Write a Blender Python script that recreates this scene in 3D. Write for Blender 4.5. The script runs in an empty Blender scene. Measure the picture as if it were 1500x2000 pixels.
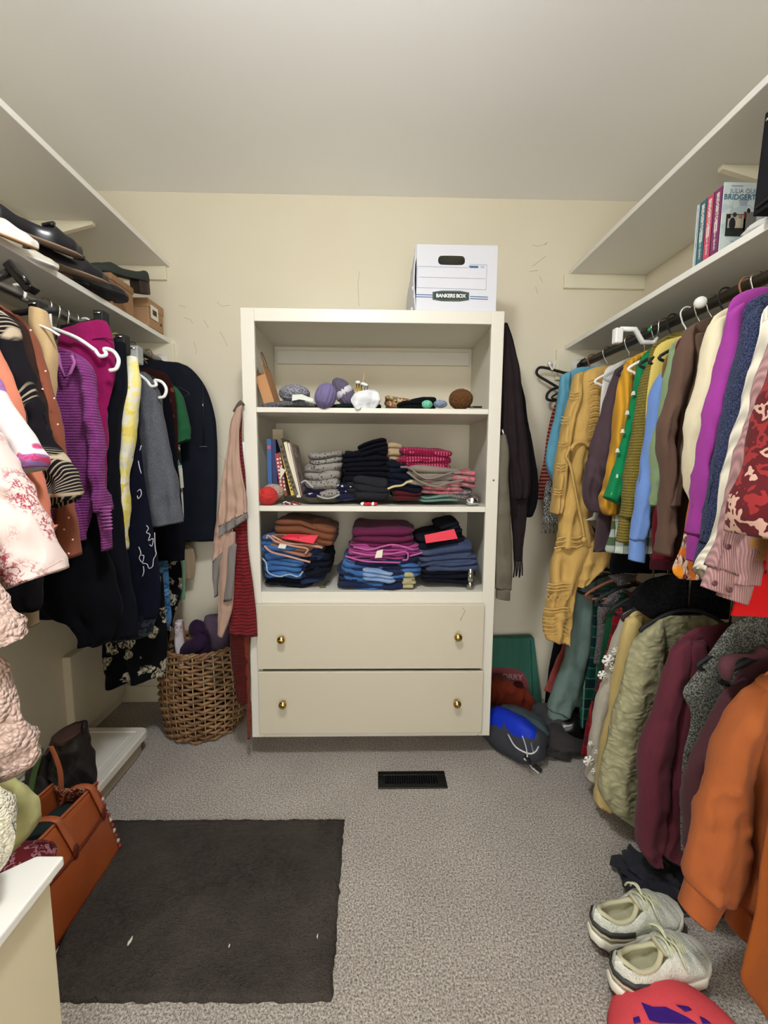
import bpy, bmesh, math, random
from mathutils import Vector, noise, Matrix
R = math.radians; PI = math.pi
SC = bpy.context.scene
COL = SC.collection
# ---------------------------------------------------------------- camera
F_PX, PITCH, YAW, ROLL, CAM_H = 850.3, R(6.4254), R(1.2566), R(0.3872), 1.2259
_F = Vector((math.sin(YAW)*math.cos(PITCH), math.cos(YAW)*math.cos(PITCH), -math.sin(PITCH)))
_R0 = Vector((math.cos(YAW), -math.sin(YAW), 0)); _U0 = _R0.cross(_F)
_R = _R0*math.cos(ROLL) + _U0*math.sin(ROLL); _U = -_R0*math.sin(ROLL) + _U0*math.cos(ROLL)
cam_d = bpy.data.cameras.new('camera'); cam = bpy.data.objects.new('camera', cam_d); COL.objects.link(cam)
cam_d.sensor_fit = 'VERTICAL'; cam_d.sensor_height = 36; cam_d.lens = F_PX/2000*36; cam_d.clip_start = 0.02
cam.matrix_world = Matrix(((_R.x, _U.x, -_F.x, 0), (_R.y, _U.y, -_F.y, 0), (_R.z, _U.z, -_F.z, CAM_H), (0, 0, 0, 1)))
SC.camera = cam
# ---------------------------------------------------------------- light and exposure
SC.view_settings.view_transform = 'Standard'; SC.view_settings.look = 'None'
SC.view_settings.exposure = 0.38; SC.view_settings.gamma = 1.0; SC.view_settings.use_curve_mapping = False
W = bpy.data.worlds.new('world'); SC.world = W; W.use_nodes = True
W.node_tree.nodes['Background'].inputs[0].default_value = (1.0, 0.98, 0.96, 1); W.node_tree.nodes['Background'].inputs[1].default_value = 4.8
LAMP = Vector((-0.12, 0.55, 2.17)); LAMP_COL = (0.95, 0.975, 1.0)
def lamp_light(kind, watts, z):
    ld = bpy.data.lights.new('lamp_light', kind); ld.energy = watts; ld.color = LAMP_COL
    if kind == 'AREA': ld.shape = 'DISK'; ld.size = 0.26
    else: ld.shadow_soft_size = 0.06
    lo = bpy.data.objects.new('lamp_light', ld); COL.objects.link(lo); lo.location = (LAMP.x, LAMP.y, z)
lamp_light('AREA', 8.5, 2.10)          # what the lamp's shade throws down
lamp_light('POINT', 21.0, 2.17)           # what it throws sideways and up to the ceiling

# ---------------------------------------------------------------- helpers
XL, XR, D, CZ = -1.2975, 1.2691, 2.1447, 2.44      # left wall, right wall, back wall, ceiling
YB = -1.0                                          # wall behind the camera
def ray(u, v):
    return (_F*F_PX + _R*(u-750) + _U*(1000-v))
CO = Vector((0, 0, CAM_H))
def pY(u, v, Y): d = ray(u, v); return CO + d*(Y/d.y)
def pX(u, v, X): d = ray(u, v); return CO + d*(X/d.x)
def pZ(u, v, Z): d = ray(u, v); return CO + d*((Z-CAM_H)/d.z)
def lin(c):
    def f(x):
        x = x/255.0
        return x/12.92 if x <= 0.04045 else ((x+0.055)/1.055)**2.4
    return (f(c[0]), f(c[1]), f(c[2]), 1.0)
_org = {}
def org(o): return _org.get(o.name, Vector((0, 0, 0))) if o is not None else Vector((0, 0, 0))
def tag(o, label, cat, group=None):
    o['label'] = label; o['category'] = cat
    if group: o['group'] = group
    return o
def thing(name, label, cat, loc, group=None):
    o = bpy.data.objects.new(name, None); COL.objects.link(o); o.location = loc; o.empty_display_size = .05
    _org[o.name] = Vector(loc); tag(o, label, cat, group); return o
def mk(name, vs, fs, m, parent=None, smooth=True, loc=None):
    """one mesh object from world-space vertices; its origin is its parent's, or the centre of its base"""
    if parent is not None: o0 = org(parent)
    elif loc is not None: o0 = Vector(loc)
    else:
        xs = [v[0] for v in vs]; ys = [v[1] for v in vs]; zs = [v[2] for v in vs]
        o0 = Vector(((min(xs)+max(xs))/2, (min(ys)+max(ys))/2, min(zs)))
    me = bpy.data.meshes.new(name)
    me.from_pydata([(v[0]-o0.x, v[1]-o0.y, v[2]-o0.z) for v in vs], [], fs)
    me.update()
    bm = bmesh.new(); bm.from_mesh(me); bmesh.ops.recalc_face_normals(bm, faces=bm.faces); bm.to_mesh(me); bm.free()
    if smooth:
        for p in me.polygons: p.use_smooth = True
    if m is not None: me.materials.append(m)
    o = bpy.data.objects.new(name, me); COL.objects.link(o)
    if parent is not None: o.parent = parent
    else: o.location = o0
    _org[o.name] = o0
    return o
def bev(o, w=.003, seg=2):
    md = o.modifiers.new('bevel', 'BEVEL'); md.width = w; md.segments = seg; md.limit_method = 'ANGLE'; md.angle_limit = R(40)
    return o
def sub(o, n=1):
    md = o.modifiers.new('sub', 'SUBSURF'); md.levels = n; md.render_levels = n; return o
def solid(o, t, off=0):
    md = o.modifiers.new('solid', 'SOLIDIFY'); md.thickness = t; md.offset = off; return o
class G:
    """geometry collector"""
    def __init__(s): s.v = []; s.f = []
    def add(s, vs, fs):
        b = len(s.v); s.v += [tuple(v) for v in vs]; s.f += [tuple(i+b for i in f) for f in fs]; return s
    def box(s, x0, x1, y0, y1, z0, z1, M=None):
        vs = [Vector((x, y, z)) for z in (z0, z1) for y in (y0, y1) for x in (x0, x1)]
        if M is not None: vs = [M @ v for v in vs]
        return s.add(vs, [(0, 2, 3, 1), (4, 5, 7, 6), (0, 1, 5, 4), (1, 3, 7, 5), (3, 2, 6, 7), (2, 0, 4, 6)])
    def tube(s, pts, r, n=8, cap=True, closed=False):
        pts = [Vector(p) for p in pts]; N = len(pts)
        rr = r if isinstance(r, (list, tuple)) else [r]*N
        T = []
        for i in range(N):
            if closed: t = pts[(i+1) % N]-pts[i-1]
            else: t = pts[min(i+1, N-1)]-pts[max(i-1, 0)]
            T.append(t.normalized() if t.length > 1e-9 else Vector((0, 0, 1)))
        up = Vector((0, 0, 1)) if abs(T[0].z) < .9 else Vector((1, 0, 0))
        nrm = (up - T[0]*up.dot(T[0])).normalized(); vs = []
        for i in range(N):
            nrm = (nrm - T[i]*nrm.dot(T[i]))
            nrm = nrm.normalized() if nrm.length > 1e-6 else T[i].orthogonal().normalized()
            b = T[i].cross(nrm)
            for k in range(n):
                a = 2*PI*k/n; vs.append(pts[i] + (nrm*math.cos(a)+b*math.sin(a))*rr[i])
        fs = []
        for i in range(N if closed else N-1):
            j = (i+1) % N
            for k in range(n):
                l = (k+1) % n; fs.append((i*n+k, i*n+l, j*n+l, j*n+k))
        if cap and not closed:
            fs.append(tuple(range(n-1, -1, -1))); fs.append(tuple((N-1)*n+k for k in range(n)))
        return s.add(vs, fs)
    def lathe(s, prof, c, n=24, M=None):
        """prof: (r, z) pairs around the vertical through c"""
        vs = []
        for (r, z) in prof:
            for k in range(n):
                a = 2*PI*k/n; p = Vector((r*math.cos(a), r*math.sin(a), z))
                if M is not None: p = M @ p
                vs.append(Vector(c)+p)
        fs = []
        for i in range(len(prof)-1):
            for k in range(n):
                l = (k+1) % n; fs.append((i*n+k, i*n+l, (i+1)*n+l, (i+1)*n+k))
        fs.append(tuple(range(n-1, -1, -1))); fs.append(tuple((len(prof)-1)*n+k for k in range(n)))
        return s.add(vs, fs)
    def prism(s, poly, a, b):
        """poly: 3D points of one face; the other face is offset by vector b-a"""
        n = len(poly); off = Vector(b)-Vector(a)
        vs = [Vector(p) for p in poly]+[Vector(p)+off for p in poly]
        fs = [tuple(range(n)), tuple(range(2*n-1, n-1, -1))]+[(i, i+n, (i+1) % n+n, (i+1) % n) for i in range(n)]
        return s.add(vs, fs)
    def blob(s, c, rx, ry, rz, seed=0, amp=.12, fr=2.2, n=20, m=12, sq=1.0, M=None):
        vs = []; c = Vector(c)
        for i in range(m+1):
            th = PI*i/m
            for k in range(n):
                a = 2*PI*k/n
                def sp(x): return math.copysign(abs(x)**sq, x)
                d = Vector((sp(math.sin(th))*sp(math.cos(a)), sp(math.sin(th))*sp(math.sin(a)), sp(math.cos(th))))
                q = 1+amp*noise.noise(Vector((d.x*fr+seed*7.1, d.y*fr, d.z*fr)))
                p = Vector((d.x*rx, d.y*ry, d.z*rz))*q
                if M is not None: p = M @ p
                vs.append(c+p)
        fs = []
        for i in range(m):
            for k in range(n):
                l = (k+1) % n; fs.append((i*n+k, i*n+l, (i+1)*n+l, (i+1)*n+k))
        return s.add(vs, fs)
    def mk(s, name, m, parent=None, smooth=True, loc=None): return mk(name, s.v, s.f, m, parent, smooth, loc)
def box(name, x0, x1, y0, y1, z0, z1, m, parent=None, b=.002):
    o = G().box(x0, x1, y0, y1, z0, z1).mk(name, m, parent, smooth=False)
    return bev(o, b) if b else o
def struct(o): o['kind'] = 'structure'; return o
def rotM(rx=0, ry=0, rz=0): return Matrix.Rotation(rz, 3, 'Z') @ Matrix.Rotation(ry, 3, 'Y') @ Matrix.Rotation(rx, 3, 'X')
def bez(pts, n=8):
    """smooth (Catmull-Rom) curve through points"""
    P = [Vector(p) for p in pts]; P = [P[0]*2-P[1]]+P+[P[-1]*2-P[-2]]; out = []
    for i in range(1, len(P)-2):
        for k in range(n):
            t = k/n; a, b, c, d = P[i-1:i+3]
            out.append(.5*((2*b)+(c-a)*t+(2*a-5*b+4*c-d)*t*t+(3*b-a-3*c+d)*t**3))
    out.append(P[-2]); return out

# ---------------------------------------------------------------- materials
_M = {}
class NT:
    def __init__(s, name):
        s.m = bpy.data.materials.new(name); s.m.use_nodes = True; s.t = s.m.node_tree; s.n = s.t.nodes; s.l = s.t.links
        s.b = s.n['Principled BSDF']; s.co = s.n.new('ShaderNodeTexCoord').outputs['Object']
    def new(s, ty, **k):
        n = s.n.new(ty)
        for a, v in k.items():
            if a[0] == '_': setattr(n, a[1:], v)
            else:
                n.inputs[a.replace('_', ' ')].default_value = v
        return n
    def link(s, a, b): s.l.new(a, b)
    def map(s, scale=(1, 1, 1), rot=(0, 0, 0), src=None):
        n = s.n.new('ShaderNodeMapping'); n.inputs['Scale'].default_value = scale; n.inputs['Rotation'].default_value = rot
        s.link(src or s.co, n.inputs['Vector']); return n.outputs[0]
    def noise(s, sc, det=2, rough=.5, vec=None, dist=0):
        n = s.n.new('ShaderNodeTexNoise'); n.inputs['Scale'].default_value = sc; n.inputs['Detail'].default_value = det
        n.inputs['Roughness'].default_value = rough; n.inputs['Distortion'].default_value = dist
        s.link(vec or s.co, n.inputs['Vector']); return n.outputs['Fac']
    def ramp(s, fac, stops, const=False):
        n = s.n.new('ShaderNodeValToRGB'); r = n.color_ramp
        if const: r.interpolation = 'CONSTANT'
        while len(r.elements) < len(stops): r.elements.new(.5)
        for e, (p, c) in zip(r.elements, stops): e.position = p; e.color = c if len(c) == 4 else lin(c)
        s.link(fac, n.inputs[0]); return n.outputs[0]
    def mix(s, fac, a, b, mode='MIX'):
        n = s.n.new('ShaderNodeMix'); n.data_type = 'RGBA'; n.blend_type = mode
        for sock, v in ((n.inputs[0], fac), (n.inputs[6], a), (n.inputs[7], b)):
            if isinstance(v, (int, float)): sock.default_value = v
            elif isinstance(v, tuple): sock.default_value = v if len(v) == 4 else lin(v)
            else: s.link(v, sock)
        return n.outputs[2]
    def math(s, op, a, b=0.0, c=0.0):
        n = s.n.new('ShaderNodeMath'); n.operation = op
        for i, v in enumerate((a, b, c)):
            if isinstance(v, (int, float)): n.inputs[i].default_value = v
            else: s.link(v, n.inputs[i])
        return n.outputs[0]
    def xyz(s, src=None):
        n = s.n.new('ShaderNodeSeparateXYZ'); s.link(src or s.co, n.inputs[0]); return n.outputs
    def bump(s, h, strength=.3, dist=.002):
        n = s.n.new('ShaderNodeBump'); n.inputs['Strength'].default_value = strength; n.inputs['Distance'].default_value = dist
        s.link(h, n.inputs['Height'])
        if s.b.inputs['Normal'].links: s.link(s.b.inputs['Normal'].links[0].from_socket, n.inputs['Normal'])
        s.link(n.outputs[0], s.b.inputs['Normal'])
    def col(s, c):
        if isinstance(c, tuple): s.b.inputs['Base Color'].default_value = c if len(c) == 4 else lin(c)
        else: s.link(c, s.b.inputs['Base Color'])
def mat(name, c, rough=.5, metal=0, bump=None, c2=None, nscale=6, emit=None, spec=None, trans=0, alpha=1):
    if name in _M: return _M[name]
    t = NT(name)
    if c2 is not None: t.col(t.ramp(t.noise(nscale, 4, .6), [(.35, c), (.65, c2)]))
    else: t.col(c)
    t.b.inputs['Roughness'].default_value = rough; t.b.inputs['Metallic'].default_value = metal
    if spec is not None: t.b.inputs['Specular IOR Level'].default_value = spec
    if trans: t.b.inputs['Transmission Weight'].default_value = trans
    if bump: t.bump(t.noise(bump[0], 3), bump[1], bump[2] if len(bump) > 2 else .002)
    if emit: t.b.inputs['Emission Color'].default_value = lin(emit[0]); t.b.inputs['Emission Strength'].default_value = emit[1]
    if alpha < 1: t.b.inputs['Alpha'].default_value = alpha
    _M[name] = t.m; return t.m
def cloth(name, c, kind='plain', c2=None, c3=None, c4=None, s=1.0, rough=.92, weave=.25, sheen=.06, rot=0):
    """fabric: `kind` is a woven, knitted or printed pattern in the cloth's own coordinates"""
    if name in _M: return _M[name]
    t = NT(name); b = t.b
    b.inputs['Roughness'].default_value = rough; b.inputs['Specular IOR Level'].default_value = .15
    if max(c) < 52: sheen = min(sheen, .015); b.inputs['Specular IOR Level'].default_value = .07
    b.inputs['Sheen Weight'].default_value = sheen; b.inputs['Sheen Roughness'].default_value = .5
    co = t.map((1, 1, 1), (0, rot, 0)) if rot else t.co
    X = t.xyz(co)
    def cell(scale, th, soft=.02, vec=None, rnd=1.0, jit=None):
        n = t.n.new('ShaderNodeTexVoronoi'); n.inputs['Scale'].default_value = scale; n.inputs['Randomness'].default_value = rnd
        t.link(vec or co, n.inputs['Vector'])
        return n.outputs['Distance'], t.ramp(n.outputs['Distance'], [(max(th-soft, 0), (1., 1., 1., 1)), (th, (0., 0., 0., 1))])
    def warp(sc, amt):
        nn = t.n.new('ShaderNodeTexNoise'); nn.inputs['Scale'].default_value = sc; t.link(co, nn.inputs['Vector'])
        v = t.n.new('ShaderNodeVectorMath'); v.operation = 'MULTIPLY_ADD'
        t.link(nn.outputs['Color'], v.inputs[0]); v.inputs[1].default_value = (amt,)*3; t.link(co, v.inputs[2]); return v.outputs[0]
    base = c
    if kind == 'plain':
        t.col(t.mix(t.noise(14*s, 3), tuple(c), tuple(int(x*.86) for x in c)))
    elif kind == 'heather':
        t.col(t.ramp(t.noise(420*s, 2, .7), [(.38, c), (.62, c2 or tuple(min(255, int(x*1.35)+14) for x in c))]))
    elif kind == 'knit':
        w = t.n.new('ShaderNodeTexWave'); w.bands_direction = 'Z'; w.inputs['Scale'].default_value = 28*s; w.inputs['Distortion'].default_value = 2.2; w.inputs['Detail'].default_value = 2; w.inputs['Detail Scale'].default_value = 9
        t.link(co, w.inputs['Vector'])
        t.col(t.mix(t.math('MULTIPLY', w.outputs['Fac'], t.noise(60, 2)), tuple(c2 or tuple(int(x*.72) for x in c)), tuple(c)))
        t.bump(w.outputs['Fac'], .7, .004)
    elif kind == 'rib':
        w = t.n.new('ShaderNodeTexWave'); w.bands_direction = 'X'; w.inputs['Scale'].default_value = 35*s; w.inputs['Distortion'].default_value = .4
        t.link(co, w.inputs['Vector']); t.col(t.mix(w.outputs['Fac'], tuple(int(x*.8) for x in c), tuple(c))); t.bump(w.outputs['Fac'], .6, .002)
    elif kind == 'fleece':
        v = t.n.new('ShaderNodeTexVoronoi'); v.inputs['Scale'].default_value = 90*s; t.link(warp(30, .02), v.inputs['Vector'])
        t.col(t.mix(v.outputs['Distance'], tuple(c), tuple(c2 or tuple(int(x*.8) for x in c))))
        n = t.math('SUBTRACT', 1.0, v.outputs['Distance']); t.bump(n, 1.0, .008)
    elif kind == 'dots':
        _, m = cell(26*s, .28, .03); _, m2 = cell(17*s, .3, .05, warp(20, .02))
        t.col(t.mix(m, t.mix(m2, tuple(c), tuple(c3)) if c3 else tuple(c), tuple(c2)))
    elif kind == 'floral':
        co = t.map((1, .15, 1)); wv = warp(9*s, .07)
        d, m = cell(7.5*s, .42, .03, wv); d2, m2 = cell(7.5*s, .24, .05, wv)
        st = t.noise(70*s, 3, .6, vec=t.map((1, 1, .35), (0, .5, 0), src=wv))
        pet = t.mix(t.ramp(st, [(.42, (0., 0., 0., 1)), (.58, (1., 1., 1., 1))]), tuple(c2), tuple(c3 or c))
        r = t.mix(m, tuple(c), pet)
        if c4: r = t.mix(m2, r, tuple(c4))
        t.col(r)
    elif kind == 'toile':
        wv = warp(22*s, .05)
        blot = t.ramp(t.noise(9*s, 2), [(.50, (0., 0., 0., 1)), (.58, (1., 1., 1., 1))])
        ln = t.ramp(t.noise(55*s, 3, .7, vec=wv), [(.46, (0., 0., 0., 1)), (.50, (1., 1., 1., 1)), (.54, (1., 1., 1., 1)), (.58, (0., 0., 0., 1))])
        t.col(t.mix(t.mix(1.0, blot, ln, 'MULTIPLY'), tuple(c), tuple(c2)))
    elif kind == 'fans':
        co = t.map((1, .15, 1)); v = t.n.new('ShaderNodeTexVoronoi'); v.inputs['Scale'].default_value = 8*s; t.link(co, v.inputs['Vector'])
        e = t.n.new('ShaderNodeTexVoronoi'); e.feature = 'DISTANCE_TO_EDGE'; e.inputs['Scale'].default_value = 8*s; t.link(co, e.inputs['Vector'])
        dv = t.n.new('ShaderNodeVectorMath'); dv.operation = 'SUBTRACT'; t.link(co, dv.inputs[0]); t.link(v.outputs['Position'], dv.inputs[1])
        q = t.xyz(dv.outputs[0]); ang = t.math('ARCTAN2', t.math('ADD', q[2], .05), t.math('ADD', q[0], .03))
        rays = t.ramp(t.math('FRACT', t.math('MULTIPLY', ang, 11)), [(.0, (0., 0., 0., 1)), (.62, (0., 0., 0., 1)), (.74, (.7, .7, .7, 1)), (1, (.8, .8, .8, 1))])
        sel = t.ramp(t.noise(5*s, 1), [(.45, (0., 0., 0., 1)), (.48, (1., 1., 1., 1))])
        ed = t.ramp(e.outputs['Distance'], [(.02, (1., 1., 1., 1)), (.04, (0., 0., 0., 1))])
        m = t.mix(1.0, sel, t.mix(1.0, rays, ed, 'LIGHTEN'), 'MULTIPLY')
        t.col(t.mix(m, tuple(c), tuple(c2)))
    elif kind == 'plaid':
        def st(ax, f, w0):
            return t.ramp(t.math('FRACT', t.math('MULTIPLY', X[ax], f*s)), [(0, (0., 0., 0., 1)), (w0, (1., 1., 1., 1))], True)
        a = t.mix(.5, st(0, 14, .5), st(2, 14, .5)); a2 = t.mix(.5, st(0, 28, .88), st(2, 28, .88), 'LIGHTEN')
        r = t.mix(a, tuple(c), tuple(c2)); t.col(t.mix(t.math('MULTIPLY', a2, .6), r, tuple(c3 or c2)))
    elif kind == 'stripe':
        fr = t.math('FRACT', t.math('MULTIPLY', X[2], 30*s)); t.col(t.ramp(fr, [(0, c), (.5, c2)], True))
    elif kind == 'gingham':
        def st(ax): return t.ramp(t.math('FRACT', t.math('MULTIPLY', X[ax], 90*s)), [(0, (0., 0., 0., 1)), (.55, (1., 1., 1., 1))], True)
        t.col(t.mix(t.mix(1., st(0), st(1), 'MULTIPLY'), tuple(c), tuple(c2)))
    elif kind == 'denim':
        w = t.noise(900, 2, .6, vec=t.map((1, .25, 1))); big = t.noise(9*s, 4, .6)
        t.col(t.mix(t.ramp(big, [(.4, (0., 0., 0., 1)), (.7, (1., 1., 1., 1))]), t.mix(w, tuple(c), tuple(int(x*1.25) for x in c)), tuple(c2 or c)))
    elif kind == 'patch':
        t.col(t.ramp(t.noise(16*s, 3, .6, vec=warp(10, .05)), [(.0, c), (.46, c2), (.52, c3 or c), (.60, c4 or c2), (.66, c)], True))
    elif kind == 'quilt':
        v = t.n.new('ShaderNodeTexVoronoi'); v.feature = 'SMOOTH_F1'; v.inputs['Scale'].default_value = 42*s; v.inputs['Smoothness'].default_value = .4
        t.link(t.map((1, 1, 1.5), src=warp(18, .05)), v.inputs['Vector']); t.col(t.mix(v.outputs['Distance'], tuple(c), tuple(int(x*.78) for x in c)))
        t.bump(t.math('SUBTRACT', 1.0, v.outputs['Distance']), .9, .006)
    elif kind == 'tweed':
        t.col(t.ramp(t.noise(260*s, 2, .8), [(.40, c), (.50, c2), (.58, c3 or c2)]))
        t.bump(t.noise(260*s, 2), .8, .004)
    elif kind == 'gauze':
        w = t.noise(34*s, 3, .6, vec=t.map((1, 1, .12))); t.col(t.mix(w, tuple(int(x*.82) for x in c), tuple(c))); t.bump(w, .6, .006)
    t.bump(t.noise(20, 4, .65, vec=t.map((1, 1, .6))), .55, .006)
    t.bump(t.noise(500, 2, .6), weave, .0012)
    _M[name] = t.m; return t.m
# ---------------------------------------------------------------- the room
m_wall = (lambda t: (t.col(t.mix(t.ramp(t.noise(2.2, 3), [(.3, (0., 0., 0., 1)), (.7, (1., 1., 1., 1))]), (229, 221, 199), (225, 216, 192))),
          t.bump(t.noise(90, 3), .08, .002), setattr(t.b.inputs['Roughness'], 'default_value', .75), t.m)[-1])(NT('cream_wall_paint'))
m_ceil = mat('ceiling_paint', (246, 246, 243), .9, bump=(60, .06))
m_white = mat('white_shelf_paint', (228, 226, 218), .42, bump=(30, .03))
m_cream = mat('cream_trim_paint', (232, 225, 200), .5, bump=(30, .03))
m_unit = mat('warm_white_unit_paint', (214, 210, 196), .42, bump=(22, .04))
m_drawer = mat('ivory_drawer_paint', (196, 189, 168), .38, bump=(22, .04))
def carpet():
    t = NT('grey_carpet'); n1 = t.noise(190, 3, .8); n2 = t.noise(5, 3)
    c = t.ramp(n1, [(.34, (92, 84, 75)), (.46, (166, 156, 144)), (.57, (218, 209, 197)), (.70, (248, 242, 232))])
    t.col(t.mix(t.ramp(n2, [(.35, (0., 0., 0., 1)), (.7, (1., 1., 1., 1))]), c, t.mix(.14, c, (70, 62, 52))))
    t.b.inputs['Roughness'].default_value = 1; t.b.inputs['Specular IOR Level'].default_value = .05; t.b.inputs['Sheen Weight'].default_value = .2
    t.bump(n1, 1.0, .009); t.bump(t.noise(45, 2), .5, .006); return t.m
# floor: a carpet whose pile undulates slightly
def grid(x0, x1, y0, y1, nx, ny, zf):
    vs = [(x0+(x1-x0)*i/nx, y0+(y1-y0)*j/ny, zf(x0+(x1-x0)*i/nx, y0+(y1-y0)*j/ny)) for j in range(ny+1) for i in range(nx+1)]
    fs = [(j*(nx+1)+i, j*(nx+1)+i+1, (j+1)*(nx+1)+i+1, (j+1)*(nx+1)+i) for j in range(ny) for i in range(nx)]
    return vs, fs
g = G(); g.box(XL-.1, XR+.1, YB-1.6, D+.1, -.06, 0); struct(g.mk('floor', carpet(), smooth=False, loc=(0, 0, 0)))
struct(G().box(XL-.1, XR+.1, YB-.1, D+.1, CZ, CZ+.08).mk('ceiling', m_ceil, smooth=False, loc=(0, 0, CZ)))
struct(G().box(XL-.1, XR+.1, D, D+.1, 0, CZ).mk('wall_back', m_wall, smooth=False, loc=(0, D, 0)))
struct(G().box(XL-.1, XL, YB-.1, D, 0, CZ).mk('wall_left', m_wall, smooth=False, loc=(XL, 0, 0)))
struct(G().box(XR, XR+.1, YB-.1, D, 0, CZ).mk('wall_right', m_wall, smooth=False, loc=(XR, 0, 0)))
g = G(); g.box(XL, -.45, YB-.1, YB, 0, CZ); g.box(.45, XR, YB-.1, YB, 0, CZ); g.box(-.45, .45, YB-.1, YB, 2.05, CZ)
struct(g.mk('wall_front', m_wall, smooth=False, loc=(0, YB, 0)))
g = G(); g.box(-.52, -.45, YB, YB+.015, 0, 2.12); g.box(.45, .52, YB, YB+.015, 0, 2.12); g.box(-.45, .45, YB, YB+.015, 2.05, 2.12)
struct(g.mk('trim_1', m_white, smooth=False))
struct(box('baseboard_back', XL+.012, -.5, D-.012, D, 0, .085, m_cream))
struct(box('baseboard_left', XL, XL+.012, YB, D, 0, .085, m_cream))
struct(box('baseboard_right', XR-.012, XR, YB, D, 0, .085, m_cream))
# faint scuffs and scratches on the back wall
m_scuff = mat('grey_scuff', (192, 180, 152), .8)
def scuff(pts, r=.0009):
    return G().tube([Vector(pY(u, v, D-.0005)) for u, v in pts], r, 5).mk('scuff', m_scuff, bpy.data.objects['wall_back'])
for pts in [[(702, 530), (699, 555), (701, 598)], [(1040, 478), (1050, 481), (1068, 476)], [(1062, 478), (1070, 472)], [(1034, 530), (1050, 528)],
            [(378, 668), (384, 682), (383, 690)], [(430, 648), (437, 660), (444, 676)], [(398, 625), (407, 640)], [(1046, 560), (1050, 574)], [(1040, 520), (1066, 500)],
            [(416, 880), (430, 890), (446, 905)], [(350, 596), (362, 600)], [(360, 620), (372, 624), (376, 632)], [(424, 590), (432, 598), (450, 596)], [(1054, 540), (1060, 552)]]:
    scuff(pts)
# flush ceiling lamp, just above the frame
lamp = thing('ceiling_lamp', 'round frosted semi-flush ceiling lamp in the middle of the ceiling', 'lamp', (LAMP.x, LAMP.y, CZ-.1))
G().lathe([(.06, CZ-.001), (.065, CZ-.01), (.065, CZ-.02), (.05, CZ-.03)], (LAMP.x, LAMP.y, 0), 40).mk('base', mat('brushed_nickel', (180, 175, 165), .3, 1), lamp)
G().tube([(LAMP.x, LAMP.y, CZ-.03), (LAMP.x, LAMP.y, 2.29)], .012, 12).mk('stem', mat('brushed_nickel', (180, 175, 165), .3, 1), lamp)
G().lathe([(.10, 2.29), (.165, 2.28), (.17, 2.26), (.17, 2.255)], (LAMP.x, LAMP.y, 0), 40).mk('shade', mat('frosted_glass_lit', (250, 245, 235), .5, emit=((250, 250, 250), 3.0)), lamp)

# ---------------------------------------------------------------- wall shelves, cleats and rods
def shelf(name, x0, x1, y0, y1, zb, label, cat='shelf'):
    return tag(box(name, x0, x1, y0, y1, zb, zb+.02, m_white, b=.002), label, cat)
T0 = -.4
shelf('wall_shelf', XL, XL+.3485, T0, D, 2.1165, 'empty white shelf high on the left wall')
shelf('wall_shelf', XL, XL+.3378, T0, D, 1.775, 'white shelf on the left wall crowded with shoes')
shelf('wall_shelf', XR-.3596, XR, T0, D, 2.1103, 'empty white shelf high on the right wall')
shelf('wall_shelf', XR-.3638, XR, T0, D, 1.7683, 'white shelf on the right wall that carries the paperbacks')
def cleat(name, x0, x1, zt, h, label, m=m_cream):
    return tag(box(name, x0, x1, D-.018, D, zt-h, zt, m), label, 'cleat')
cleat('wall_cleat', XL, XL+.335, 2.1165, .06, 'cream batten on the back wall under the high left shelf')
cleat('wall_cleat', XL, XL+.355, 1.775, .14, 'cream batten on the back wall under the shoe shelf')
cleat('wall_cleat', .885, XR, 2.1103, .062, 'cream batten on the back wall under the high right shelf, longer than the shelf')
cleat('wall_cleat', .865, XR, 1.7683, .14, 'cream batten on the back wall beside the black hangers')
def bracket(x0, x1, Y, z, label):
    g = G(); s = 1 if x1 > x0 else -1
    g.prism([(x0, Y, z), (x1, Y, z), (x1, Y, z-.012), (x0, Y, z-.075)], (0, 0, 0), (0, .02, 0))
    return tag(bev(g.mk('shelf_bracket', m_cream, smooth=False), .002), label, 'bracket')
_p = pZ(180, 431, 2.1165); bracket(XL, _p.x, _p.y, 2.1165, 'tapered cream bracket under the high left shelf')
_p = pZ(1412, 320, 2.1103); bracket(XR, _p.x, _p.y, 2.1103, 'tapered cream bracket under the high right shelf')
m_rod = mat('galvanised_rod', (150, 148, 145), .35, .9)
m_rod2 = mat('dark_bronze_rod', (60, 52, 40), .4, .7)
RXL, RXR, RZ, RZ2 = -1.0, .97, 1.69, .93
def rod(x, y0, y1, z, m, label, r=.016):
    t = thing('closet_rod', label, 'rod', (x, (y0+y1)/2, z-r))
    G().tube([(x, y0, z), (x, y1, z)], r, 16).mk('pole', m, t)
    G().lathe([(.034, 0), (.034, .008), (.02, .01), (.02, .03)], (x, D-.018, z), 20, M=rotM(R(90))).mk('socket', m_white, t)
    return t
rod(RXL, T0, D-.02, RZ, m_rod, 'grey metal closet rod on the left holding the dresses and tops')
r_ = rod(RXR, T0, D-.02, RZ, m_rod2, 'dark metal closet rod on the upper right holding the long-sleeved tops')
G().lathe([(.001, -.012), (.014, -.01), (.0165, 0), (.014, .01), (.001, .012)], pY(1368, 591, 1.27), 16, M=rotM(R(90), 0, R(-30))).mk('joint_cap', m_white, r_)['label'] = 'white plastic cap'
rod(RXR, T0, D-.02, RZ2, m_rod2, 'dark metal closet rod on the lower right holding the sweatshirts')
# boxed-in access panel on the left wall
_p = [pX(120, 1284, XL), pX(180, 1250, XL)]
ya, yb = _p[0].y, D-.02
g = G(); g.box(XL, XL+.035, ya, yb, .05, _p[0].z)
struct(bev(g.mk('trim_2', m_wall, smooth=False), .003))

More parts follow.
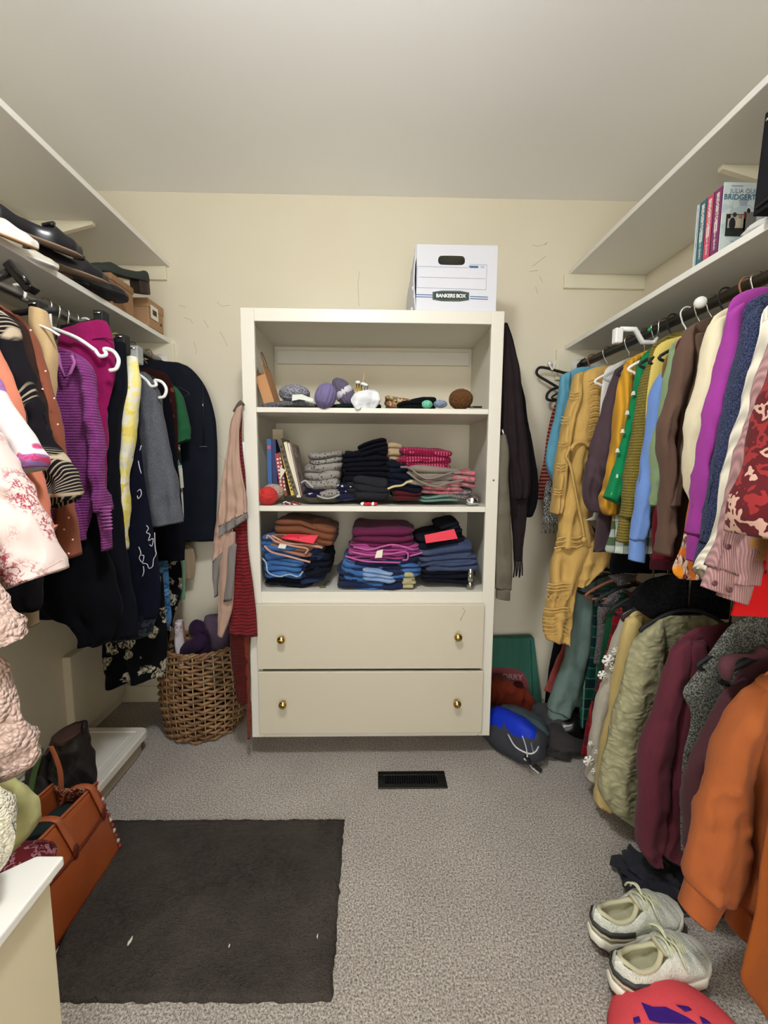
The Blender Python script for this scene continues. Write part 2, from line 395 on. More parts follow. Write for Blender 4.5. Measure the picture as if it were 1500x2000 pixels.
# ---------------------------------------------------------------- carpet accessories
def rug():
    t = NT('charcoal_mat'); n = t.noise(70, 4, .7); big = t.noise(4, 4, .6)
    c = t.mix(t.ramp(big, [(.35, (0., 0., 0., 1)), (.68, (1., 1., 1., 1))]), (44, 41, 39), (78, 72, 66))
    t.col(t.mix(t.ramp(n, [(.3, (0., 0., 0., 1)), (.75, (1., 1., 1., 1))]), c, (74, 68, 63)))
    t.b.inputs['Roughness'].default_value = 1; t.b.inputs['Specular IOR Level'].default_value = .05; t.bump(n, 1, .008); t.bump(t.noise(260, 2), 1, .005); return t.m
c0, c1, c2_, c3_ = pZ(205, 1598, .012), pZ(672, 1596, .012), pZ(648, 1950, .012), pZ(75, 1950, .012)
nx = 60; ny = 50; vs = []
for j in range(ny+1):
    for i in range(nx+1):
        a = i/nx; b = j/ny; p = (c0*(1-a)+c1*a)*(1-b)+(c3_*(1-a)+c2_*a)*b
        e = min(a, 1-a, b, 1-b); z = .004 if e == 0 else .012+.003*noise.noise(p*18)
        if e == 0: p = p+Vector((noise.noise(p*60)*.006, noise.noise(p*60+Vector((5, 5, 5)))*.006, 0))
        vs.append((p.x, p.y, z))
fs = [(j*(nx+1)+i, j*(nx+1)+i+1, (j+1)*(nx+1)+i+1, (j+1)*(nx+1)+i) for j in range(ny) for i in range(nx)]
b0 = len(vs); border = [i for i in range(nx+1)]+[(j)*(nx+1)+nx for j in range(1, ny+1)]+[ny*(nx+1)+i for i in range(nx-1, -1, -1)]+[j*(nx+1) for j in range(ny-1, 0, -1)]
for i in border: vs.append((vs[i][0], vs[i][1], 0.0))
nb = len(border); fs += [(border[k], border[(k+1) % nb], b0+(k+1) % nb, b0+k) for k in range(nb)]
tag(mk('floor_mat', vs, fs, rug()), 'dark charcoal rectangular mat lying on the grey carpet', 'mat')
m_lint = mat('lint', (215, 210, 200), .9)
for (u, v, s_) in [(254, 1838, .006), (448, 1847, .0025), (620, 1828, .003), (371, 1825, .002)]:
    p = pZ(u, v, .016); 
    if s_ > .002: tag(G().blob(p, s_*.6, s_*1.6, .002, seed=u, amp=.8).mk('lint_scrap', m_lint), {254: 'largest white scrap of lint on the charcoal mat', 448: 'tiny white scrap of lint near the middle of the charcoal mat', 620: 'tiny white scrap of lint near the right edge of the charcoal mat'}[u], 'lint')
# floor register
m_blk = mat('black_metal', (14, 13, 13), .35, .3)
q = [pZ(738, 1507, .004), pZ(867, 1508, .004), pZ(872, 1540, .004), pZ(737, 1540, .004)]
x0, x1, y0, y1 = q[0].x, q[1].x+.002, q[3].y, q[0].y
vt = thing('floor_vent', 'black metal floor vent in the carpet in front of the dresser', 'vent', ((x0+x1)/2, (y0+y1)/2, 0))
g = G(); g.box(x0, x1, y0, y0+.022, .0, .006); g.box(x0, x1, y1-.022, y1, 0, .006); g.box(x0, x0+.022, y0+.022, y1-.022, 0, .006); g.box(x1-.03, x1, y0+.022, y1-.022, 0, .006)
bev(g.mk('frame', m_blk, vt, smooth=False), .002)
box('duct', x0+.022, x1-.03, y0+.022, y1-.022, 0, .001, mat('duct_dark', (3, 3, 3), 1), vt, b=0)
for k in range(22):
    x = x0+.030+(x1-x0-.068)*k/21; G().box(-.0012, .0012, y0+.024, y1-.024, -.003, .003, M=Matrix.Translation((x, 0, .0045)) @ Matrix.Rotation(R(35), 4, 'Y')).mk('slat', m_blk, vt, smooth=False)

# ---------------------------------------------------------------- the built-in dresser
YF, X0, X1, Z0, Z1 = 1.681, -.4969, .4807, .1047, 1.7892
DR = thing('open_dresser', 'tall cream open-shelved dresser with two drawers against the back wall', 'dresser', ((X0+X1)/2, (YF+D)/2, Z0))
def zF(v, u=720, Y=None): return pY(u, v, Y or YF).z
def xF(u, v, Y=None): return pY(u, v, Y or YF).x
YK = D-.002
box('side_panel', X0, X0+.02, YF+.02, YK, Z0, Z1-.02, m_unit, DR); box('side_panel', X1-.02, X1, YF+.02, YK, Z0, Z1-.02, m_unit, DR)
box('top_panel', X0, X1, YF+.02, YK, Z1-.02, Z1, m_unit, DR)
sl, sr = xF(498, 700), xF(958, 700)
box('stile', X0, sl, YF, YF+.02, Z0, Z1, m_unit, DR); box('stile', sr, X1, YF, YF+.02, Z0, Z1, m_unit, DR)
box('top_rail', sl, sr, YF, YF+.02, zF(630), Z1, m_unit, DR)
zs1, zs2, zs3 = zF(797), zF(989), zF(1156)
box('shelf', X0+.02, X1-.02, YF+.02, YK, zs1-.019, zs1, m_unit, DR, b=.001); box('shelf_edge', sl, sr, YF+.001, YF+.02, zs1-.019, zs1, m_unit, DR)
box('shelf', X0+.02, X1-.02, YF+.02, YK, zs2-.021, zs2, m_unit, DR, b=.001); box('shelf_edge', sl, sr, YF+.001, YF+.02, zs2-.021, zs2, m_unit, DR)
box('shelf', X0+.02, X1-.02, YF+.02, YK, zs3-.02, zs3, m_unit, DR, b=.001); box('middle_rail', sl, sr, YF, YF+.02, zF(1183), zs3, m_unit, DR)
box('bottom_rail', sl, sr, YF, YF+.02, Z0, zF(1430), m_unit, DR); box('bottom_panel', X0+.02, X1-.02, YF+.02, YK, Z0, Z0+.018, m_unit, DR)
box('nailing_strip', X0+.032, X1-.032, YK-.018, YK, pY(720, 712, YK-.018).z, pY(720, 686, YK-.018).z, m_unit, DR)
m_brass = mat('brass_knob', (205, 175, 105), .18, 1)
def drawer(v0, v1, ul, ur, kn):
    d = box('drawer', xF(ul, v0, YF-.02), xF(ur, v0, YF-.02), YF-.02, YF-.001, zF(v1, Y=YF-.02), zF(v0, Y=YF-.02), m_drawer, DR, b=.003)
    for (u, v) in kn:
        p = pY(u, v, YF-.02-.022)
        G().lathe([(.008, 0), (.007, .008), (.007, .012), (.014, .018), (.0165, .024), (.014, .031), (.006, .035), (.001, .0355)], (p.x, YF-.02, p.z), 20, M=rotM(R(90))).mk('knob', m_brass, d)
    return d
drawer(1181, 1307, 499, 947, [(549, 1250), (895, 1245)])
drawer(1312, 1433, 503, 945, [(552, 1377), (893, 1375)])
m_scratch = mat('drawer_scuff', (170, 158, 130), .7)
g = G(); g.tube([pY(u, v, YF-.0203) for u, v in [(904, 1187), (908, 1194), (903, 1203), (899, 1211)]], [.0015, .002, .0012, .002], 5); g.mk('scuff', m_scratch, DR)
G().lathe([(.004, 0), (.003, .002), (.0005, .0025)], (pY(964, 938, YF).x, YF, pY(964, 938, YF).z), 8, M=rotM(R(90))).mk('screw', mat('screw_steel', (120, 115, 105), .4, .9), DR)
# ---------------------------------------------------------------- hanging clothes
def cr(a, b, c, d, t): return .5*((2*b)+(c-a)*t+(2*a-5*b+4*c-d)*t*t+(3*b-a-3*c+d)*t**3)
def resample(rows, n):
    """rows: tuples (A, B, thickness factor), smooth interpolation by arc length"""
    mids = [(r[0]+r[1])/2 for r in rows]; L = [0]
    for i in range(1, len(rows)): L.append(L[-1]+max(1e-5, (mids[i]-mids[i-1]).length+.3*(rows[i][0]-rows[i-1][0]).length))
    out = []
    for k in range(n+1):
        s = L[-1]*k/n; i = 0
        while i < len(L)-2 and s > L[i+1]: i += 1
        t = (s-L[i])/(L[i+1]-L[i]); g = lambda j: rows[max(0, min(len(rows)-1, j))]
        A = cr(g(i-1)[0], g(i)[0], g(i+1)[0], g(i+2)[0], t); B = cr(g(i-1)[1], g(i)[1], g(i+1)[1], g(i+2)[1], t)
        out.append((A, B, g(i)[2]*(1-t)+g(i+1)[2]*t))
    return out
def loft(name, rows, m, parent, th=.06, folds=3, amp=.008, seed=0, nx=44, nz=44, wr=.005, dy=0, fan=.35, cap=True, hem=.012, wfr=9):
    """closed cloth tube: each row is a segment A-B seen broad-side, `th` its depth along the rod; hangs in pleats"""
    R_ = resample(rows, nz); vs = []; fs = []
    for j, (A, B, tf) in enumerate(R_):
        f = j/nz; w = (B-A); wl = w.length; amp_j = amp*(fan+(1-fan)*f)*min(1, wl/.12)
        per = Vector((0, 1, 0))
        for k in range(nx):
            a = 2*PI*k/nx; t = .5-.5*math.cos(a); sn = math.sin(a)
            d = math.copysign(abs(sn)**.8, sn)*th*.5*tf
            fo = math.sin(2*PI*folds*t+seed*1.7+.9*math.sin(f*2.6+seed))*amp_j
            p = A+w*t+per*(d+fo+dy)
            q = p*wfr+Vector((seed*3.1, seed*1.3, 0))
            cr_ = (1-abs(noise.noise(Vector((p.x*26+seed, seed*2.3, p.z*5))))*2.2)
            cr2 = abs(noise.noise(Vector((p.x*15+p.z*9, seed*1.1, p.z*16-p.x*8))))
            p = p+per*(math.copysign(1, sn)*(cr_*.5-cr2)*min(.018, th*.36)*(.4+.6*f)*(0 if abs(sn) < .15 else 1)*wr/.005)
            p = p+Vector((noise.noise(q)*wr, noise.noise(q+Vector((9, 0, 4)))*wr*1.3, noise.noise(q*1.7+Vector((1, 5, 2)))*wr*.6))
            vs.append(p)
    for j in range(nz):
        for k in range(nx):
            l = (k+1) % nx; fs.append((j*nx+k, j*nx+l, (j+1)*nx+l, (j+1)*nx+k))
    def close(j, up):
        b = len(vs); c = sum((vs[j*nx+k] for k in range(nx)), Vector())/nx
        dirv = (sum((vs[(j+(1 if j == 0 else -1))*nx+k] for k in range(nx)), Vector())/nx - c)
        dirv = dirv.normalized()*hem*(1 if up else -.3)
        for k in range(nx): vs.append(c+(vs[j*nx+k]-c)*.86+dirv)
        vs.append(c+dirv*2)
        for k in range(nx):
            l = (k+1) % nx; fs.append((j*nx+k, j*nx+l, b+l, b+k)); fs.append((b+k, b+l, b+nx))
    close(0, False); close(nz, True)
    return mk(name, vs, fs, m, parent)
def seg(Y, rows):
    """pixel segments (uL, vL, uR, vR[, thickness]) on the plane at depth Y -> 3-D rows"""
    return [(pY(r[0], r[1], Y), pY(r[2], r[3], Y), r[4] if len(r) > 4 else 1.0) for r in rows]
def body_rows(Y, prof, rx, full=None):
    """aisle-side profile (u, v) at depth Y, mirrored about the rod line x = rx and kept off the wall"""
    out = []; n = len(prof)
    for i, (u, v) in enumerate(prof):
        p = pY(u, v, Y); w = abs(p.x-rx); s = 1 if p.x > rx else -1
        ox = rx-s*w; ox = max(ox, XL+.03); ox = min(ox, XR-.03)
        if abs(ox-p.x) < .05: ox = p.x-s*.05
        tf = .35+.65*min(1, i/max(1, n*.35))
        out.append((Vector((ox, Y, p.z)), p, tf))
    return out
SIDE = {'L': RXL, 'R': RXR}
def garment(name, label, cat, side, Y, group, mt, prof=None, sleeves=(), th=.018, folds=4, amp=.004, seed=None, cuff=None, zr=RZ, wr=.005, sth=.044, bth=None, bname='body', smat=None, samp=.004):
    """a garment on its hanger: body lofted from a mirrored profile, each sleeve a tapering tube, cuffs of their own"""
    seed = seed if seed is not None else int(abs(hash(label)) % 97) if False else sum(map(ord, label)) % 97
    rx = SIDE[side]
    allp = [pY(u, v, Y) for u, v in (prof or [])]+[pY(r[0], r[1], Y) for s in sleeves for r in s]+[pY(r[2], r[3], Y) for s in sleeves for r in s]
    zb = min(p.z for p in allp)
    t = thing(name, label, cat, (rx, Y, zb), group)
    if prof: loft(bname, body_rows(Y, prof, rx), mt, t, th=bth or min(th, .03), folds=folds, amp=min(amp, .006), seed=seed, wr=min(wr, .003))
    if not prof and side == 'L' and cat in ('blouse', 'tunic', 'coat', 'top', 'sweater'):
        h = .15 if Y > 1.0 else .19; zh = max(zb+.03, .74); zt_ = zr-.07; sh = .05 if cat == 'coat' else .0
        rr = [(Vector((rx-w, Y+.012, z)), Vector((rx+w, Y+.012, z)), f) for w, z, f in [(.05, zt_, .35), (h*.7, zt_-.025, .6), (h, zt_-.07, .9), (h*1.02, zt_-.20, 1), (h*.98, (zt_+zh)/2-.05, 1), (h*1.04, zh+.12, 1), (h*1.08, zh, 1)]]
        loft('body', rr, mt, t, th=.014 if cat != 'coat' else .024, folds=4, amp=.0035, seed=seed, wr=.002)
    for i, s in enumerate(sleeves):
        rows = seg(Y, s)
        if cuff and i < len(cuff) and cuff[i]:
            k = cuff[i]; cm = cuff_m.get(mt.name, mt)
            loft('sleeve', rows[:-k], smat or mt, t, th=sth, folds=2, amp=samp, seed=seed+i, nz=40, nx=36, wr=wr, dy=-.012)
            rr = rows[-k-1:]; A, B, q = rr[0]; c = (A+B)/2
            rr = [(c+(a-c)*.97, c+(b-c)*.97, f*.85) if n_ == 0 else (a, b, f*.85) for n_, (a, b, f) in enumerate(rr)]
            loft('cuff', rr, cm, t, th=sth*.9, folds=1, amp=.001, seed=seed+i, nz=10, nx=24, wr=.001, dy=-.012)
        else:
            loft('sleeve', rows, smat or mt, t, th=sth, folds=2, amp=samp, seed=seed+i, nz=44, nx=36, wr=wr, dy=-.012)
    return t
cuff_m = {}
LG = 'clothes hanging on the left rod'; RG = 'tops hanging on the upper right rod'; BG = 'sweatshirts and shirts hanging on the lower right rod'
C_ = lambda *a, **k: cloth(*a, **k)

# ---- left rod, from the back wall towards the door
g_ = garment('garment_bag', 'long black zipped garment bag hanging beside the back wall', 'garment bag', 'L', 2.03, LG, C_('black_nylon', (24, 28, 38), rough=.7, sheen=.05), 
        prof=[(322, 706), (345, 707), (368, 716), (388, 735), (405, 762), (417, 800), (424, 850), (425, 950), (421, 1056)], bth=.08, folds=2, amp=.008, wr=.008)
G().tube([pY(396, 750, 1.982), pY(397, 800, 1.982), pY(398, 870, 1.982)], .0018, 6).mk('zipper', mat('dark_zip', (16, 18, 22), .4), g_)
G().tube([pY(396, 788, 1.978), pY(396.5, 796, 1.978)], .003, 6).mk('zip_pull', mat('steel', (190, 190, 190), .3, 1), g_)
G().tube([pY(390, 872, 1.98), pY(404, 872, 1.98)], .0016, 6).mk('label_bar', mat('grey_label', (110, 112, 118), .6), g_)
g_ = garment('blouse', 'green and white floral blouse with short green sleeve in front of the garment bag', 'blouse', 'L', 1.88, LG, C_('white_green_floral', (206, 202, 190), 'floral', (40, 92, 62), (235, 232, 225), (22, 30, 36), s=1.4),
        prof=[(320, 752), (335, 757), (345, 770), (352, 800), (352, 850), (354, 900), (357, 950), (359, 1000), (361, 1060)], th=.04,
        sleeves=[[(340, 757, 352, 762, .5), (343, 775, 361, 778), (345, 810, 367, 808), (347, 840, 374, 842), (352, 868, 375, 858)]], smat=C_('bottle_green', (38, 92, 58), s=2))
mk('price_tag', [pY(349, 915, 1.85), pY(356, 914, 1.85), pY(359, 952, 1.85), pY(353, 954, 1.85)], [(0, 1, 2, 3)], mat('tag_card', (220, 214, 196), .6), g_, smooth=False)
garment('top', 'black velvet top behind the grey heather sweater', 'top', 'L', 1.76, LG, C_('black_velvet', (14, 14, 22)), prof=[(300, 738), (318, 745), (328, 770), (336, 800), (344, 880), (352, 960), (360, 1040), (361, 1094)], th=.05)
garment('blouse', 'dark red and brown blouse shoulder showing between grey sweater and garment bag', 'blouse', 'L', 1.82, LG, C_('brown_red_print', (44, 20, 18), 'dots', (120, 50, 34)), prof=[(300, 722), (322, 728), (334, 745), (341, 775), (346, 830), (348, 900)], th=.04)
garment('dress', 'cornflower blue printed dress hanging low beside the wicker basket', 'dress', 'L', 1.79, LG, C_('blue_print', (66, 108, 150), 'patch', (44, 74, 110), (96, 140, 178), (60, 100, 140)), prof=[(300, 960), (322, 1000), (325, 1060), (329, 1120), (333, 1180), (334, 1215), (318, 1244)], th=.05, folds=5)
garment('dress', 'black and cream leafy print dress with white barcode tag', 'dress', 'L', 1.9, LG, C_('black_cream_leaf', (14, 14, 18), 'floral', (190, 180, 158), (20, 20, 24), s=2.2), prof=[(325, 1060), (345, 1080), (354, 1100), (355, 1130), (352, 1165), (340, 1200), (332, 1235), (328, 1260)], th=.03)
garment('shirt', 'mint green shirt hem hanging under the garment bag', 'shirt', 'L', 1.98, LG, C_('mint', (122, 158, 130)), prof=[(345, 1070), (358, 1075), (362, 1100), (363, 1130), (362, 1170)], th=.03)
garment('shirt', 'beige shirt tail hanging lowest under the garment bag', 'shirt', 'L', 2.06, LG, C_('beige', (170, 148, 120)), prof=[(350, 1062), (372, 1066), (380, 1080), (381, 1110), (379, 1130)], th=.03)
g_ = garment('sweater', 'charcoal heather sweater on a white plastic hanger', 'sweater', 'L', 1.62, LG, C_('grey_heather', (66, 68, 76), 'heather', (98, 100, 106)),
        prof=[(262, 726), (283, 726), (298, 740), (305, 760), (300, 820), (296, 900), (298, 960), (302, 1000)], th=.05,
        sleeves=[[(284, 730, 300, 742, .5), (284, 760, 311, 764), (281, 810, 321, 806), (279, 860, 331, 856), (281, 910, 341, 905), (285, 955, 351, 950), (290, 1000, 359, 990), (298, 1030, 361, 1019)]], sth=.07)
g_ = garment('dress', 'black dress with white swirling embroidery near the hem', 'dress', 'L', 1.52, LG, C_('navy_black', (16, 18, 32)), prof=[(240, 700), (256, 706), (266, 730), (268, 780), (272, 850), (283, 940), (294, 1010), (304, 1063), (311, 1120), (314, 1160), (306, 1208)], th=.06, folds=5)
m_emb = mat('white_embroidery', (196, 196, 204), .8); YE = 1.482
for pts in [[(268, 960), (274, 956), (276, 966), (270, 974), (268, 968)], [(286, 1026), (290, 1032), (286, 1040), (293, 1044), (290, 1056), (299, 1052), (297, 1066), (292, 1064)],
            [(302, 1040), (303, 1070), (305, 1082), (300, 1092), (298, 1106), (291, 1110), (287, 1102), (278, 1100)], [(271, 1068), (275, 1080), (272, 1090), (278, 1098), (281, 1086), (276, 1084)],
            [(280, 1106), (281, 1116), (278, 1126)], [(270, 900), (273, 915), (276, 925)], [(273, 880), (276, 870)]]:
    G().tube(bez([pY(u, v, YE-.012) for u, v in pts], 4), .0014, 5).mk('embroidery', m_emb, g_)
garment('trousers', 'pale yellow floral trousers clipped by the waistband', 'trousers', 'L', 1.46, LG, C_('yellow_floral', (214, 196, 100), 'patch', (222, 210, 134), (214, 210, 190), (206, 184, 80), s=.7),
        sleeves=[[(251, 701, 273, 701, .4), (249, 730, 276, 728, .7), (249, 762, 279, 756), (244, 800, 274, 800), (239, 840, 268, 842), (233, 917, 257, 917), (237, 1000, 254, 1000), (246, 1072, 252, 1072, .6)]], sth=.05, samp=.003)
garment('trousers', 'black wide-leg trousers beside the magenta trousers', 'trousers', 'L', 1.415, LG, C_('black_crepe', (15, 16, 24)),
        sleeves=[[(205, 672, 249, 674, .4), (205, 700, 251, 720, .7), (205, 760, 248, 765), (200, 830, 238, 827), (195, 917, 233, 917), (190, 990, 238, 990), (180, 1077, 250, 1077), (175, 1160, 260, 1154), (170, 1200, 272, 1190), (165, 1245, 275, 1240)]], sth=.06)
garment('skirt', 'long black and cream floral skirt reaching lowest beside the basket', 'skirt', 'L', 1.72, LG, C_('black_cream_floral', (12, 12, 16), 'floral', (186, 178, 156), (16, 16, 20), s=2.0),
        sleeves=[[(214, 1120, 322, 1120), (209, 1180, 326, 1180), (208, 1235, 330, 1228), (210, 1290, 330, 1278), (214, 1338, 326, 1315)]], sth=.07, samp=.014)
garment('skirt', 'dark slate blouse hem just above the black and cream floral skirt', 'skirt', 'L', 1.66, LG, C_('slate_print', (40, 46, 58), 'patch', (30, 34, 46), (62, 70, 82), (40, 46, 58), s=1.5),
        sleeves=[[(205, 1100, 305, 1100), (210, 1180, 310, 1180), (216, 1232, 300, 1228), (222, 1252, 290, 1240)]], sth=.04, samp=.006)
g_ = garment('trousers', 'magenta elastic-waist trousers clipped to a black hanger', 'trousers', 'L', 1.36, LG, C_('magenta_twill', (142, 18, 84), s=2),
        sleeves=[[(118, 650, 205, 628, .35), (118, 668, 218, 636, .6), (120, 700, 228, 680), (122, 740, 228, 742), (124, 775, 222, 778), (128, 830, 215, 830), (132, 900, 213, 900), (136, 1000, 214, 1000), (140, 1098, 216, 1098)]], sth=.06, samp=.006)
G().tube(bez([pY(u, v, 1.325) for u, v in [(150, 668), (175, 664), (200, 660), (222, 664)]], 5), .0022, 6).mk('waist_seam', C_('magenta_seam', (104, 10, 60)), g_)
garment('skirt', 'black ruffled skirt hanging longest below the purple sweater', 'skirt', 'L', 1.29, LG, C_('black_ruffle', (9, 9, 14)),
        sleeves=[[(70, 880, 190, 880, .5), (66, 960, 200, 960), (70, 1060, 205, 1050), (78, 1140, 225, 1130), (88, 1190, 238, 1190), (140, 1212, 232, 1215), (158, 1240, 225, 1235), (160, 1253, 215, 1252)]], sth=.07, samp=.012)
g_ = garment('sweater', 'orchid purple loose knit sweater slipping off its hanger', 'sweater', 'L', 1.23, LG, C_('orchid_knit', (150, 72, 138), 'knit', (104, 40, 98), s=1.5), 
        prof=[(118, 679), (135, 683), (158, 694), (172, 704), (180, 720), (184, 780), (188, 860), (188, 940), (180, 1000), (166, 1050)], th=.06, folds=4, amp=.014,
        sleeves=[[(158, 694, 182, 713, .5), (168, 725, 189, 730), (172, 780, 195, 780), (178, 830, 202, 830), (183, 880, 207, 880), (187, 930, 209, 926), (190, 965, 211, 962), (196, 1000, 217, 997), (204, 1036, 220, 1035), (207, 1074, 221, 1072)],
                 [(120, 1000, 160, 985), (122, 1030, 164, 1020), (135, 1060, 166, 1055)]], cuff=[2, 0], sth=.05, wr=.009)
G().tube([pY(u, v, 1.195) for u, v in [(113, 690), (117, 712), (126, 738), (138, 728), (146, 708), (140, 694)]], [.004]*6, 8).mk('neckline', C_('orchid_trim', (168, 92, 156)), g_)
for k in range(7):
    v = 992+k*7; G().tube([pY(193+k*1.6, v, 1.19), pY(217+k*.5, v-2, 1.19)], .0022, 6).mk('rib', C_('orchid_trim', (168, 92, 156)), g_)
garment('trousers', 'khaki trousers folded over a hanger bar next to the purple sweater', 'trousers', 'L', 1.15, LG, C_('khaki_twill', (186, 158, 116), s=1.5),
        sleeves=[[(68, 607, 96, 613, .8), (68, 635, 101, 640), (72, 655, 106, 660), (80, 690, 114, 690), (90, 730, 113, 730), (100, 776, 111, 777, .6), (108, 800, 111, 800, .4)]], sth=.045, samp=.003, wr=.003)
g_ = garment('tunic', 'rust brown tunic dotted with tiny pearl beads', 'tunic', 'L', 1.1, LG, C_('rust_velvet', (136, 76, 54), s=1.5), 
        sleeves=[[(0, 615, 50, 622, .5), (20, 650, 72, 655), (40, 722, 93, 722), (64, 790, 113, 780), (80, 880, 128, 877), (100, 930, 136, 930), (118, 985, 143, 982), (121, 1040, 153, 1036), (125, 1092, 161, 1083)]], sth=.06)
for u, v in [(60, 645), (89, 725), (106, 778), (113, 829), (125, 1034), (134, 1011), (142, 1054), (134, 1081), (83, 760)]:
    G().blob(pY(u, v, 1.052), .0022, .0022, .0022, n=8, m=5, amp=0).mk('bead', mat('pearl', (245, 225, 215), .2), g_)
garment('blouse', 'dark brown blouse squeezed between the fan print blouse and rust tunic', 'blouse', 'L', 1.065, LG, C_('dark_brown_wool', (50, 34, 30)), 
        sleeves=[[(-10, 605, 28, 615, .5), (10, 640, 60, 645), (30, 690, 72, 690), (45, 760, 88, 760), (60, 830, 105, 830), (80, 900, 122, 900), (92, 960, 120, 960)]], sth=.04)
garment('blouse', 'black blouse printed with cream fan lines and ruffled cuff', 'blouse', 'L', 1.02, LG, C_('black_fan_print', (22, 20, 24), 'fans', (176, 160, 136), s=1.0), 
        sleeves=[[(-60, 600, 5, 607, .5), (-40, 640, 40, 640), (-20, 700, 51, 697), (10, 777, 79, 775), (30, 822, 98, 822), (52, 880, 121, 876), (70, 905, 138, 905), (82, 935, 150, 925), (90, 965, 160, 955), (103, 993, 158, 973)]], sth=.07, wr=.009)
garment('blouse', 'coral orange blouse sleeve between the fan print and white floral', 'blouse', 'L', .955, LG, C_('coral', (214, 128, 100)), 
        sleeves=[[(-60, 640, -5, 650, .5), (-50, 700, 14, 710), (-35, 750, 32, 755), (0, 830, 57, 830), (36, 917, 76, 915), (62, 970, 92, 966), (82, 1032, 108, 1030), (97, 1060, 119, 1022, .5)]], sth=.05)
garment('blouse', 'white blouse with purple and crimson tulip print short sleeve', 'blouse', 'L', .895, LG, C_('tulip_print', (206, 198, 196), 'floral', (132, 104, 164), (186, 50, 84), (120, 84, 120), s=2.0), 
        sleeves=[[(-90, 700, -10, 715, .5), (-80, 750, 10, 752), (-60, 800, 27, 795), (-40, 838, 52, 830), (-10, 880, 78, 868), (18, 910, 92, 890), (45, 925, 88, 912)]], sth=.07, wr=.007)
g_ = garment('blouse', 'cream blouse with pink toile sprigs, nearest on the left rod', 'blouse', 'L', .82, LG, C_('toile_print', (212, 192, 184), 'toile', (150, 60, 72)), 
        sleeves=[[(-160, 780, -25, 800, .5), (-150, 850, 8, 850), (-125, 912, 36, 908), (-100, 965, 62, 960), (-60, 1020, 91, 1010), (-30, 1080, 112, 1055), (5, 1130, 123, 1092), (16, 1150, 129, 1108)]], sth=.09, samp=.006, wr=.008)
G().tube(bez([pY(u, v, .772) for u, v in [(16, 1137), (60, 1124), (95, 1108), (124, 1092)]]), .0012, 5).mk('hem_stitch', mat('toile_stitch', (200, 180, 172), .9), g_)
garment('skirt', 'black skirt hem under the pink toile blouse', 'skirt', 'L', .98, LG, C_('black_wool', (20, 18, 20)), sleeves=[[(-60, 1000, 80, 1000), (-60, 1100, 86, 1100), (-60, 1178, 89, 1168), (-60, 1192, 82, 1190)]], sth=.05)
garment('trousers', 'beige trouser leg peeking below the black skirt', 'trousers', 'L', 1.04, LG, C_('beige_khaki', (150, 132, 100)), sleeves=[[(60, 1000, 80, 1000), (61, 1100, 80, 1100), (62, 1217, 78, 1218)]], sth=.04, samp=.001)
garment('top', 'olive green floral top edge behind the toile blouse hem', 'top', 'L', .9, LG, C_('olive_leaf', (70, 84, 44), 'patch', (90, 100, 50), (150, 140, 60), (60, 70, 40)), sleeves=[[(-80, 1060, 8, 1070), (-80, 1120, 14, 1120), (-80, 1176, 16, 1168)]], sth=.04)
g_ = garment('coat', 'pink sherpa coat hanging at the left edge of the photo', 'coat', 'L', .70, LG, C_('pink_sherpa', (208, 184, 172), 'fleece', (182, 152, 138), s=1.35), 
        sleeves=[[(-200, 1060, -60, 1060), (-190, 1130, -2, 1148), (-170, 1190, 28, 1185), (-150, 1230, 52, 1215), (-125, 1275, 63, 1238)],
                 [(-200, 1150, -20, 1180), (-200, 1270, 2, 1270), (-190, 1300, 20, 1298), (-180, 1380, 45, 1375), (-170, 1440, 66, 1430), (-150, 1490, 76, 1468), (-120, 1525, 66, 1495)]], sth=.07, wr=.010)
garment('coat', 'pale sage plush coat behind the ivory one at the left edge', 'coat', 'L', .765, LG, C_('sage_plush', (190, 186, 128), 'quilt', s=.5), 
        sleeves=[[(-200, 1440, -30, 1470), (-200, 1500, 25, 1518), (-190, 1540, 52, 1545), (-180, 1590, 72, 1580), (-170, 1630, 66, 1620), (-160, 1680, 40, 1655)]], sth=.06, wr=.01)
garment('coat', 'fluffy ivory coat at the left edge just above the white cabinet', 'coat', 'L', .625, LG, C_('ivory_plush', (232, 226, 200), 'fleece', (206, 196, 160), s=2.2, sheen=.8), 
        sleeves=[[(-200, 1480, -40, 1510), (-200, 1545, 12, 1550), (-190, 1580, 34, 1585), (-180, 1620, 44, 1625), (-170, 1660, 34, 1665), (-160, 1700, 4, 1698)]], sth=.07, wr=.012)

# ---- upper right rod, from the back wall towards the door
def RG_(name, label, cat, Y, mt, prof=None, sleeves=(), **k): return garment(name, label, cat, 'R', Y, RG, mt, prof, sleeves, **k)
RG_('top', 'crimson striped top behind the light blue shirt', 'top', 1.99, C_('crimson_stripe', (110, 20, 30), 'stripe', (160, 110, 90), s=2), prof=[(1100, 760), (1080, 800), (1068, 850), (1060, 905), (1050, 950), (1045, 975)], th=.03)
t_ = RG_('scarf', 'black and white tweed scarf with fringe below the crimson top', 'scarf', 1.93, C_('bw_tweed', (24, 24, 26), 'tweed', (60, 60, 60), (190, 190, 180)), sleeves=[[(1066, 940, 1090, 940), (1058, 990, 1088, 990), (1060, 1022, 1086, 1022)]], sth=.02)
for k in range(7):
    u = 1060+k*4; G().tube([pY(u, 1018, 1.925), pY(u+1, 1030, 1.92), pY(u-1+2*(k % 2), 1041, 1.925)], .0022, 5).mk('fringe', C_('bw_tweed', (24, 24, 26)), t_)
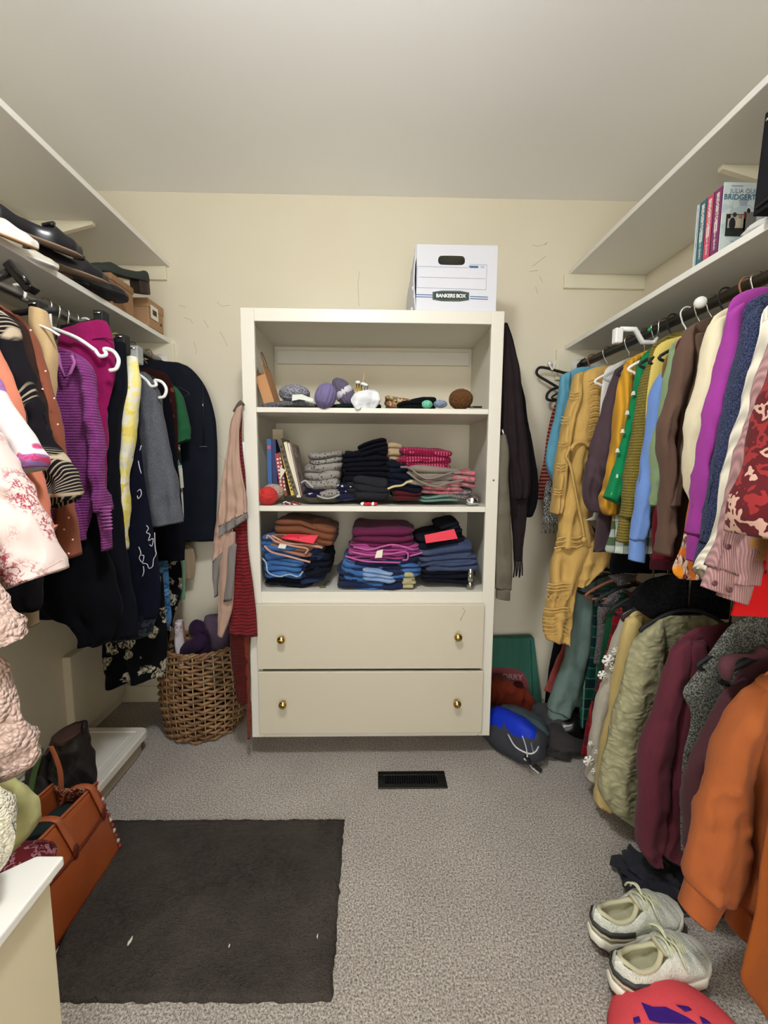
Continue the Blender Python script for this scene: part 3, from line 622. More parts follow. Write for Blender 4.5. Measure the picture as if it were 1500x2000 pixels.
RG_('shirt', 'light blue shirt hanging closest to the back wall', 'shirt', 1.86, C_('sky_blue', (104, 170, 196), s=2), 
    prof=[(1128, 718), (1112, 726), (1100, 735), (1094, 760), (1096, 800), (1100, 860), (1100, 930)], sleeves=[[(1092, 738, 1112, 728, .5), (1089, 770, 1110, 770), (1083, 808, 1106, 808), (1073, 850, 1102, 855), (1064, 896, 1098, 896), (1068, 920, 1090, 930), (1077, 942, 1092, 945)]], sth=.05)
m_tan = C_('mustard_gauze', (206, 168, 96), 'gauze')
g_ = RG_('dress', 'long mustard gauze dress with pin tucks and tie waist', 'dress', 1.70, m_tan, 
    sleeves=[[(1150, 722, 1230, 712, .4), (1130, 735, 1235, 730, .8), (1116, 790, 1230, 790), (1112, 860, 1200, 860), (1110, 905, 1165, 905), (1100, 950, 1160, 950), (1092, 1000, 1150, 1000), (1086, 1050, 1165, 1050), (1082, 1068, 1180, 1064)],
             [(1083, 1066, 1166, 1060), (1074, 1110, 1140, 1110), (1066, 1170, 1116, 1170), (1060, 1205, 1113, 1205), (1058, 1225, 1110, 1230), (1062, 1244, 1106, 1252)],
             [(1120, 1060, 1205, 1050), (1116, 1090, 1190, 1090), (1120, 1130, 1160, 1120), (1122, 1142, 1142, 1136)],
             [(1118, 735, 1140, 728, .6), (1108, 780, 1132, 780), (1097, 822, 1118, 820), (1090, 862, 1112, 862), (1084, 910, 1106, 910), (1081, 955, 1102, 955), (1078, 980, 1100, 975), (1076, 1002, 1094, 1003)]], sth=.075, samp=.010, wr=.007)
m_tuck = C_('mustard_tuck', (214, 176, 104))
def tuck(pts, r=.003, Y=1.648): G().tube(bez([pY(u, v, Y) for u, v in pts], 3), r, 6).mk('pin_tuck', m_tuck, g_)
for v in (1052, 1060, 1070): tuck([(1088-(v-1052)*.3, v), (1105, v-3), (1125, v-1), (1138, v-6)])
for v in (1140, 1146, 1152): tuck([(1070-(v-1140)*.2, v), (1085, v+2), (1100, v-1), (1116, v)])
for v in (1188, 1194): tuck([(1062, v), (1080, v+2), (1098, v-1), (1114, v)])
for v in (1205, 1212, 1220, 1228, 1236): tuck([(1060, v), (1075, v+2), (1092, v), (1110, v+3)], .002)
for k in range(5):
    u = 1066+k*9; G().tube(bez([pY(u, 1166, 1.645), pY(u+4, 1161, 1.645), pY(u+9, 1166, 1.645), pY(u+4, 1172, 1.645), pY(u, 1166, 1.645)], 3), .0014, 5).mk('lace_trim', m_tuck, g_)
for v in (766, 772, 778): tuck([(1112, v), (1122, v+2), (1130, v+1)], .002, 1.645)
for v in (814, 820, 826, 864, 870, 905, 911, 917, 955, 960, 965): tuck([(1096-(v-814)*.1, v), (1104-(v-814)*.08, v+2), (1112-(v-814)*.08, v)], .002, 1.645)
for k in range(12): tuck([(1150, 745+k*11), (1160, 741+k*11), (1170, 743+k*11)], .0022, 1.640)
G().tube(bez([pY(u, v, 1.630) for u, v in [(1113, 873), (1108, 885), (1106, 893), (1114, 910), (1122, 950), (1130, 990), (1138, 1030), (1141, 1050)]], 5), .005, 7).mk('tie_cord', m_tan, g_)
G().blob(pY(1141, 1054, 1.63), .010, .010, .012, seed=3).mk('tie_end', m_tan, g_)
G().tube(bez([pY(u, v, 1.640) for u, v in [(1113, 880), (1125, 866), (1140, 864), (1150, 872)]], 5), .008, 7).mk('waistband', m_tan, g_)
RG_('shirt', 'white cotton shirt between the mustard dress and plum shirt', 'shirt', 1.605, C_('white_cotton', (222, 220, 214)), prof=[(1225, 700), (1200, 712), (1182, 722), (1174, 760), (1170, 820), (1166, 900), (1160, 1000), (1142, 1016)], th=.03)
RG_('shirt', 'dark plum crinkled shirt with bunched sleeve', 'shirt', 1.54, C_('plum_crinkle', (76, 60, 66), s=2), prof=[(1250, 695), (1228, 704), (1214, 716), (1205, 760), (1198, 850), (1180, 960), (1165, 1020), (1157, 1078)],
    sleeves=[[(1200, 725, 1225, 710, .5), (1190, 755, 1216, 755), (1173, 805, 1208, 805), (1158, 845, 1198, 850), (1142, 898, 1190, 902), (1136, 935, 1182, 945), (1139, 975, 1178, 975), (1152, 1000, 1180, 1000)]], sth=.06, wr=.008)
RG_('sweater', 'mustard yellow sweater with a black hanger showing at the neck', 'sweater', 1.46, C_('mustard', (204, 150, 44), 'rib', s=.6), prof=[(1275, 680), (1250, 690), (1228, 702), (1215, 722), (1208, 780), (1205, 850), (1200, 940), (1192, 1040)],
    sleeves=[[(1218, 712, 1246, 695, .5), (1204, 756, 1235, 756), (1197, 815, 1228, 815), (1190, 880, 1214, 880), (1178, 950, 1205, 950), (1169, 973, 1200, 980), (1178, 1005, 1200, 1000)]], sth=.06)
g_ = RG_('shirt', 'emerald green shirt dotted with tiny white trees', 'shirt', 1.395, C_('emerald', (14, 128, 76)), prof=[(1290, 672), (1266, 684), (1252, 700), (1242, 725), (1238, 800), (1230, 900), (1220, 960)],
    sleeves=[[(1246, 706, 1270, 690, .5), (1236, 745, 1262, 745), (1226, 800, 1252, 800), (1208, 870, 1240, 870), (1190, 925, 1226, 930), (1176, 970, 1208, 986)]], sth=.045)
m_tree = mat('tree_print', (222, 222, 210), .8)
for u, v in [(1227, 806), (1206, 930), (1196, 963), (1239, 768), (1218, 842), (1208, 880)]:
    p = pY(u, v, 1.358); G().prism([p+Vector((-.004, 0, -.005)), p+Vector((.004, 0, -.005)), p+Vector((.0015, 0, 0)), p+Vector((.0028, 0, 0)), p+Vector((0, 0, .007)), p+Vector((-.0028, 0, 0)), p+Vector((-.0015, 0, 0))], (0, 0, 0), (0, .012, 0)).mk('tree_motif', m_tree, g_, smooth=False)
RG_('shirt', 'green and white plaid shirt hem below the emerald shirt', 'shirt', 1.43, C_('green_white_plaid', (206, 216, 206), 'plaid', (70, 90, 64), (40, 54, 40), s=1.3), prof=[(1230, 960), (1205, 985), (1192, 1040), (1184, 1074), (1196, 1080)], th=.03)
g_ = RG_('sweater', 'olive green chunky knit sweater with ribbed cuff', 'sweater', 1.335, C_('olive_knit', (150, 134, 62), 'knit', (104, 92, 34), s=1.3), prof=[(1342, 644), (1318, 650), (1298, 658), (1280, 670), (1268, 690), (1262, 760), (1255, 850), (1248, 960), (1240, 1030)],
    sleeves=[[(1266, 690, 1296, 672, .5), (1253, 740, 1282, 740), (1238, 800, 1264, 800), (1226, 870, 1254, 870), (1216, 930, 1246, 930), (1211, 980, 1240, 980), (1207, 1010, 1236, 1010), (1200, 1056, 1228, 1061)]], cuff=[1], sth=.06)
cuff_m['olive_knit'] = None
RG_('shirt', 'pale yellow shirt between the olive knit and the blue sleeve', 'shirt', 1.29, C_('butter_yellow', (216, 194, 104)), prof=[(1332, 655), (1308, 662), (1288, 672), (1276, 692), (1266, 750), (1260, 815), (1262, 870)], th=.035)
RG_('sweatshirt', 'periwinkle blue sweatshirt sleeve with long cuff', 'sweatshirt', 1.245, C_('periwinkle', (112, 146, 208)), prof=[(1340, 690), (1310, 710), (1292, 735), (1282, 800), (1280, 900), (1282, 980)],
    sleeves=[[(1284, 735, 1302, 725, .5), (1272, 765, 1290, 765), (1262, 815, 1282, 812), (1250, 885, 1272, 885), (1240, 960, 1266, 960), (1230, 1030, 1258, 1030), (1226, 1053, 1257, 1053), (1224, 1092, 1253, 1097)]], cuff=[1], sth=.05)
RG_('sweater', 'brown olive cardigan shoulder between blue and sage', 'cardigan', 1.225, C_('olive_brown', (120, 96, 52)), prof=[(1345, 660), (1320, 672), (1305, 690), (1292, 720), (1288, 800), (1284, 850)], th=.03)
RG_('top', 'sage green top hanging between the blue sleeve and brown sweater', 'top', 1.175, C_('sage_green', (136, 158, 118)), prof=[(1350, 650), (1325, 662), (1307, 680), (1300, 740), (1298, 800), (1290, 900), (1282, 980), (1280, 1068)],
    sleeves=[[(1302, 690, 1326, 680, .5), (1292, 740, 1318, 740), (1286, 800, 1312, 800), (1270, 870, 1300, 870), (1267, 930, 1290, 930), (1267, 988, 1282, 988)]], sth=.045)
RG_('sweater', 'deep burgundy sweater behind the brown sweater', 'sweater', 1.14, C_('burgundy', (96, 16, 32)), prof=[(1362, 645), (1342, 652), (1328, 662), (1318, 690), (1312, 800), (1300, 950), (1276, 1000), (1274, 1095)], th=.035)
RG_('sweater', 'chocolate brown sweater with pointed hem, wide shoulders', 'sweater', 1.085, C_('chocolate', (92, 70, 58)), prof=[(1395, 616), (1370, 625), (1352, 634), (1340, 650), (1334, 720), (1330, 800), (1322, 900), (1322, 980), (1312, 1040), (1310, 1075)],
    sleeves=[[(1328, 655, 1352, 636, .5), (1315, 700, 1342, 700), (1303, 760, 1334, 760), (1288, 810, 1320, 810), (1280, 840, 1312, 840), (1284, 925, 1308, 925), (1282, 1000, 1312, 1000), (1278, 1079, 1306, 1083)],
             [(1345, 660, 1368, 655, .5), (1338, 740, 1364, 740), (1326, 830, 1350, 830), (1312, 910, 1334, 910), (1289, 988, 1320, 987)]], sth=.05)
RG_('blouse', 'orange and white floral blouse hem between brown and magenta', 'blouse', 1.02, C_('orange_floral', (196, 104, 30), 'floral', (226, 200, 176), (88, 22, 26), (240, 150, 40), s=1.5), prof=[(1380, 900), (1350, 950), (1340, 1000), (1330, 1060), (1312, 1110), (1326, 1130)], th=.04)
RG_('sweater', 'cream ivory sweater beside the magenta sweatshirt', 'sweater', 1.0, C_('ivory', (222, 210, 178)), prof=[(1425, 600), (1405, 610), (1388, 630), (1380, 690), (1370, 780), (1362, 880), (1355, 960)],
    sleeves=[[(1380, 640, 1408, 622, .5), (1370, 690, 1400, 690), (1356, 760, 1388, 760), (1342, 812, 1376, 812), (1335, 850, 1366, 850), (1338, 910, 1354, 910), (1345, 985, 1350, 985, .6)]], sth=.055)
RG_('sweatshirt', 'bright magenta purple sweatshirt with long ribbed cuff', 'sweatshirt', .935, C_('magenta_purple', (150, 56, 142)), prof=[(1500, 560), (1470, 564), (1440, 576), (1420, 598), (1412, 660), (1408, 740), (1404, 820), (1400, 900), (1390, 960)],
    sleeves=[[(1410, 620, 1438, 600, .5), (1403, 680, 1432, 680), (1388, 750, 1416, 750), (1375, 795, 1400, 795), (1361, 860, 1388, 860), (1349, 937, 1376, 937), (1342, 1005, 1362, 1005), (1340, 1043, 1358, 1043), (1339, 1093, 1351, 1096)]], cuff=[1], sth=.05)
RG_('sweater', 'navy blue sparkly knit sweater', 'sweater', .875, C_('navy_sparkle', (24, 30, 52), 'tweed', (34, 40, 66), (66, 74, 104), s=1.6), prof=[(1530, 560), (1498, 572), (1465, 590), (1450, 625), (1446, 700), (1442, 800), (1436, 900), (1420, 1000)],
    sleeves=[[(1446, 630, 1478, 602, .5), (1438, 672, 1472, 680), (1424, 745, 1462, 745), (1410, 800, 1448, 800), (1397, 870, 1430, 870), (1384, 940, 1414, 940), (1370, 1010, 1402, 1010), (1360, 1060, 1390, 1062), (1351, 1102, 1370, 1112)]], cuff=[1], sth=.055)
RG_('blouse', 'white ribbed blouse between the navy knit and mauve shirt', 'blouse', .83, C_('white_rib', (224, 216, 196), 'rib'), prof=[(1540, 580), (1510, 588), (1486, 610), (1478, 660), (1472, 740), (1460, 820), (1445, 880), (1428, 950), (1410, 1010), (1400, 1060)],
    sleeves=[[(1478, 640, 1500, 620, .5), (1470, 700, 1494, 700), (1455, 760, 1480, 760), (1444, 800, 1470, 800), (1428, 858, 1450, 858), (1408, 930, 1432, 930), (1397, 1000, 1420, 1000), (1384, 1060, 1400, 1060), (1352, 1106, 1376, 1130)]], sth=.045)
g_ = RG_('shirt', 'dusty mauve corduroy shirt with buttoned cuffs', 'shirt', .78, C_('mauve_corduroy', (170, 130, 128), 'rib', s=2.2), prof=[(1580, 590), (1540, 610), (1510, 640), (1500, 720), (1495, 800), (1485, 880), (1478, 960), (1470, 1040), (1466, 1106)],
    sleeves=[[(1492, 670, 1520, 650, .5), (1482, 710, 1516, 710), (1464, 765, 1504, 765), (1452, 815, 1492, 815), (1436, 868, 1478, 868), (1420, 930, 1462, 932), (1405, 1000, 1450, 1004), (1394, 1055, 1440, 1060), (1376, 1104, 1428, 1118), (1362, 1143, 1414, 1160)],
             [(1440, 960, 1476, 960, .8), (1430, 1020, 1472, 1020), (1420, 1070, 1466, 1080), (1412, 1108, 1463, 1112), (1404, 1135, 1458, 1136), (1392, 1160, 1444, 1176)]], cuff=[1, 1], sth=.045)
m_btn = mat('plum_button', (84, 44, 50), .35)
for u, v in [(1421, 1068), (1395, 1139), (1424, 1152)]:
    G().lathe([(.0005, 0), (.0052, .0004), (.0054, .002), (.004, .003), (.0005, .0024)], pY(u, v, .742), 14, M=rotM(R(90))).mk('button', m_btn, g_)
G().tube(bez([pY(u, v, .744) for u, v in [(1431, 1005), (1420, 1050), (1404, 1100), (1402, 1112)]], 4), .0012, 5).mk('placket_seam', mat('mauve_seam', (120, 84, 84), .9), g_)
m_fl = C_('burgundy_floral', (84, 22, 26), 'patch', (136, 40, 40), (84, 22, 26), (186, 150, 132), s=1.0)
RG_('blouse', 'burgundy blouse with big red and orange flowers', 'blouse', .70, m_fl, prof=[(1640, 640), (1580, 680), (1545, 740), (1530, 850), (1515, 950), (1500, 1060), (1490, 1120)],
    sleeves=[[(1500, 720, 1545, 700, .5), (1490, 790, 1535, 790), (1474, 860, 1530, 860), (1458, 915, 1515, 915), (1443, 960, 1500, 965), (1434, 1005, 1486, 1010), (1440, 1043, 1476, 1040)]], sth=.08)
RG_('skirt', 'bright red skirt hem hanging below the mauve cuff', 'skirt', .76, C_('bright_red', (196, 22, 24)), prof=[(1560, 1000), (1500, 1060), (1462, 1100), (1444, 1160), (1430, 1202)], th=.05)
RG_('top', 'tan top hem between the red skirt and burgundy floral blouse', 'top', .745, C_('camel', (176, 130, 78)), prof=[(1560, 960), (1500, 990), (1470, 1040), (1462, 1094)], th=.03)

RG_('dress', 'long black dress hem hanging behind the emerald and plum shirts', 'dress', 1.50, C_('black_crepe2', (14, 14, 18)), prof=[(1270, 900), (1230, 980), (1205, 1040), (1192, 1090), (1190, 1118)], th=.03)
RG_('dress', 'long dark wine dress hem hanging behind the periwinkle sleeve', 'dress', 1.205, C_('dark_wine', (58, 12, 22)), prof=[(1350, 900), (1310, 980), (1290, 1040), (1272, 1090), (1270, 1112)], th=.03)
RG_('dress', 'long black skirt hem hanging behind the chocolate brown sweater', 'skirt', 1.05, C_('black_crepe2', (14, 14, 18)), prof=[(1400, 900), (1360, 1000), (1330, 1070), (1316, 1104), (1318, 1118)], th=.03)

# ---- lower right rod
def BG_(name, label, cat, Y, mt, prof=None, sleeves=(), **k): return garment(name, label, cat, 'R', Y, BG, mt, prof, sleeves, **k)
BG_('top', 'coral pink top with white hem piping at the far end of the lower rod', 'top', 1.93, C_('coral_pink', (178, 84, 80)), sleeves=[[(1100, 1140, 1150, 1140, .5), (1096, 1250, 1140, 1250), (1085, 1285, 1125, 1285), (1072, 1320, 1110, 1320), (1060, 1346, 1095, 1362)]], sth=.03)
BG_('trousers', 'black trousers at the far end of the lower rod', 'trousers', 2.02, C_('black_wool', (16, 16, 20)), sleeves=[[(1080, 1250, 1140, 1250), (1066, 1340, 1130, 1340), (1056, 1420, 1130, 1420)]], sth=.03)
BG_('sweatshirt', 'dusty teal sweatshirt with exposed seams and split cuff', 'sweatshirt', 1.80, C_('dusty_teal', (112, 134, 128)), prof=[(1190, 1120), (1165, 1125), (1145, 1134), (1135, 1160), (1130, 1220), (1126, 1300), (1120, 1380)],
    sleeves=[[(1126, 1142, 1165, 1128, .5), (1120, 1190, 1158, 1190), (1111, 1235, 1154, 1240), (1097, 1290, 1144, 1290), (1082, 1335, 1134, 1340), (1068, 1382, 1114, 1394), (1067, 1412, 1112, 1424)]], cuff=[1], sth=.07)
BG_('shirt', 'dark green and navy plaid flannel shirt', 'shirt', 1.71, C_('green_plaid', (16, 40, 44), 'plaid', (20, 76, 60), (110, 150, 130), s=.8), prof=[(1200, 1150), (1175, 1160), (1160, 1175), (1156, 1240), (1148, 1300), (1136, 1360), (1132, 1420)], th=.05)
BG_('jacket', 'grey fleece jacket draped over a wooden hanger', 'jacket', 1.64, C_('grey_fleece', (124, 118, 118), 'fleece', (92, 86, 88), s=2), prof=[(1246, 1124), (1225, 1138), (1200, 1155), (1178, 1176), (1168, 1190), (1166, 1240), (1160, 1296)], th=.05)
BG_('top', 'forest green top squeezed beside the red plaid shirt', 'top', 1.60, C_('forest_green', (22, 80, 50)), prof=[(1230, 1160), (1205, 1176), (1188, 1195), (1176, 1260), (1164, 1330), (1158, 1400)], th=.03)
BG_('shirt', 'red and green plaid flannel shirt', 'shirt', 1.56, C_('red_plaid', (130, 16, 30), 'plaid', (30, 34, 34), (176, 60, 60), s=.8), prof=[(1250, 1160), (1220, 1180), (1200, 1200), (1190, 1250), (1172, 1320), (1154, 1380), (1140, 1450), (1136, 1476)], th=.05)
g_ = BG_('sweater', 'white and grey sweater with snowflake bands', 'sweater', 1.46, C_('stone_knit', (168, 162, 148), 'heather', (186, 180, 166)), prof=[(1270, 1180), (1252, 1184), (1234, 1200), (1226, 1260), (1210, 1340), (1190, 1440), (1176, 1528)],
    sleeves=[[(1212, 1200, 1250, 1184, .5), (1200, 1232, 1236, 1232), (1186, 1275, 1226, 1275), (1172, 1330, 1212, 1330), (1156, 1400, 1196, 1400), (1148, 1460, 1186, 1460), (1141, 1515, 1180, 1528)]], sth=.055)
m_snow = mat('snowflake_white', (232, 230, 224), .9)
def flake(u, v, r, Y):
    g = G(); c = pY(u, v, Y)
    for k in range(3):
        a = PI*k/3+.2; d = Vector((math.cos(a), 0, math.sin(a)))*r; g.tube([c-d, c+d], r*.17, 5)
        for s in (-1, 1):
            e = c+d*s*.6
            for w in (-1, 1): g.tube([e, e+Vector((math.cos(a+w*.8)*s, 0, math.sin(a+w*.8)*s))*r*.4], r*.13, 5)
    g.mk('snowflake', m_snow, g_)
for u, v, r in [(1188, 1290, .022), (1176, 1318, .016), (1204, 1272, .016), (1198, 1305, .014), (1150, 1486, .02), (1162, 1506, .014), (1154, 1452, .010), (1168, 1470, .014), (1208, 1300, .012)]: flake(u, v, r, 1.420)
BG_('sweatshirt', 'pale yellow sweatshirt beside the quilted jacket', 'sweatshirt', 1.385, C_('soft_yellow', (208, 184, 122)), prof=[(1300, 1212), (1270, 1200), (1238, 1192), (1226, 1210), (1222, 1280), (1210, 1380), (1196, 1480), (1185, 1568)],
    sleeves=[[(1218, 1208, 1250, 1200, .5), (1208, 1260, 1244, 1260), (1196, 1320, 1232, 1320), (1184, 1385, 1222, 1385), (1170, 1450, 1210, 1450), (1160, 1530, 1200, 1535), (1159, 1563, 1190, 1572)]], sth=.06)
BG_('cardigan', 'black shaggy cardigan bunched over the hangers above the quilted jacket', 'cardigan', 1.335, C_('black_mohair', (12, 12, 14), 'fleece', (24, 24, 26), s=2), sleeves=[[(1262, 1130, 1400, 1112, .5), (1236, 1150, 1430, 1140), (1228, 1176, 1430, 1176), (1262, 1204, 1420, 1204, .6)]], sth=.05)
BG_('jacket', 'sage green quilted jacket with dark curved hem', 'jacket', 1.285, C_('sage_quilt', (166, 162, 126), 'quilt'), prof=[(1350, 1204), (1325, 1202), (1295, 1204), (1270, 1220), (1255, 1260), (1262, 1330), (1262, 1400), (1250, 1480), (1242, 1560), (1236, 1590)], smat=None,
    sleeves=[[(1226, 1258, 1290, 1206, .5), (1216, 1300, 1290, 1280), (1203, 1360, 1280, 1355), (1190, 1410, 1268, 1410), (1178, 1470, 1254, 1470), (1166, 1535, 1246, 1530), (1190, 1574, 1242, 1570), (1222, 1596, 1240, 1590)]], sth=.075)
BG_('sweatshirt', 'thick maroon sweatshirt hanging on a black hanger', 'sweatshirt', 1.125, C_('maroon', (96, 42, 54)), prof=[(1400, 1220), (1370, 1222), (1345, 1234), (1322, 1256), (1316, 1320), (1322, 1420), (1322, 1520), (1325, 1600), (1322, 1668)],
    sleeves=[[(1304, 1270, 1340, 1245, .5), (1293, 1310, 1336, 1305), (1272, 1385, 1318, 1385), (1250, 1455, 1308, 1455), (1243, 1540, 1296, 1540), (1240, 1615, 1290, 1615), (1243, 1650, 1286, 1655), (1262, 1677, 1284, 1674)],
             [(1330, 1260, 1372, 1250, .5), (1322, 1340, 1372, 1340), (1312, 1430, 1362, 1430), (1298, 1530, 1340, 1530), (1286, 1620, 1332, 1620), (1282, 1652, 1328, 1655), (1300, 1668, 1322, 1672)]], sth=.06)
BG_('jacket', 'charcoal tweed jacket with slanted shoulder', 'jacket', 1.045, C_('grey_tweed', (52, 54, 50), 'tweed', (90, 92, 86), (140, 142, 132)), prof=[(1480, 1190), (1430, 1222), (1390, 1270), (1360, 1318), (1336, 1352), (1350, 1390), (1348, 1430), (1336, 1480), (1332, 1560), (1330, 1664)], th=.06)
g_ = BG_('sweatshirt', 'plum hooded sweatshirt with slouching hood', 'hoodie', .975, C_('plum_fleece', (88, 52, 58)), prof=[(1520, 1260), (1480, 1275), (1450, 1300), (1430, 1340), (1425, 1420), (1410, 1520), (1400, 1600), (1390, 1680)],
    sleeves=[[(1404, 1358, 1450, 1320, .5), (1388, 1395, 1440, 1395), (1362, 1446, 1422, 1446), (1340, 1485, 1402, 1490), (1334, 1540, 1390, 1545), (1334, 1610, 1376, 1610), (1337, 1672, 1370, 1675)]], sth=.07)
G().tube(bez([pY(u, v, .935) for u, v in [(1420, 1326), (1418, 1300), (1430, 1286), (1452, 1280), (1474, 1282), (1494, 1272)]], 5), [.010+.006*math.sin(i*.3) for i in range(26)], 10).mk('hood_edge', C_('plum_fleece', (88, 52, 58)), g_)
m_or = C_('burnt_orange', (168, 92, 48))
g_ = BG_('sweatshirt', 'burnt orange sweatshirt nearest the camera with both cuffs hanging', 'sweatshirt', .86, m_or, prof=[(1560, 1290), (1520, 1300), (1485, 1322), (1470, 1380), (1465, 1500), (1460, 1600), (1458, 1700), (1450, 1760)],
    sleeves=[[(1446, 1360, 1500, 1318, .5), (1424, 1398, 1476, 1395), (1400, 1436, 1466, 1440), (1374, 1510, 1456, 1510), (1351, 1580, 1452, 1590), (1335, 1650, 1450, 1660), (1328, 1697, 1436, 1720), (1332, 1712, 1408, 1744), (1322, 1757, 1376, 1795)],
             [(1474, 1330, 1525, 1315, .5), (1470, 1400, 1525, 1400), (1462, 1500, 1520, 1500), (1454, 1600, 1510, 1600), (1444, 1680, 1500, 1690), (1428, 1735, 1488, 1750), (1424, 1742, 1482, 1762), (1413, 1794, 1464, 1828)]], cuff=[1, 1], sth=.075)
BG_('jacket', 'rust orange fleece jacket at the lower right corner edge', 'jacket', .76, C_('rust_fleece', (150, 78, 26)), prof=[(1640, 1450), (1580, 1500), (1520, 1540), (1496, 1620), (1476, 1760), (1462, 1830), (1450, 1870), (1444, 1910), (1480, 1965), (1504, 2000)], th=.09)
cuff_m.clear()
# ---------------------------------------------------------------- hangers
def hanger_parts(Y, rx, rz, m, label, hm=None, half=.2, drop=.085, sl=.065, r=.0045, bar=True, tilt=0.0, group=None, hk=.0025):
    t = thing('clothes_hanger', label, 'hanger', (rx, Y, rz-drop-sl), group)
    pts = []
    for k in range(15):
        a = R(-35+k*245/14); pts.append(Vector((rx+.021*math.cos(a), Y+tilt*math.sin(a)*.3, rz+.003+.021*math.sin(a))))
    pts += [Vector((rx-.012, Y, rz-.024)), Vector((rx, Y, rz-.040)), Vector((rx, Y, rz-drop))]
    G().tube(pts, hk, 8).mk('hook', hm or m, t)
    c = Vector((rx, Y, rz-drop)); A = c+Vector((-half, 0, -sl)); B = c+Vector((half, 0, -sl))
    A.x = max(A.x, XL+.02); B.x = min(B.x, XR-.02)
    path = bez([A+Vector((.02, 0, -.018)), A, c+Vector((-.06, 0, -.012)), c, c+Vector((.06, 0, -.012)), B, B+Vector((-.02, 0, -.018))], 5)
    g = G(); g.tube(path, r, 8)
    if bar: g.tube([A+Vector((.015, 0, -.018)), B+Vector((-.015, 0, -.018))], r*.9, 8)
    g.mk('arms', m, t); return t
m_hb = mat('black_velvet_plastic', (16, 15, 16), .7); m_hw = mat('white_plastic', (232, 232, 228), .35); m_hs = mat('chrome_wire', (190, 188, 182), .2, 1)
m_hz = mat('bronze_plastic', (136, 92, 62), .4); m_hp = mat('purple_plastic', (84, 60, 104), .4); m_wood = mat('red_brown_wood', (120, 70, 44), .5); m_hc = mat('clear_plastic', (205, 208, 206), .15, trans=.6)
for (Y, m, hm, lab) in [
    (1.86, m_hb, m_hs, 'black hanger carrying the light blue shirt'), (1.605, m_hw, m_hs, 'white hanger carrying the white cotton shirt'), (1.70, m_hw, m_hs, 'pale hanger carrying the long mustard dress'),
    (1.54, m_hc, m_hs, 'clear hanger carrying the dark plum crinkled shirt'), (1.46, m_hb, m_hb, 'black hanger carrying the mustard yellow sweater'), (1.99, m_hb, m_hz, 'hanger with bronze hook carrying the crimson striped top'),
    (1.395, m_hw, m_hw, 'white hanger carrying the emerald tree-print shirt'), (1.335, m_hb, m_hs, 'hanger with silver hook carrying the olive knit sweater'), (1.29, m_hb, m_hs, 'hanger with silver hook carrying the pale yellow shirt'),
    (1.245, m_hb, m_hb, 'black hanger carrying the periwinkle sweatshirt'), (1.175, m_hz, m_hz, 'bronze hanger carrying the sage green top'), (1.14, m_hb, m_hs, 'hanger with silver hook carrying the burgundy sweater'),
    (1.085, m_hb, m_hb, 'black hanger carrying the chocolate brown sweater'), (1.0, m_hb, m_hs, 'hanger with silver hook carrying the cream ivory sweater'), (.935, m_hp, m_hp, 'purple hanger carrying the magenta sweatshirt'), 
    (.875, m_hb, m_hs, 'silver-hooked hanger carrying the navy sparkly sweater'), (.83, m_hb, m_hb, 'black hanger carrying the white ribbed blouse'), (.78, m_hb, m_hb, 'black hanger carrying the mauve corduroy shirt'), (.70, m_hb, m_hb, 'black hanger carrying the burgundy floral blouse')]:
    hanger_parts(Y, RXR, RZ, m, lab, hm, half=.17, group='hangers on the upper right rod', sl=.065, drop=.095)
for (Y, m, hm, lab) in [(1.93, m_hb, m_hs, 'hanger carrying the coral pink top on the lower rod'), (1.80, m_hb, m_hs, 'black hanger carrying the dusty teal sweatshirt'), (1.71, m_hb, m_hs, 'black hanger carrying the green plaid flannel shirt'), (1.64, m_wood, m_hs, 'wooden hanger carrying the grey fleece jacket'),
    (1.56, m_hb, m_hs, 'black hanger carrying the red plaid flannel shirt'), (1.46, m_hb, m_hs, 'black hanger carrying the snowflake sweater'), (1.385, m_hb, m_hs, 'black hanger carrying the pale yellow sweatshirt'),
    (1.285, m_hb, m_hs, 'black rounded hanger carrying the quilted jacket'), (1.125, m_hb, m_hs, 'black hanger carrying the maroon sweatshirt'), (1.045, m_hb, m_hs, 'black hanger carrying the tweed jacket'), (.975, m_hb, m_hs, 'black hanger carrying the plum hooded sweatshirt'), (.86, m_hb, m_hs, 'black hanger carrying the burnt orange sweatshirt')]:
    hanger_parts(Y, RXR, RZ2, m, lab, hm, half=.14, group='hangers on the lower right rod', sl=.06, drop=.15, r=.006, hk=.003)
for (Y, m, hm, lab) in [(2.0, m_hb, m_hz, 'hanger with copper hook carrying the garment bag'), (1.88, m_hb, m_hs, 'black hanger carrying the green floral blouse'), (1.82, m_hb, m_hb, 'black hanger carrying the brown blouse'), (1.76, m_hb, mat('yellow_plastic', (200, 180, 60), .4), 'hanger with yellow hook carrying the black velvet top'), 
    (1.52, m_hb, m_hs, 'hanger carrying the white-embroidered black dress'), (1.1, m_hb, m_hs, 'hanger carrying the rust beaded tunic'), (1.02, m_hb, m_hs, 'hanger carrying the fan print blouse')]:
    hanger_parts(Y, RXL, RZ, m, lab, hm, half=.17, group='hangers on the left rod', sl=.065, drop=.095)
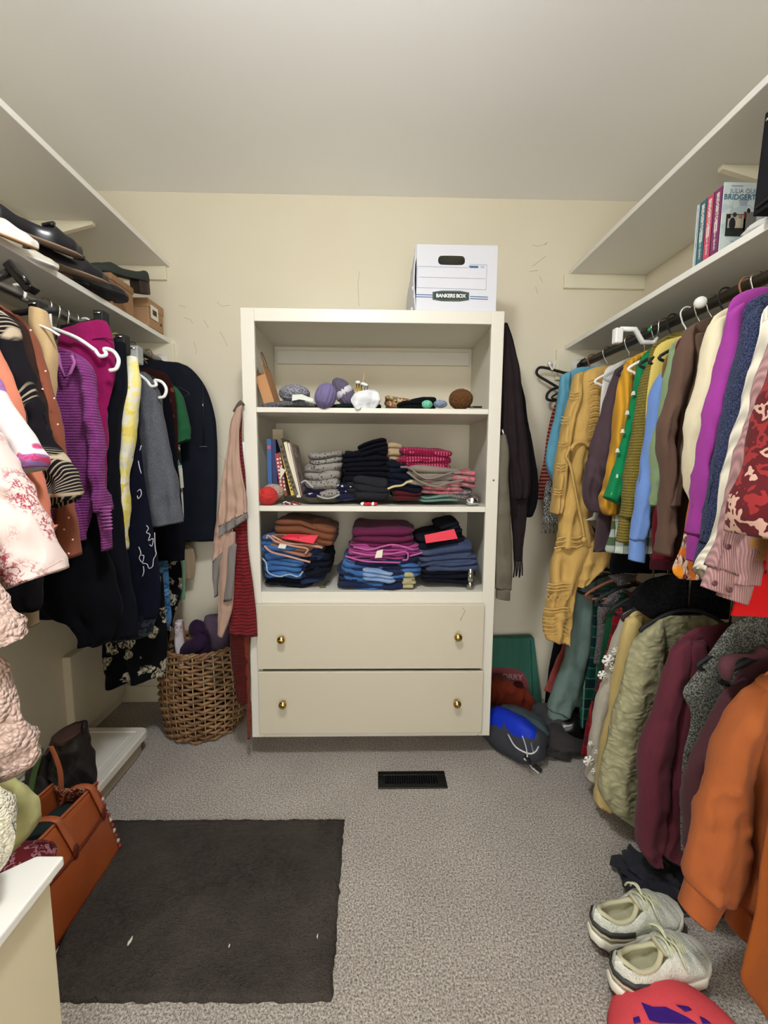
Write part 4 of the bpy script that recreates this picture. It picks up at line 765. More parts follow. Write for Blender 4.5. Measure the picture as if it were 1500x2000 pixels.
# white plastic hangers with curled shoulder tips
def white_hanger(Y, label, tip, elbow, knee, neck, hookx):
    t = thing('clothes_hanger', label, 'hanger', (RXL, Y, pY(*tip, Y).z), 'hangers on the left rod')
    P = lambda q: pY(q[0], q[1], Y)
    pts = [P(neck), P(knee), P(elbow)]
    G().tube(bez(pts, 6), .0055, 8).mk('arm', m_hw, t)
    e = P(elbow); d = (P(tip)-e); w = d.length; g = G()
    g.tube(bez([e, e+Vector((.012, 0, -.016)), e+Vector((.03, 0, -.012)), e+Vector((.026, 0, .004)), e+Vector((.05, 0, -.002)), e+Vector((.064, 0, -.025)), e+Vector((.056, 0, -.05)), e+Vector((.036, 0, -.056))], 5), .0055, 8)
    g.mk('curled_tip', m_hw, t)
    h = [Vector((RXL+.021*math.cos(R(a)), Y, RZ+.003+.021*math.sin(R(a)))) for a in range(200, -60, -18)]+[P(neck)+Vector((0, 0, .05)), P(neck)]
    G().tube(h, .004, 8).mk('hook', m_hw, t)
    return t
white_hanger(1.30, 'white plastic hanger with curled tip above the purple knit sweater', (215, 705), (186, 684), (150, 660), (100, 640), 0)
t = white_hanger(1.585, 'white plastic hanger poking from the charcoal heather sweater', (304, 760), (288, 745), (280, 738), (262, 725), 0)
t = thing('clothes_hanger', 'thin white wire hanger above the khaki trousers', 'hanger', (RXL, 1.165, RZ-.1), 'hangers on the left rod')
G().tube([Vector((RXL+.021*math.cos(R(a)), 1.165, RZ+.003+.021*math.sin(R(a)))) for a in range(220, -40, -18)]+[Vector((RXL+.03, 1.165, RZ-.06))], .004, 8).mk('hook', m_hw, t)
G().tube([pY(60, 628, 1.12), pY(100, 645, 1.12), pY(116, 655, 1.12)], .003, 8).mk('arms', m_hw, t)
# black clip hangers for trousers and skirts
def clip_hanger(label, Y, pts, clip, m=m_hb):
    p = [pY(u, v, Y) for u, v in pts]
    t = thing('clip_hanger', label, 'hanger', (p[0].x, Y, p[0].z-.03), 'clip hangers on the left rod')
    G().tube(p, .008, 8).mk('bar', m, t)
    G().tube([Vector((RXL+.021*math.cos(R(a)), Y, RZ+.003+.021*math.sin(R(a)))) for a in range(220, -40, -20)]+[Vector((RXL, Y, p[0].z))], .003, 8).mk('hook', m_hs, t)
    for (u, v) in clip:
        q = pY(u, v, Y-.012); c = G().box(q.x-.014, q.x+.014, Y-.024, Y+.012, q.z-.032, q.z+.022).mk('clip', m, t, smooth=False); bev(c, .003)
        G().tube([q+Vector((-.009, -.014, .012)), q+Vector((.009, -.014, .012))], .003, 6).mk('spring', m_hs, c)
    return t
clip_hanger('black clip hanger standing out behind the khaki trousers', 1.19, [(10, 615), (60, 608), (110, 606)], [(72, 606)])
clip_hanger('black clip hanger holding the magenta trousers', 1.40, [(120, 640), (160, 633), (200, 625)], [(196, 622)])
clip_hanger('clear clip hanger gripping the yellow floral trousers', 1.475, [(220, 690), (264, 690)], [(264, 690)], m_hc)
clip_hanger('black clip hanger gripping the black wide-leg trousers', 1.435, [(215, 665), (245, 665)], [(238, 668)])
# black clip hanger reaching out at the far left of the frame
t = thing('clip_hanger', 'glossy black clip hanger jutting out under the shoe shelf', 'hanger', (-.9, 1.0, 1.66), 'clip hangers on the left rod')
m_gb = mat('gloss_black_plastic', (12, 12, 14), .2)
a, b = pY(-40, 560, 1.02), pY(28, 527, 1.02)
G().tube([Vector((RXL, 1.02, RZ)), a, b], [.008, .008, .010], 8).mk('bar', m_gb, t)
q = b; c = bev(G().box(-.011, .011, -.015, .015, -.05, .022, M=Matrix.Translation(pY(34, 532, 1.02)) @ Matrix.Rotation(R(-38), 4, 'Y')).mk('clip', m_gb, t, smooth=False), .004)
G().tube([pY(24, 520, 1.0), pY(42, 538, 1.0), pY(54, 552, 1.0)], .006, 8).mk('lever', m_gb, t)
# black hangers hung from a hook on the right batten
Yh = D-.06
t = thing('coat_hook', 'white screw hook on the batten left of the light blue shirt', 'hook', pY(1077, 712, D-.02)+Vector((0, 0, -.02)))
G().tube(bez([pY(1073, 713, D-.018), pY(1074, 714, D-.05), pY(1079, 722, D-.075), pY(1083, 712, D-.085), pY(1086, 705, D-.085)], 5), .004, 8).mk('peg', m_hw, t)
G().lathe([(.012, 0), (.010, .004), (.004, .006)], pY(1074, 710, D-.018), 12, M=rotM(R(90))).mk('plate', m_hw, t)
def outline_hanger(label, pts, Y, r=.0065):
    t = thing('clothes_hanger', label, 'hanger', (pY(*pts[0], Y).x, Y, pY(*pts[0], Y).z), 'black hangers beside the light blue shirt')
    G().tube(bez([pY(u, v, Y) for u, v in pts], 6), r, 8).mk('loop', m_hb, t)
    G().tube([pY(pts[-1][0], pts[-1][1], Y), Vector((RXR-.02, Y, RZ-.10)), Vector((RXR-.021, Y, RZ)), Vector((RXR, Y, RZ+.023)), Vector((RXR+.02, Y, RZ+.005))], r*.6, 8).mk('hook', m_hb, t)
outline_hanger('black velvet hanger hooked sideways on the white screw hook', [(1095, 760), (1070, 745), (1052, 734), (1048, 726), (1054, 718), (1068, 719), (1090, 725), (1110, 729), (1126, 722)], Yh)
outline_hanger('small black hanger loop under the sideways hanger', [(1096, 782), (1076, 782), (1068, 778), (1070, 768), (1080, 760), (1100, 754)], Yh-.02)
# white clip hanger standing out from the upper right rod
t = thing('clip_hanger', 'white plastic clip hanger jutting out above the mustard sweater', 'hanger', pY(1280, 672, 1.50))
G().tube([pY(u, v, 1.50) for u, v in [(1212, 643), (1240, 643), (1254, 668), (1276, 670), (1284, 660)]], [.009, .009, .009, .009, .006], 8).mk('bar', m_hw, t)
q = pY(1206, 655, 1.49); bev(G().box(q.x-.013, q.x+.013, 1.476, 1.502, q.z-.027, q.z+.022).mk('clip', m_hw, t, smooth=False), .004)
G().tube([Vector((RXR+.021*math.cos(R(a)), 1.50, RZ+.003+.021*math.sin(R(a)))) for a in range(-40, 220, 20)]+[pY(1284, 660, 1.50)], .003, 8).mk('hook', m_hs, t)
q = pY(1262, 644, 1.47); tag(G().lathe([(.0005, -.006), (.006, -.004), (.0065, .004), (.0005, .006)], q+Vector((.012, 0, .0)), 10).mk('size_marker', mat('green_plastic', (20, 140, 70), .4)), 'tiny green size marker on the upper right rod', 'marker')
# ---------------------------------------------------------------- things in and on the dresser
def text(name, s, size, o, ux, uy, m, parent, ext=.0006, bold=False, spacing=1.0):
    cu = bpy.data.curves.new('lettering', 'FONT'); cu.body = s; cu.size = size; cu.extrude = ext; cu.align_x = 'CENTER'; cu.align_y = 'CENTER'; cu.resolution_u = 3; cu.space_character = spacing
    if bold: cu.offset = size*.025
    to = bpy.data.objects.new('lettering_tmp', cu); COL.objects.link(to); bpy.context.view_layer.update()
    me = to.evaluated_get(bpy.context.evaluated_depsgraph_get()).to_mesh()
    ux = Vector(ux).normalized(); uy = Vector(uy).normalized(); uz = ux.cross(uy)
    vs = [Vector(o)+ux*v.co.x+uy*v.co.y+uz*v.co.z for v in me.vertices]; fs = [tuple(p.vertices) for p in me.polygons]
    to.to_mesh_clear(); bpy.data.objects.remove(to); bpy.data.curves.remove(cu)
    return mk(name, vs, fs, m, parent, smooth=False)
# --- white storage carton on top
m_carton = mat('white_carton', (206, 207, 213), .7, bump=(9, .25, .01)); m_navy = mat('print_blue', (60, 96, 142), .7); m_line = mat('print_grey_blue', (132, 144, 168), .7); m_badge = mat('print_dark_green', (40, 58, 52), .7); m_badge2 = mat('print_olive', (112, 118, 92), .7)
bx0, bx1, by0, by1, bz0 = .152, .452, 1.70, 2.09, Z1; bz1 = pY(880, 478, by0).z
cb = thing('storage_box', 'white cardboard file box with oval hand hole on top of the dresser', 'box', ((bx0+bx1)/2, (by0+by1)/2, bz0))
hx, hz, ha, hb = pY(882, 508.5, by0).x, pY(882, 508.5, by0).z, .050, .0165
N = 48; g = G(); inn = []; out = []
for k in range(N):
    a = 2*PI*k/N; c, s = math.cos(a), math.sin(a)
    inn.append((hx+(ha-hb)*(1 if c > 0 else -1)*min(1, abs(c)*3)+hb*c, hz+hb*math.copysign(abs(s)**.8, s)))
    dx = (bx1-hx if c > 0 else hx-bx0)/max(abs(c), 1e-6); dz = (bz1-hz if s > 0 else hz-bz0)/max(abs(s), 1e-6); t_ = min(dx, dz)
    out.append((hx+c*t_, hz+s*t_))
corners = [(bx1, bz1), (bx0, bz1), (bx0, bz0), (bx1, bz0)]
for cx, cz in corners:
    k = min(range(N), key=lambda i: (out[i][0]-cx)**2+(out[i][1]-cz)**2); out[k] = (cx, cz)
vs = [(x, by0, z) for x, z in inn]+[(x, by0, z) for x, z in out]+[(x, by0+.004, z) for x, z in inn]+[(x, by0+.004, z) for x, z in out]; fs = []
for k in range(N):
    l = (k+1) % N; fs += [(k, l, N+l, N+k), (2*N+k, 3*N+k, 3*N+l, 2*N+l), (k, 2*N+k, 2*N+l, l), (N+k, N+l, 3*N+l, 3*N+k)]
mk('front_panel', vs, fs, m_carton, cb, smooth=False)
box('back_panel', bx0, bx1, by1-.004, by1, bz0, bz1-.01, m_carton, cb); box('bottom_panel', bx0+.004, bx1-.004, by0+.004, by1-.004, bz0, bz0+.004, m_carton, cb)
box('side_panel', bx1-.004, bx1, by0+.004, by1-.004, bz0, bz1-.006, m_carton, cb)
vs = []; fs = []
for j in range(13):
    y = by0+.004+(by1-by0-.008)*j/12
    for k in range(7):
        z = bz0+(bz1-bz0-.012*(j/12))*k/6; bow = -.008*math.sin(PI*k/6)-.006*noise.noise(Vector((y*30, z*20, 3)))*(k/6)
        vs.append((bx0+bow, y, z))
for j in range(12):
    for k in range(6): a = j*7+k; fs.append((a, a+7, a+8, a+1))
solid(mk('side_panel', vs, fs, m_carton, cb), .004)
for k, (vz, xx) in enumerate([(.12, -.012), (.09, -.006), (.045, -.014)]):
    G().blob((bx0+xx, by0+.02, bz0+vz-.03), .005, .008, .008, seed=k, amp=.4, n=10, m=6).mk('torn_edge', m_carton, cb)
box('top_flap', bx0+.006, bx1-.006, by0+.006, by1-.006, bz1-.016, bz1-.012, m_carton, cb)
tag(G().blob((hx+.01, by0+.10, hz-.01), .04, .05, .02, seed=8, amp=.5).mk('lime_folder', mat('lime_paper', (190, 190, 70), .7)), 'lime green papers glimpsed through the hand hole of the file box', 'papers')
def fr(u, v): p = pY(u, v, by0); return p.x, p.z
def strip(u0, v0, u1, v1, w, m, nm='printed_line'):
    x0, z0 = fr(u0, v0); x1, z1 = fr(u1, v1); d = Vector((x1-x0, 0, z1-z0)).normalized(); n = Vector((-d.z, 0, d.x))*w*.5
    A, B = Vector((x0, by0, z0)), Vector((x1, by0, z1)); G().prism([A-n, B-n, B+n, A+n], (0, 0, 0), (0, -.0006, 0)).mk(nm, m, cb, smooth=False)
for a in [(815, 520, 913, 523), (913, 523, 919, 516.5), (919, 516.5, 951, 517.5), (951, 517.5, 949, 566), (949, 566, 814, 561.5), (814, 561.5, 815, 520), (818, 541, 947.5, 544.5)]: strip(*a, .0013, m_line)
strip(917, 521.2, 934, 521.5, .0075, m_navy, 'printed_block')
text('lettering', '703', .010, Vector((fr(942, 522)[0], by0-.0006, fr(942, 522)[1])), (1, 0, 0), (0, 0, 1), m_line, cb)
for dv, w in ((0, .003), (4.2, .003)):
    strip(811, 575.2+dv, 845, 576.3+dv, w, m_navy, 'printed_stripe'); strip(918, 579+dv, 953, 580.5+dv, w, m_navy, 'printed_stripe')
cx, cz = fr(880.5, 578.3)
def badge(hw, hh, dy, m, nm):
    pts = [Vector((cx-hw, by0, cz-hh*.72)), Vector((cx-hw*.5, by0, cz-hh)), Vector((cx+hw*.5, by0, cz-hh)), Vector((cx+hw, by0, cz-hh*.72)), Vector((cx+hw, by0, cz+hh*.72)), Vector((cx+hw*.5, by0, cz+hh)), Vector((cx-hw*.5, by0, cz+hh)), Vector((cx-hw, by0, cz+hh*.72))]
    G().prism(pts, (0, 0, 0), (0, -dy, 0)).mk(nm, m, cb, smooth=False)
badge(.0685, .0190, .0006, m_badge, 'badge'); badge(.0660, .0168, .0009, m_badge2, 'badge_ring'); badge(.0645, .0153, .0012, m_badge, 'badge_field')
text('lettering', 'BANKERS BOX', .0178, (cx, by0-.0014, cz), (1, 0, 0), (0, 0, 1), mat('print_white', (240, 240, 240), .7), cb, bold=True, spacing=.93)

# --- helpers for soft goods
def yarn_ball(name, label, c, r, m, seed=0, n=70, sy=1, sz=1, cat='yarn', strand=.0016, parent=None):
    """a wound ball: a core plus strands laid round it"""
    c = Vector(c); t = parent or thing(name, label, cat, c-Vector((0, 0, r*sz)))
    G().blob(c, r*.93, r*.93*sy, r*.93*sz, seed=seed, amp=.06).mk('core', m, t)
    rnd = random.Random(seed); g = G()
    for k in range(n):
        ax = Vector((rnd.gauss(0, 1), rnd.gauss(0, 1), rnd.gauss(0, 1))).normalized(); b = ax.orthogonal().normalized(); e = ax.cross(b); a0 = rnd.random()*6; q = rnd.uniform(.93, 1.0); off = rnd.uniform(-.35, .35)
        pts = []
        for i in range(11):
            a = a0+i*.28; d = (b*math.cos(a)+e*math.sin(a))*math.sqrt(1-off*off)+ax*off
            pts.append(c+Vector((d.x, d.y*sy, d.z*sz))*r*q)
        g.tube(pts, strand, 4, cap=False)
    o = g.mk('strands', m, t); o['kind'] = 'stuff'; return t
def fold_stack(name, label, cat, m, layers, Yf, depth=.26, seed=0, sq=.42, amp=.16, group=None):
    """layers: pixel boxes (uL, vTop, uR, vBottom[, tilt]) seen at depth Yf: soft folded slabs, one over the other"""
    ps = [(pY(l[0], l[1], Yf), pY(l[2], l[3], Yf), R(l[4]) if len(l) > 4 else 0, l[5] if len(l) > 5 else m) for l in layers]
    zb = min(p[1].z for p in ps); xc = sum((p[0].x+p[1].x)/2 for p in ps)/len(ps)
    t = thing(name, label, cat, (xc, Yf+depth/2, zb), group)
    fl_ = max([z for z in (zs1, zs2, zs3) if z < zb+.03] or [0])
    for i, (a, b, ti, mm) in enumerate(ps):
        c = Vector(((a.x+b.x)/2, Yf+depth/2, (a.z+b.z)/2)); RX, RZ_ = abs(b.x-a.x)/2, abs(a.z-b.z)/2
        nl = max(1, min(3, round(RZ_*2/.017))); g = G(); M = rotM(0, ti, 0); n_, m_ = 44, 12; rnd = random.Random(seed*13+i)
        for l in range(nl):
            rz = RZ_/nl*(1.15+.4*rnd.random()); zo = RZ_*(2*(l+.5)/nl-1); rx = RX*(1-.07*rnd.random()); xo = (rnd.random()-.5)*RX*.07; yo = (rnd.random()-.5)*.012; vs = []
            for j in range(m_+1):
                th = PI*j/m_
                for k in range(n_):
                    ph = 2*PI*k/n_; sp = lambda x, e: math.copysign(abs(x)**e, x)
                    d = Vector((sp(math.sin(th), .45)*sp(math.cos(ph), .30), sp(math.sin(th), .45)*sp(math.sin(ph), .30), sp(math.cos(th), .75)))
                    p = Vector((d.x*rx+xo, d.y*depth/2+yo, d.z*rz+zo)); q = p*13+Vector((seed*5.3, i*3+l*.35, seed)); q2 = p*38+Vector((seed, l*2.1, 3))
                    p += Vector((noise.noise(q)*.012+noise.noise(q2)*.003, noise.noise(q+Vector((3, 1, 7)))*.016+noise.noise(q2+Vector((5, 5, 5)))*.004, (noise.noise(q*.8+Vector((8, 2, 1)))*.016+noise.noise(q2+Vector((1, 8, 2)))*.003)))*amp/.16
                    w_ = c+M @ p; w_.z = max(w_.z, fl_+.0008); w_.x = min(max(w_.x, X0+.022), X1-.022); w_.y = max(w_.y, YF-.04) if w_.z < fl_+.05 else w_.y
                    vs.append(w_)
            g.add(vs, [(j*n_+k, j*n_+(k+1) % n_, (j+1)*n_+(k+1) % n_, (j+1)*n_+k) for j in range(m_) for k in range(n_)])
        g.mk('fold', mm, t)
    return t
def edge_roll(t, pts, Y, r, m, nm='rolled_edge'):
    G().tube(bez([pY(u, v, Y) for u, v in pts], 5), r, 8).mk(nm, m, t)

# --- top shelf
kb = thing('paper_bag', 'brown kraft paper gift bag leaning in the left corner of the top shelf', 'bag', (-.44, 1.85, zs1))
m_kraft = mat('kraft_paper', (176, 128, 84), .8, bump=(40, .1)); m_kin = mat('kraft_inside', (110, 74, 46), .9)
Mk = Matrix.Translation((-.425, 1.80, zs1)) @ Matrix.Rotation(R(-17), 4, 'Y')
def kp(name, x0, x1, y0, y1, z0, z1, m=m_kraft): return G().box(x0, x1, y0, y1, z0, z1, M=Mk).mk(name, m, kb, smooth=False)
kp('side_panel', 0, .0012, -.07, .07, 0, .165); kp('side_panel', .04, .0412, -.07, .07, 0, .165)
kp('gusset', 0, .04, -.07, -.0688, 0, .125); kp('gusset', 0, .04, .0688, .07, 0, .165); kp('bottom', 0, .04, -.07, .07, 0, .001)
for xx in (0, .041):
    G().tube(bez([Mk @ Vector((xx, -.03, .155)), Mk @ Vector((xx, -.022, .21)), Mk @ Vector((xx, 0, .225)), Mk @ Vector((xx, .022, .21)), Mk @ Vector((xx, .03, .155))], 5), .0022, 6).mk('handle', m_kin, kb)
m_gk = C_('dark_grey_knit', (66, 66, 68), 'tweed', (84, 84, 86), (120, 120, 122), s=.8)
fold_stack('scarf', 'dark grey knitted scarf spread flat along the left of the top shelf', 'scarf', m_gk, [(503, 783, 616, 797)], 1.70, depth=.22, seed=1)
t = yarn_ball('yarn_skein', 'grey marled chunky yarn skein on the top shelf left of the purple yarn', (pY(575, 769, 1.74)), .058, C_('marled_grey', (96, 98, 106), 'tweed', (120, 120, 130), (170, 170, 178)), seed=4, n=90, sz=.55, strand=.003)
lbl = mat('label_paper', (205, 208, 200), .7); g = G(); a = [pY(571, 771, 1.675), pY(589, 770, 1.675), pY(612, 779, 1.675), pY(612, 785, 1.675), pY(585, 780, 1.675), pY(570, 783, 1.675)]; g.prism(a, (0, 0, 0), (0, .0015, 0)); tag(g.mk('paper_tag', lbl, smooth=False), 'pale paper yarn label lying on the dark grey scarf', 'label')
m_lp = C_('lavender_yarn', (118, 108, 148), 'gauze', s=1.6); m_dp = C_('dusty_purple_yarn', (98, 90, 112), 'gauze', s=1.6)
def skein(name, label, c, rx, rz, m, ang, band=True, seed=0):
    t = thing(name, label, 'yarn', (c.x, c.y, c.z-rz), 'yarn skeins on the top shelf'); rnd = random.Random(seed)
    for k in range(14):
        a = 2*PI*k/14; off = Vector((math.cos(a)*rx*.45, math.sin(a)*.022, 0)); d = Vector((math.sin(ang), 0, math.cos(ang)))
        n_ = Vector((math.cos(ang), 0, -math.sin(ang)))
        o2 = n_*math.cos(a)*rx*.5+Vector((0, math.sin(a)*.025, 0))
        pts = [c-d*rz+o2*.4, c-d*rz*.5+o2*1.15, c+o2*(1.25 if not band else .95), c+d*rz*.5+o2*1.15, c+d*rz+o2*.4]
        G().tube(bez(pts, 5), [rx*.12+rx*.24*math.sin(PI*min(1, i/20)) for i in range(21)], 9).mk('strand_bundle', m, t)
    if band: G().tube([c-d*.012, c+d*.012], rx*.98, 16).mk('paper_band', mat('band_paper', (196, 190, 196), .7), t)
    return t
skein('yarn_skein', 'dusty purple yarn skein with pale paper band standing behind the lavender one', pY(672, 768, 1.76), .040, .062, m_dp, R(-35), seed=2)
skein('yarn_skein', 'lavender purple yarn skein drooping over the shelf edge', pY(636, 774, 1.69), .042, .046, m_lp, R(20), band=False, seed=1)
fold_stack('pouch', 'dark green cloth pouch under the white fabric bag', 'pouch', C_('dark_green_cloth', (24, 34, 30)), [(640, 785, 748, 798)], 1.72, depth=.2, seed=3)
kn = thing('knitting_needles', 'bundle of gold and wooden knitting needles with white end caps', 'needles', pY(702, 790, 1.80))
m_gold = mat('gold_needle', (196, 160, 70), .3, .8)
for i, (a, b, rr, mm) in enumerate([((712, 728), (700, 788), .0013, mat('bamboo', (210, 180, 130), .6)), ((697, 748), (692, 790), .003, m_gold), ((702, 748), (697, 790), .003, m_gold), ((706, 752), (702, 790), .003, m_gold), ((714, 752), (706, 790), .0016, m_hs), ((719, 752), (710, 790), .0016, m_hs)]):
    G().tube([pY(*a, 1.80), pY(*b, 1.80)], rr, 8).mk('needle', mm, kn)
for u, v in [(699, 747), (709, 750), (714, 752)]:
    G().blob(pY(u, v, 1.79), .011, .010, .007, seed=u, amp=.05, n=12, m=8).mk('end_cap', m_hw, kn)
t = thing('fabric_bag', 'white cotton bag draped over the edge of the top shelf', 'bag', pY(712, 803, 1.68))
rows = seg(1.695, [(690, 768, 728, 762, .5), (685, 780, 736, 768), (690, 792, 742, 784), (696, 802, 730, 800, .6)]); loft('cloth', rows, C_('white_linen', (226, 228, 230)), t, th=.05, folds=2, amp=.006, seed=6, wr=.008)
fold_stack('pouch', 'cream pouch with pink flowers lying right of the white cotton bag', 'pouch', C_('pink_floral_canvas', (190, 166, 130), 'patch', (150, 60, 50), (110, 110, 70), (190, 166, 130), s=2), [(752, 776, 806, 797, 4)], 1.80, depth=.14, seed=5)
fold_stack('belt_bag', 'black strapped bag lying flat on the top shelf', 'bag', C_('black_nylon2', (16, 18, 20)), [(778, 782, 850, 797, -6), (800, 774, 858, 786, -4)], 1.76, depth=.16, seed=6)
yarn_ball('yarn_ball', 'small mint green ball of yarn on the top shelf', pY(834, 790, 1.71), .021, C_('mint_yarn', (120, 204, 170)), seed=8, n=40, sz=.7)
yarn_ball('yarn_skein', 'pale blue skein of yarn between the mint and brown balls', pY(860, 789, 1.71), .026, C_('pale_blue_yarn', (142, 158, 180)), seed=9, n=60, sz=.55)
yarn_ball('yarn_ball', 'round brown ball of yarn at the right end of the top shelf', pY(900, 780, 1.74), .046, C_('brown_yarn', (104, 68, 36)), seed=10, n=120, sz=.85, strand=.0022)
tag(G().tube([pY(915, 795, 1.72), pY(941, 795, 1.73)], .0035, 8).mk('black_case', m_gb), 'slim black case lying right of the brown yarn ball', 'case')

# --- middle shelf: books
def book(label, ut, vt, ub, vb, wpx, Y, dep, m, mp=None, name='book', cat='book'):
    a, b = pY(ut, vt, Y), pY(ub, vb, Y); w = wpx/850.3*Y; b.z = max(b.z, zs2+.001)
    t = thing(name, label, cat, (b.x+w/2, Y+dep/2, b.z), 'books on the middle shelf'); d = (a-b); h = d.length; ang = math.atan2(d.x, d.z)
    M = Matrix.Translation(b) @ Matrix.Rotation(ang, 4, 'Y')
    c = .0018 if w > .008 else .001
    g = G(); g.box(0, c, 0, dep, 0, h, M=M); g.box(w-c, w, 0, dep, 0, h, M=M); g.box(0, w, -.001, c, 0, h, M=M)
    g.mk('cover', m, t, smooth=False)
    G().box(c, w-c, c, dep-.003, .003, h-.003, M=M).mk('pages', mp or mat('page_edges', (216, 204, 176), .8), t, smooth=False)
    return t, M, w, h
bm_ = lambda n, c: mat('cover_'+n, c, .45)
Bk = [('tall blue hardback standing against the left side of the middle shelf', 521, 857, 524, 966, 8, bm_('blue', (40, 88, 140))), ('navy blue book next to the tall blue hardback', 529, 858, 534, 966, 9, bm_('navy', (24, 34, 84))),
      ('thin grey green booklet between navy and red books', 531, 884, 540, 966, 5, bm_('greygreen', (122, 132, 122))), ('red book with white spots on the spine', 537, 886, 548, 966, 7, bm_('red', (150, 40, 50))),
      ('slim brown book beside the red book', 543, 884, 556, 968, 5, bm_('brown', (110, 62, 40))), ('yellow spined book with black title marks', 549, 886, 569, 968, 6, bm_('yellow', (204, 176, 72))),
      ('dark olive book leaning behind the yellow book', 541, 858, 575, 968, 8, bm_('olive', (84, 76, 56))), ('thick cream book leaning to the left', 554, 864, 580, 972, 6, bm_('cream', (214, 204, 176))), ('slim white magazine leaning beside the cream book', 562, 866, 585, 972, 3, bm_('white', (212, 206, 196)))]
for i, (lab, ut, vt, ub, vb, w, m) in enumerate(Bk):
    t, M, w_, h = book(lab, ut, vt, ub, vb, w, 1.77+.004*(i % 3), .17, m)
    if 'red book' in lab or 'yellow' in lab:
        for k in range(9): G().box(w_*.25, w_*.75, -.0016, -.001, h*(.12+.09*k), h*(.16+.09*k), M=M).mk('spine_mark', mat('spine_white', (220, 210, 200), .7) if 'red' in lab else mat('spine_black', (40, 34, 20), .7), t, smooth=False)
    if lab.startswith('tall blue'): G().box(w_*.1, w_*.9, -.0016, -.001, h*.82, h*.88, M=M).mk('spine_label', mat('spine_pink', (190, 70, 100), .6), t, smooth=False)
t, M, w_, h = book('brown book with a painted tree cover facing right', 566, 868, 590, 974, 2, 1.77, .17, bm_('tree', (140, 116, 104)))
G().box(w_, w_+.0006, .01, .16, .02, h-.01, M=M).mk('cover_picture', C_('tree_picture', (142, 118, 106), 'patch', (104, 80, 60), (160, 140, 128), (120, 96, 80), s=1), t, smooth=False)
tag(box('folder', -.445, -.40, 1.93, 1.934, zs2, pY(522, 838, 1.93).z, mat('beige_folder', (196, 182, 152), .7)), 'beige card folder standing behind the blue books', 'folder')
g = G(); g.prism([pY(547, 912, 1.755), pY(558, 918, 1.755), pY(549, 934, 1.755), pY(548, 950, 1.755)], (0, 0, 0), (0, .001, 0)); tag(g.mk('paper_scrap', mat('scrap_paper', (205, 200, 190), .8), smooth=False), 'torn white paper corner sticking out between the books', 'paper')
yarn_ball('yarn_skein', 'cream and pink skein of yarn behind the red yarn ball', pY(534, 960, 1.765), .042, C_('oatmeal_yarn', (190, 164, 152)), seed=12, n=90, sz=.7, strand=.0024)
c = pY(523, 967, 1.715); c.z = zs2+.036
yarn_ball('yarn_ball', 'bright coral red ball of yarn in the left corner of the middle shelf', c, .038, C_('coral_red_yarn', (206, 60, 58)), seed=13, n=120, sz=.95)
t = thing('hair_ties', 'tangle of dark red and white cords at the foot of the books', 'cords', (pY(565, 978, 1.72).x, 1.72, zs2))
for k in range(7):
    rnd = random.Random(k); q = Vector((pY(556+k*4, 978, 1.72).x, 1.715+.012*rnd.random(), zs2+.003+.006*(k % 2)))
    G().tube(bez([q+Vector((-.014, 0, 0)), q+Vector((-.004, .008, .004)), q+Vector((.006, -.006, .001)), q+Vector((.014, .004, 0))], 4), .0022, 6).mk('cord', [mat('wine_cord', (110, 26, 34), .7), m_hw, mat('rust_cord', (150, 60, 36), .7)][k % 3], t)
# --- middle shelf: folded clothes
m_leo = C_('grey_leopard', (132, 128, 122), 'dots', (40, 38, 38), s=3.2); m_navydot = C_('navy_dots', (24, 24, 52), 'dots', (190, 190, 200), s=1.6)
fold_stack('trousers', 'navy polka dot garment folded beneath the leopard print one', 'clothing', m_navydot, [(588, 945, 700, 977)], 1.74, depth=.28, seed=14)
fold_stack('trousers', 'olive grey garment at the very bottom under the navy dots', 'clothing', C_('olive_grey', (66, 62, 48)), [(586, 968, 662, 980)], 1.735, depth=.28, seed=15)
t = fold_stack('top', 'grey leopard print garment folded on the middle shelf', 'clothing', m_leo, [(590, 905, 664, 955), (602, 884, 668, 918), (620, 915, 664, 972)], 1.725, depth=.28, seed=16)
edge_roll(t, [(588, 943), (597, 939), (606, 948), (612, 952)], 1.722, .0035, C_('grey_hem', (170, 168, 162))); edge_roll(t, [(619, 968), (634, 973), (650, 972), (662, 966)], 1.722, .0035, C_('grey_hem', (170, 168, 162)))
m_bk = C_('black_jersey', (14, 15, 24)); m_bk2 = C_('faded_black', (38, 38, 42))
fold_stack('trousers', 'tall pile of black leggings in the middle of the middle shelf', 'clothing', m_bk, [(664, 935, 762, 974, 0, m_bk2), (666, 905, 775, 945), (664, 878, 762, 915, -4), (700, 862, 758, 890, -14)], 1.74, depth=.28, seed=17)
fold_stack('trousers', 'faded black jeans folded at the front beside the black leggings', 'clothing', m_bk2, [(690, 932, 760, 975, 4)], 1.71, depth=.12, seed=18)
fold_stack('cap', 'beige crumpled sun hat stuffed on top behind the black leggings', 'hat', C_('beige_cotton', (182, 158, 124)), [(748, 868, 788, 900, 4), (756, 890, 782, 904)], 1.82, depth=.16, seed=19)
t = fold_stack('trousers', 'navy sports leggings with a cream zigzag stripe', 'clothing', C_('navy_jersey', (18, 22, 36)), [(755, 900, 800, 935), (754, 922, 828, 962, 6)], 1.725, depth=.26, seed=20)
edge_roll(t, [(757, 955), (770, 950), (785, 948), (795, 942), (806, 940)], 1.716, .0045, C_('cream_trim', (200, 186, 140)), 'stripe')
fold_stack('top', 'dark maroon garment at the bottom between navy leggings and teal towel', 'clothing', C_('dark_maroon', (80, 18, 26)), [(766, 958, 826, 978)], 1.73, depth=.25, seed=21)
fold_stack('towel', 'pale teal towel at the bottom right of the middle shelf', 'towel', C_('pale_teal', (102, 136, 124)), [(820, 966, 904, 979)], 1.735, depth=.25, seed=22)
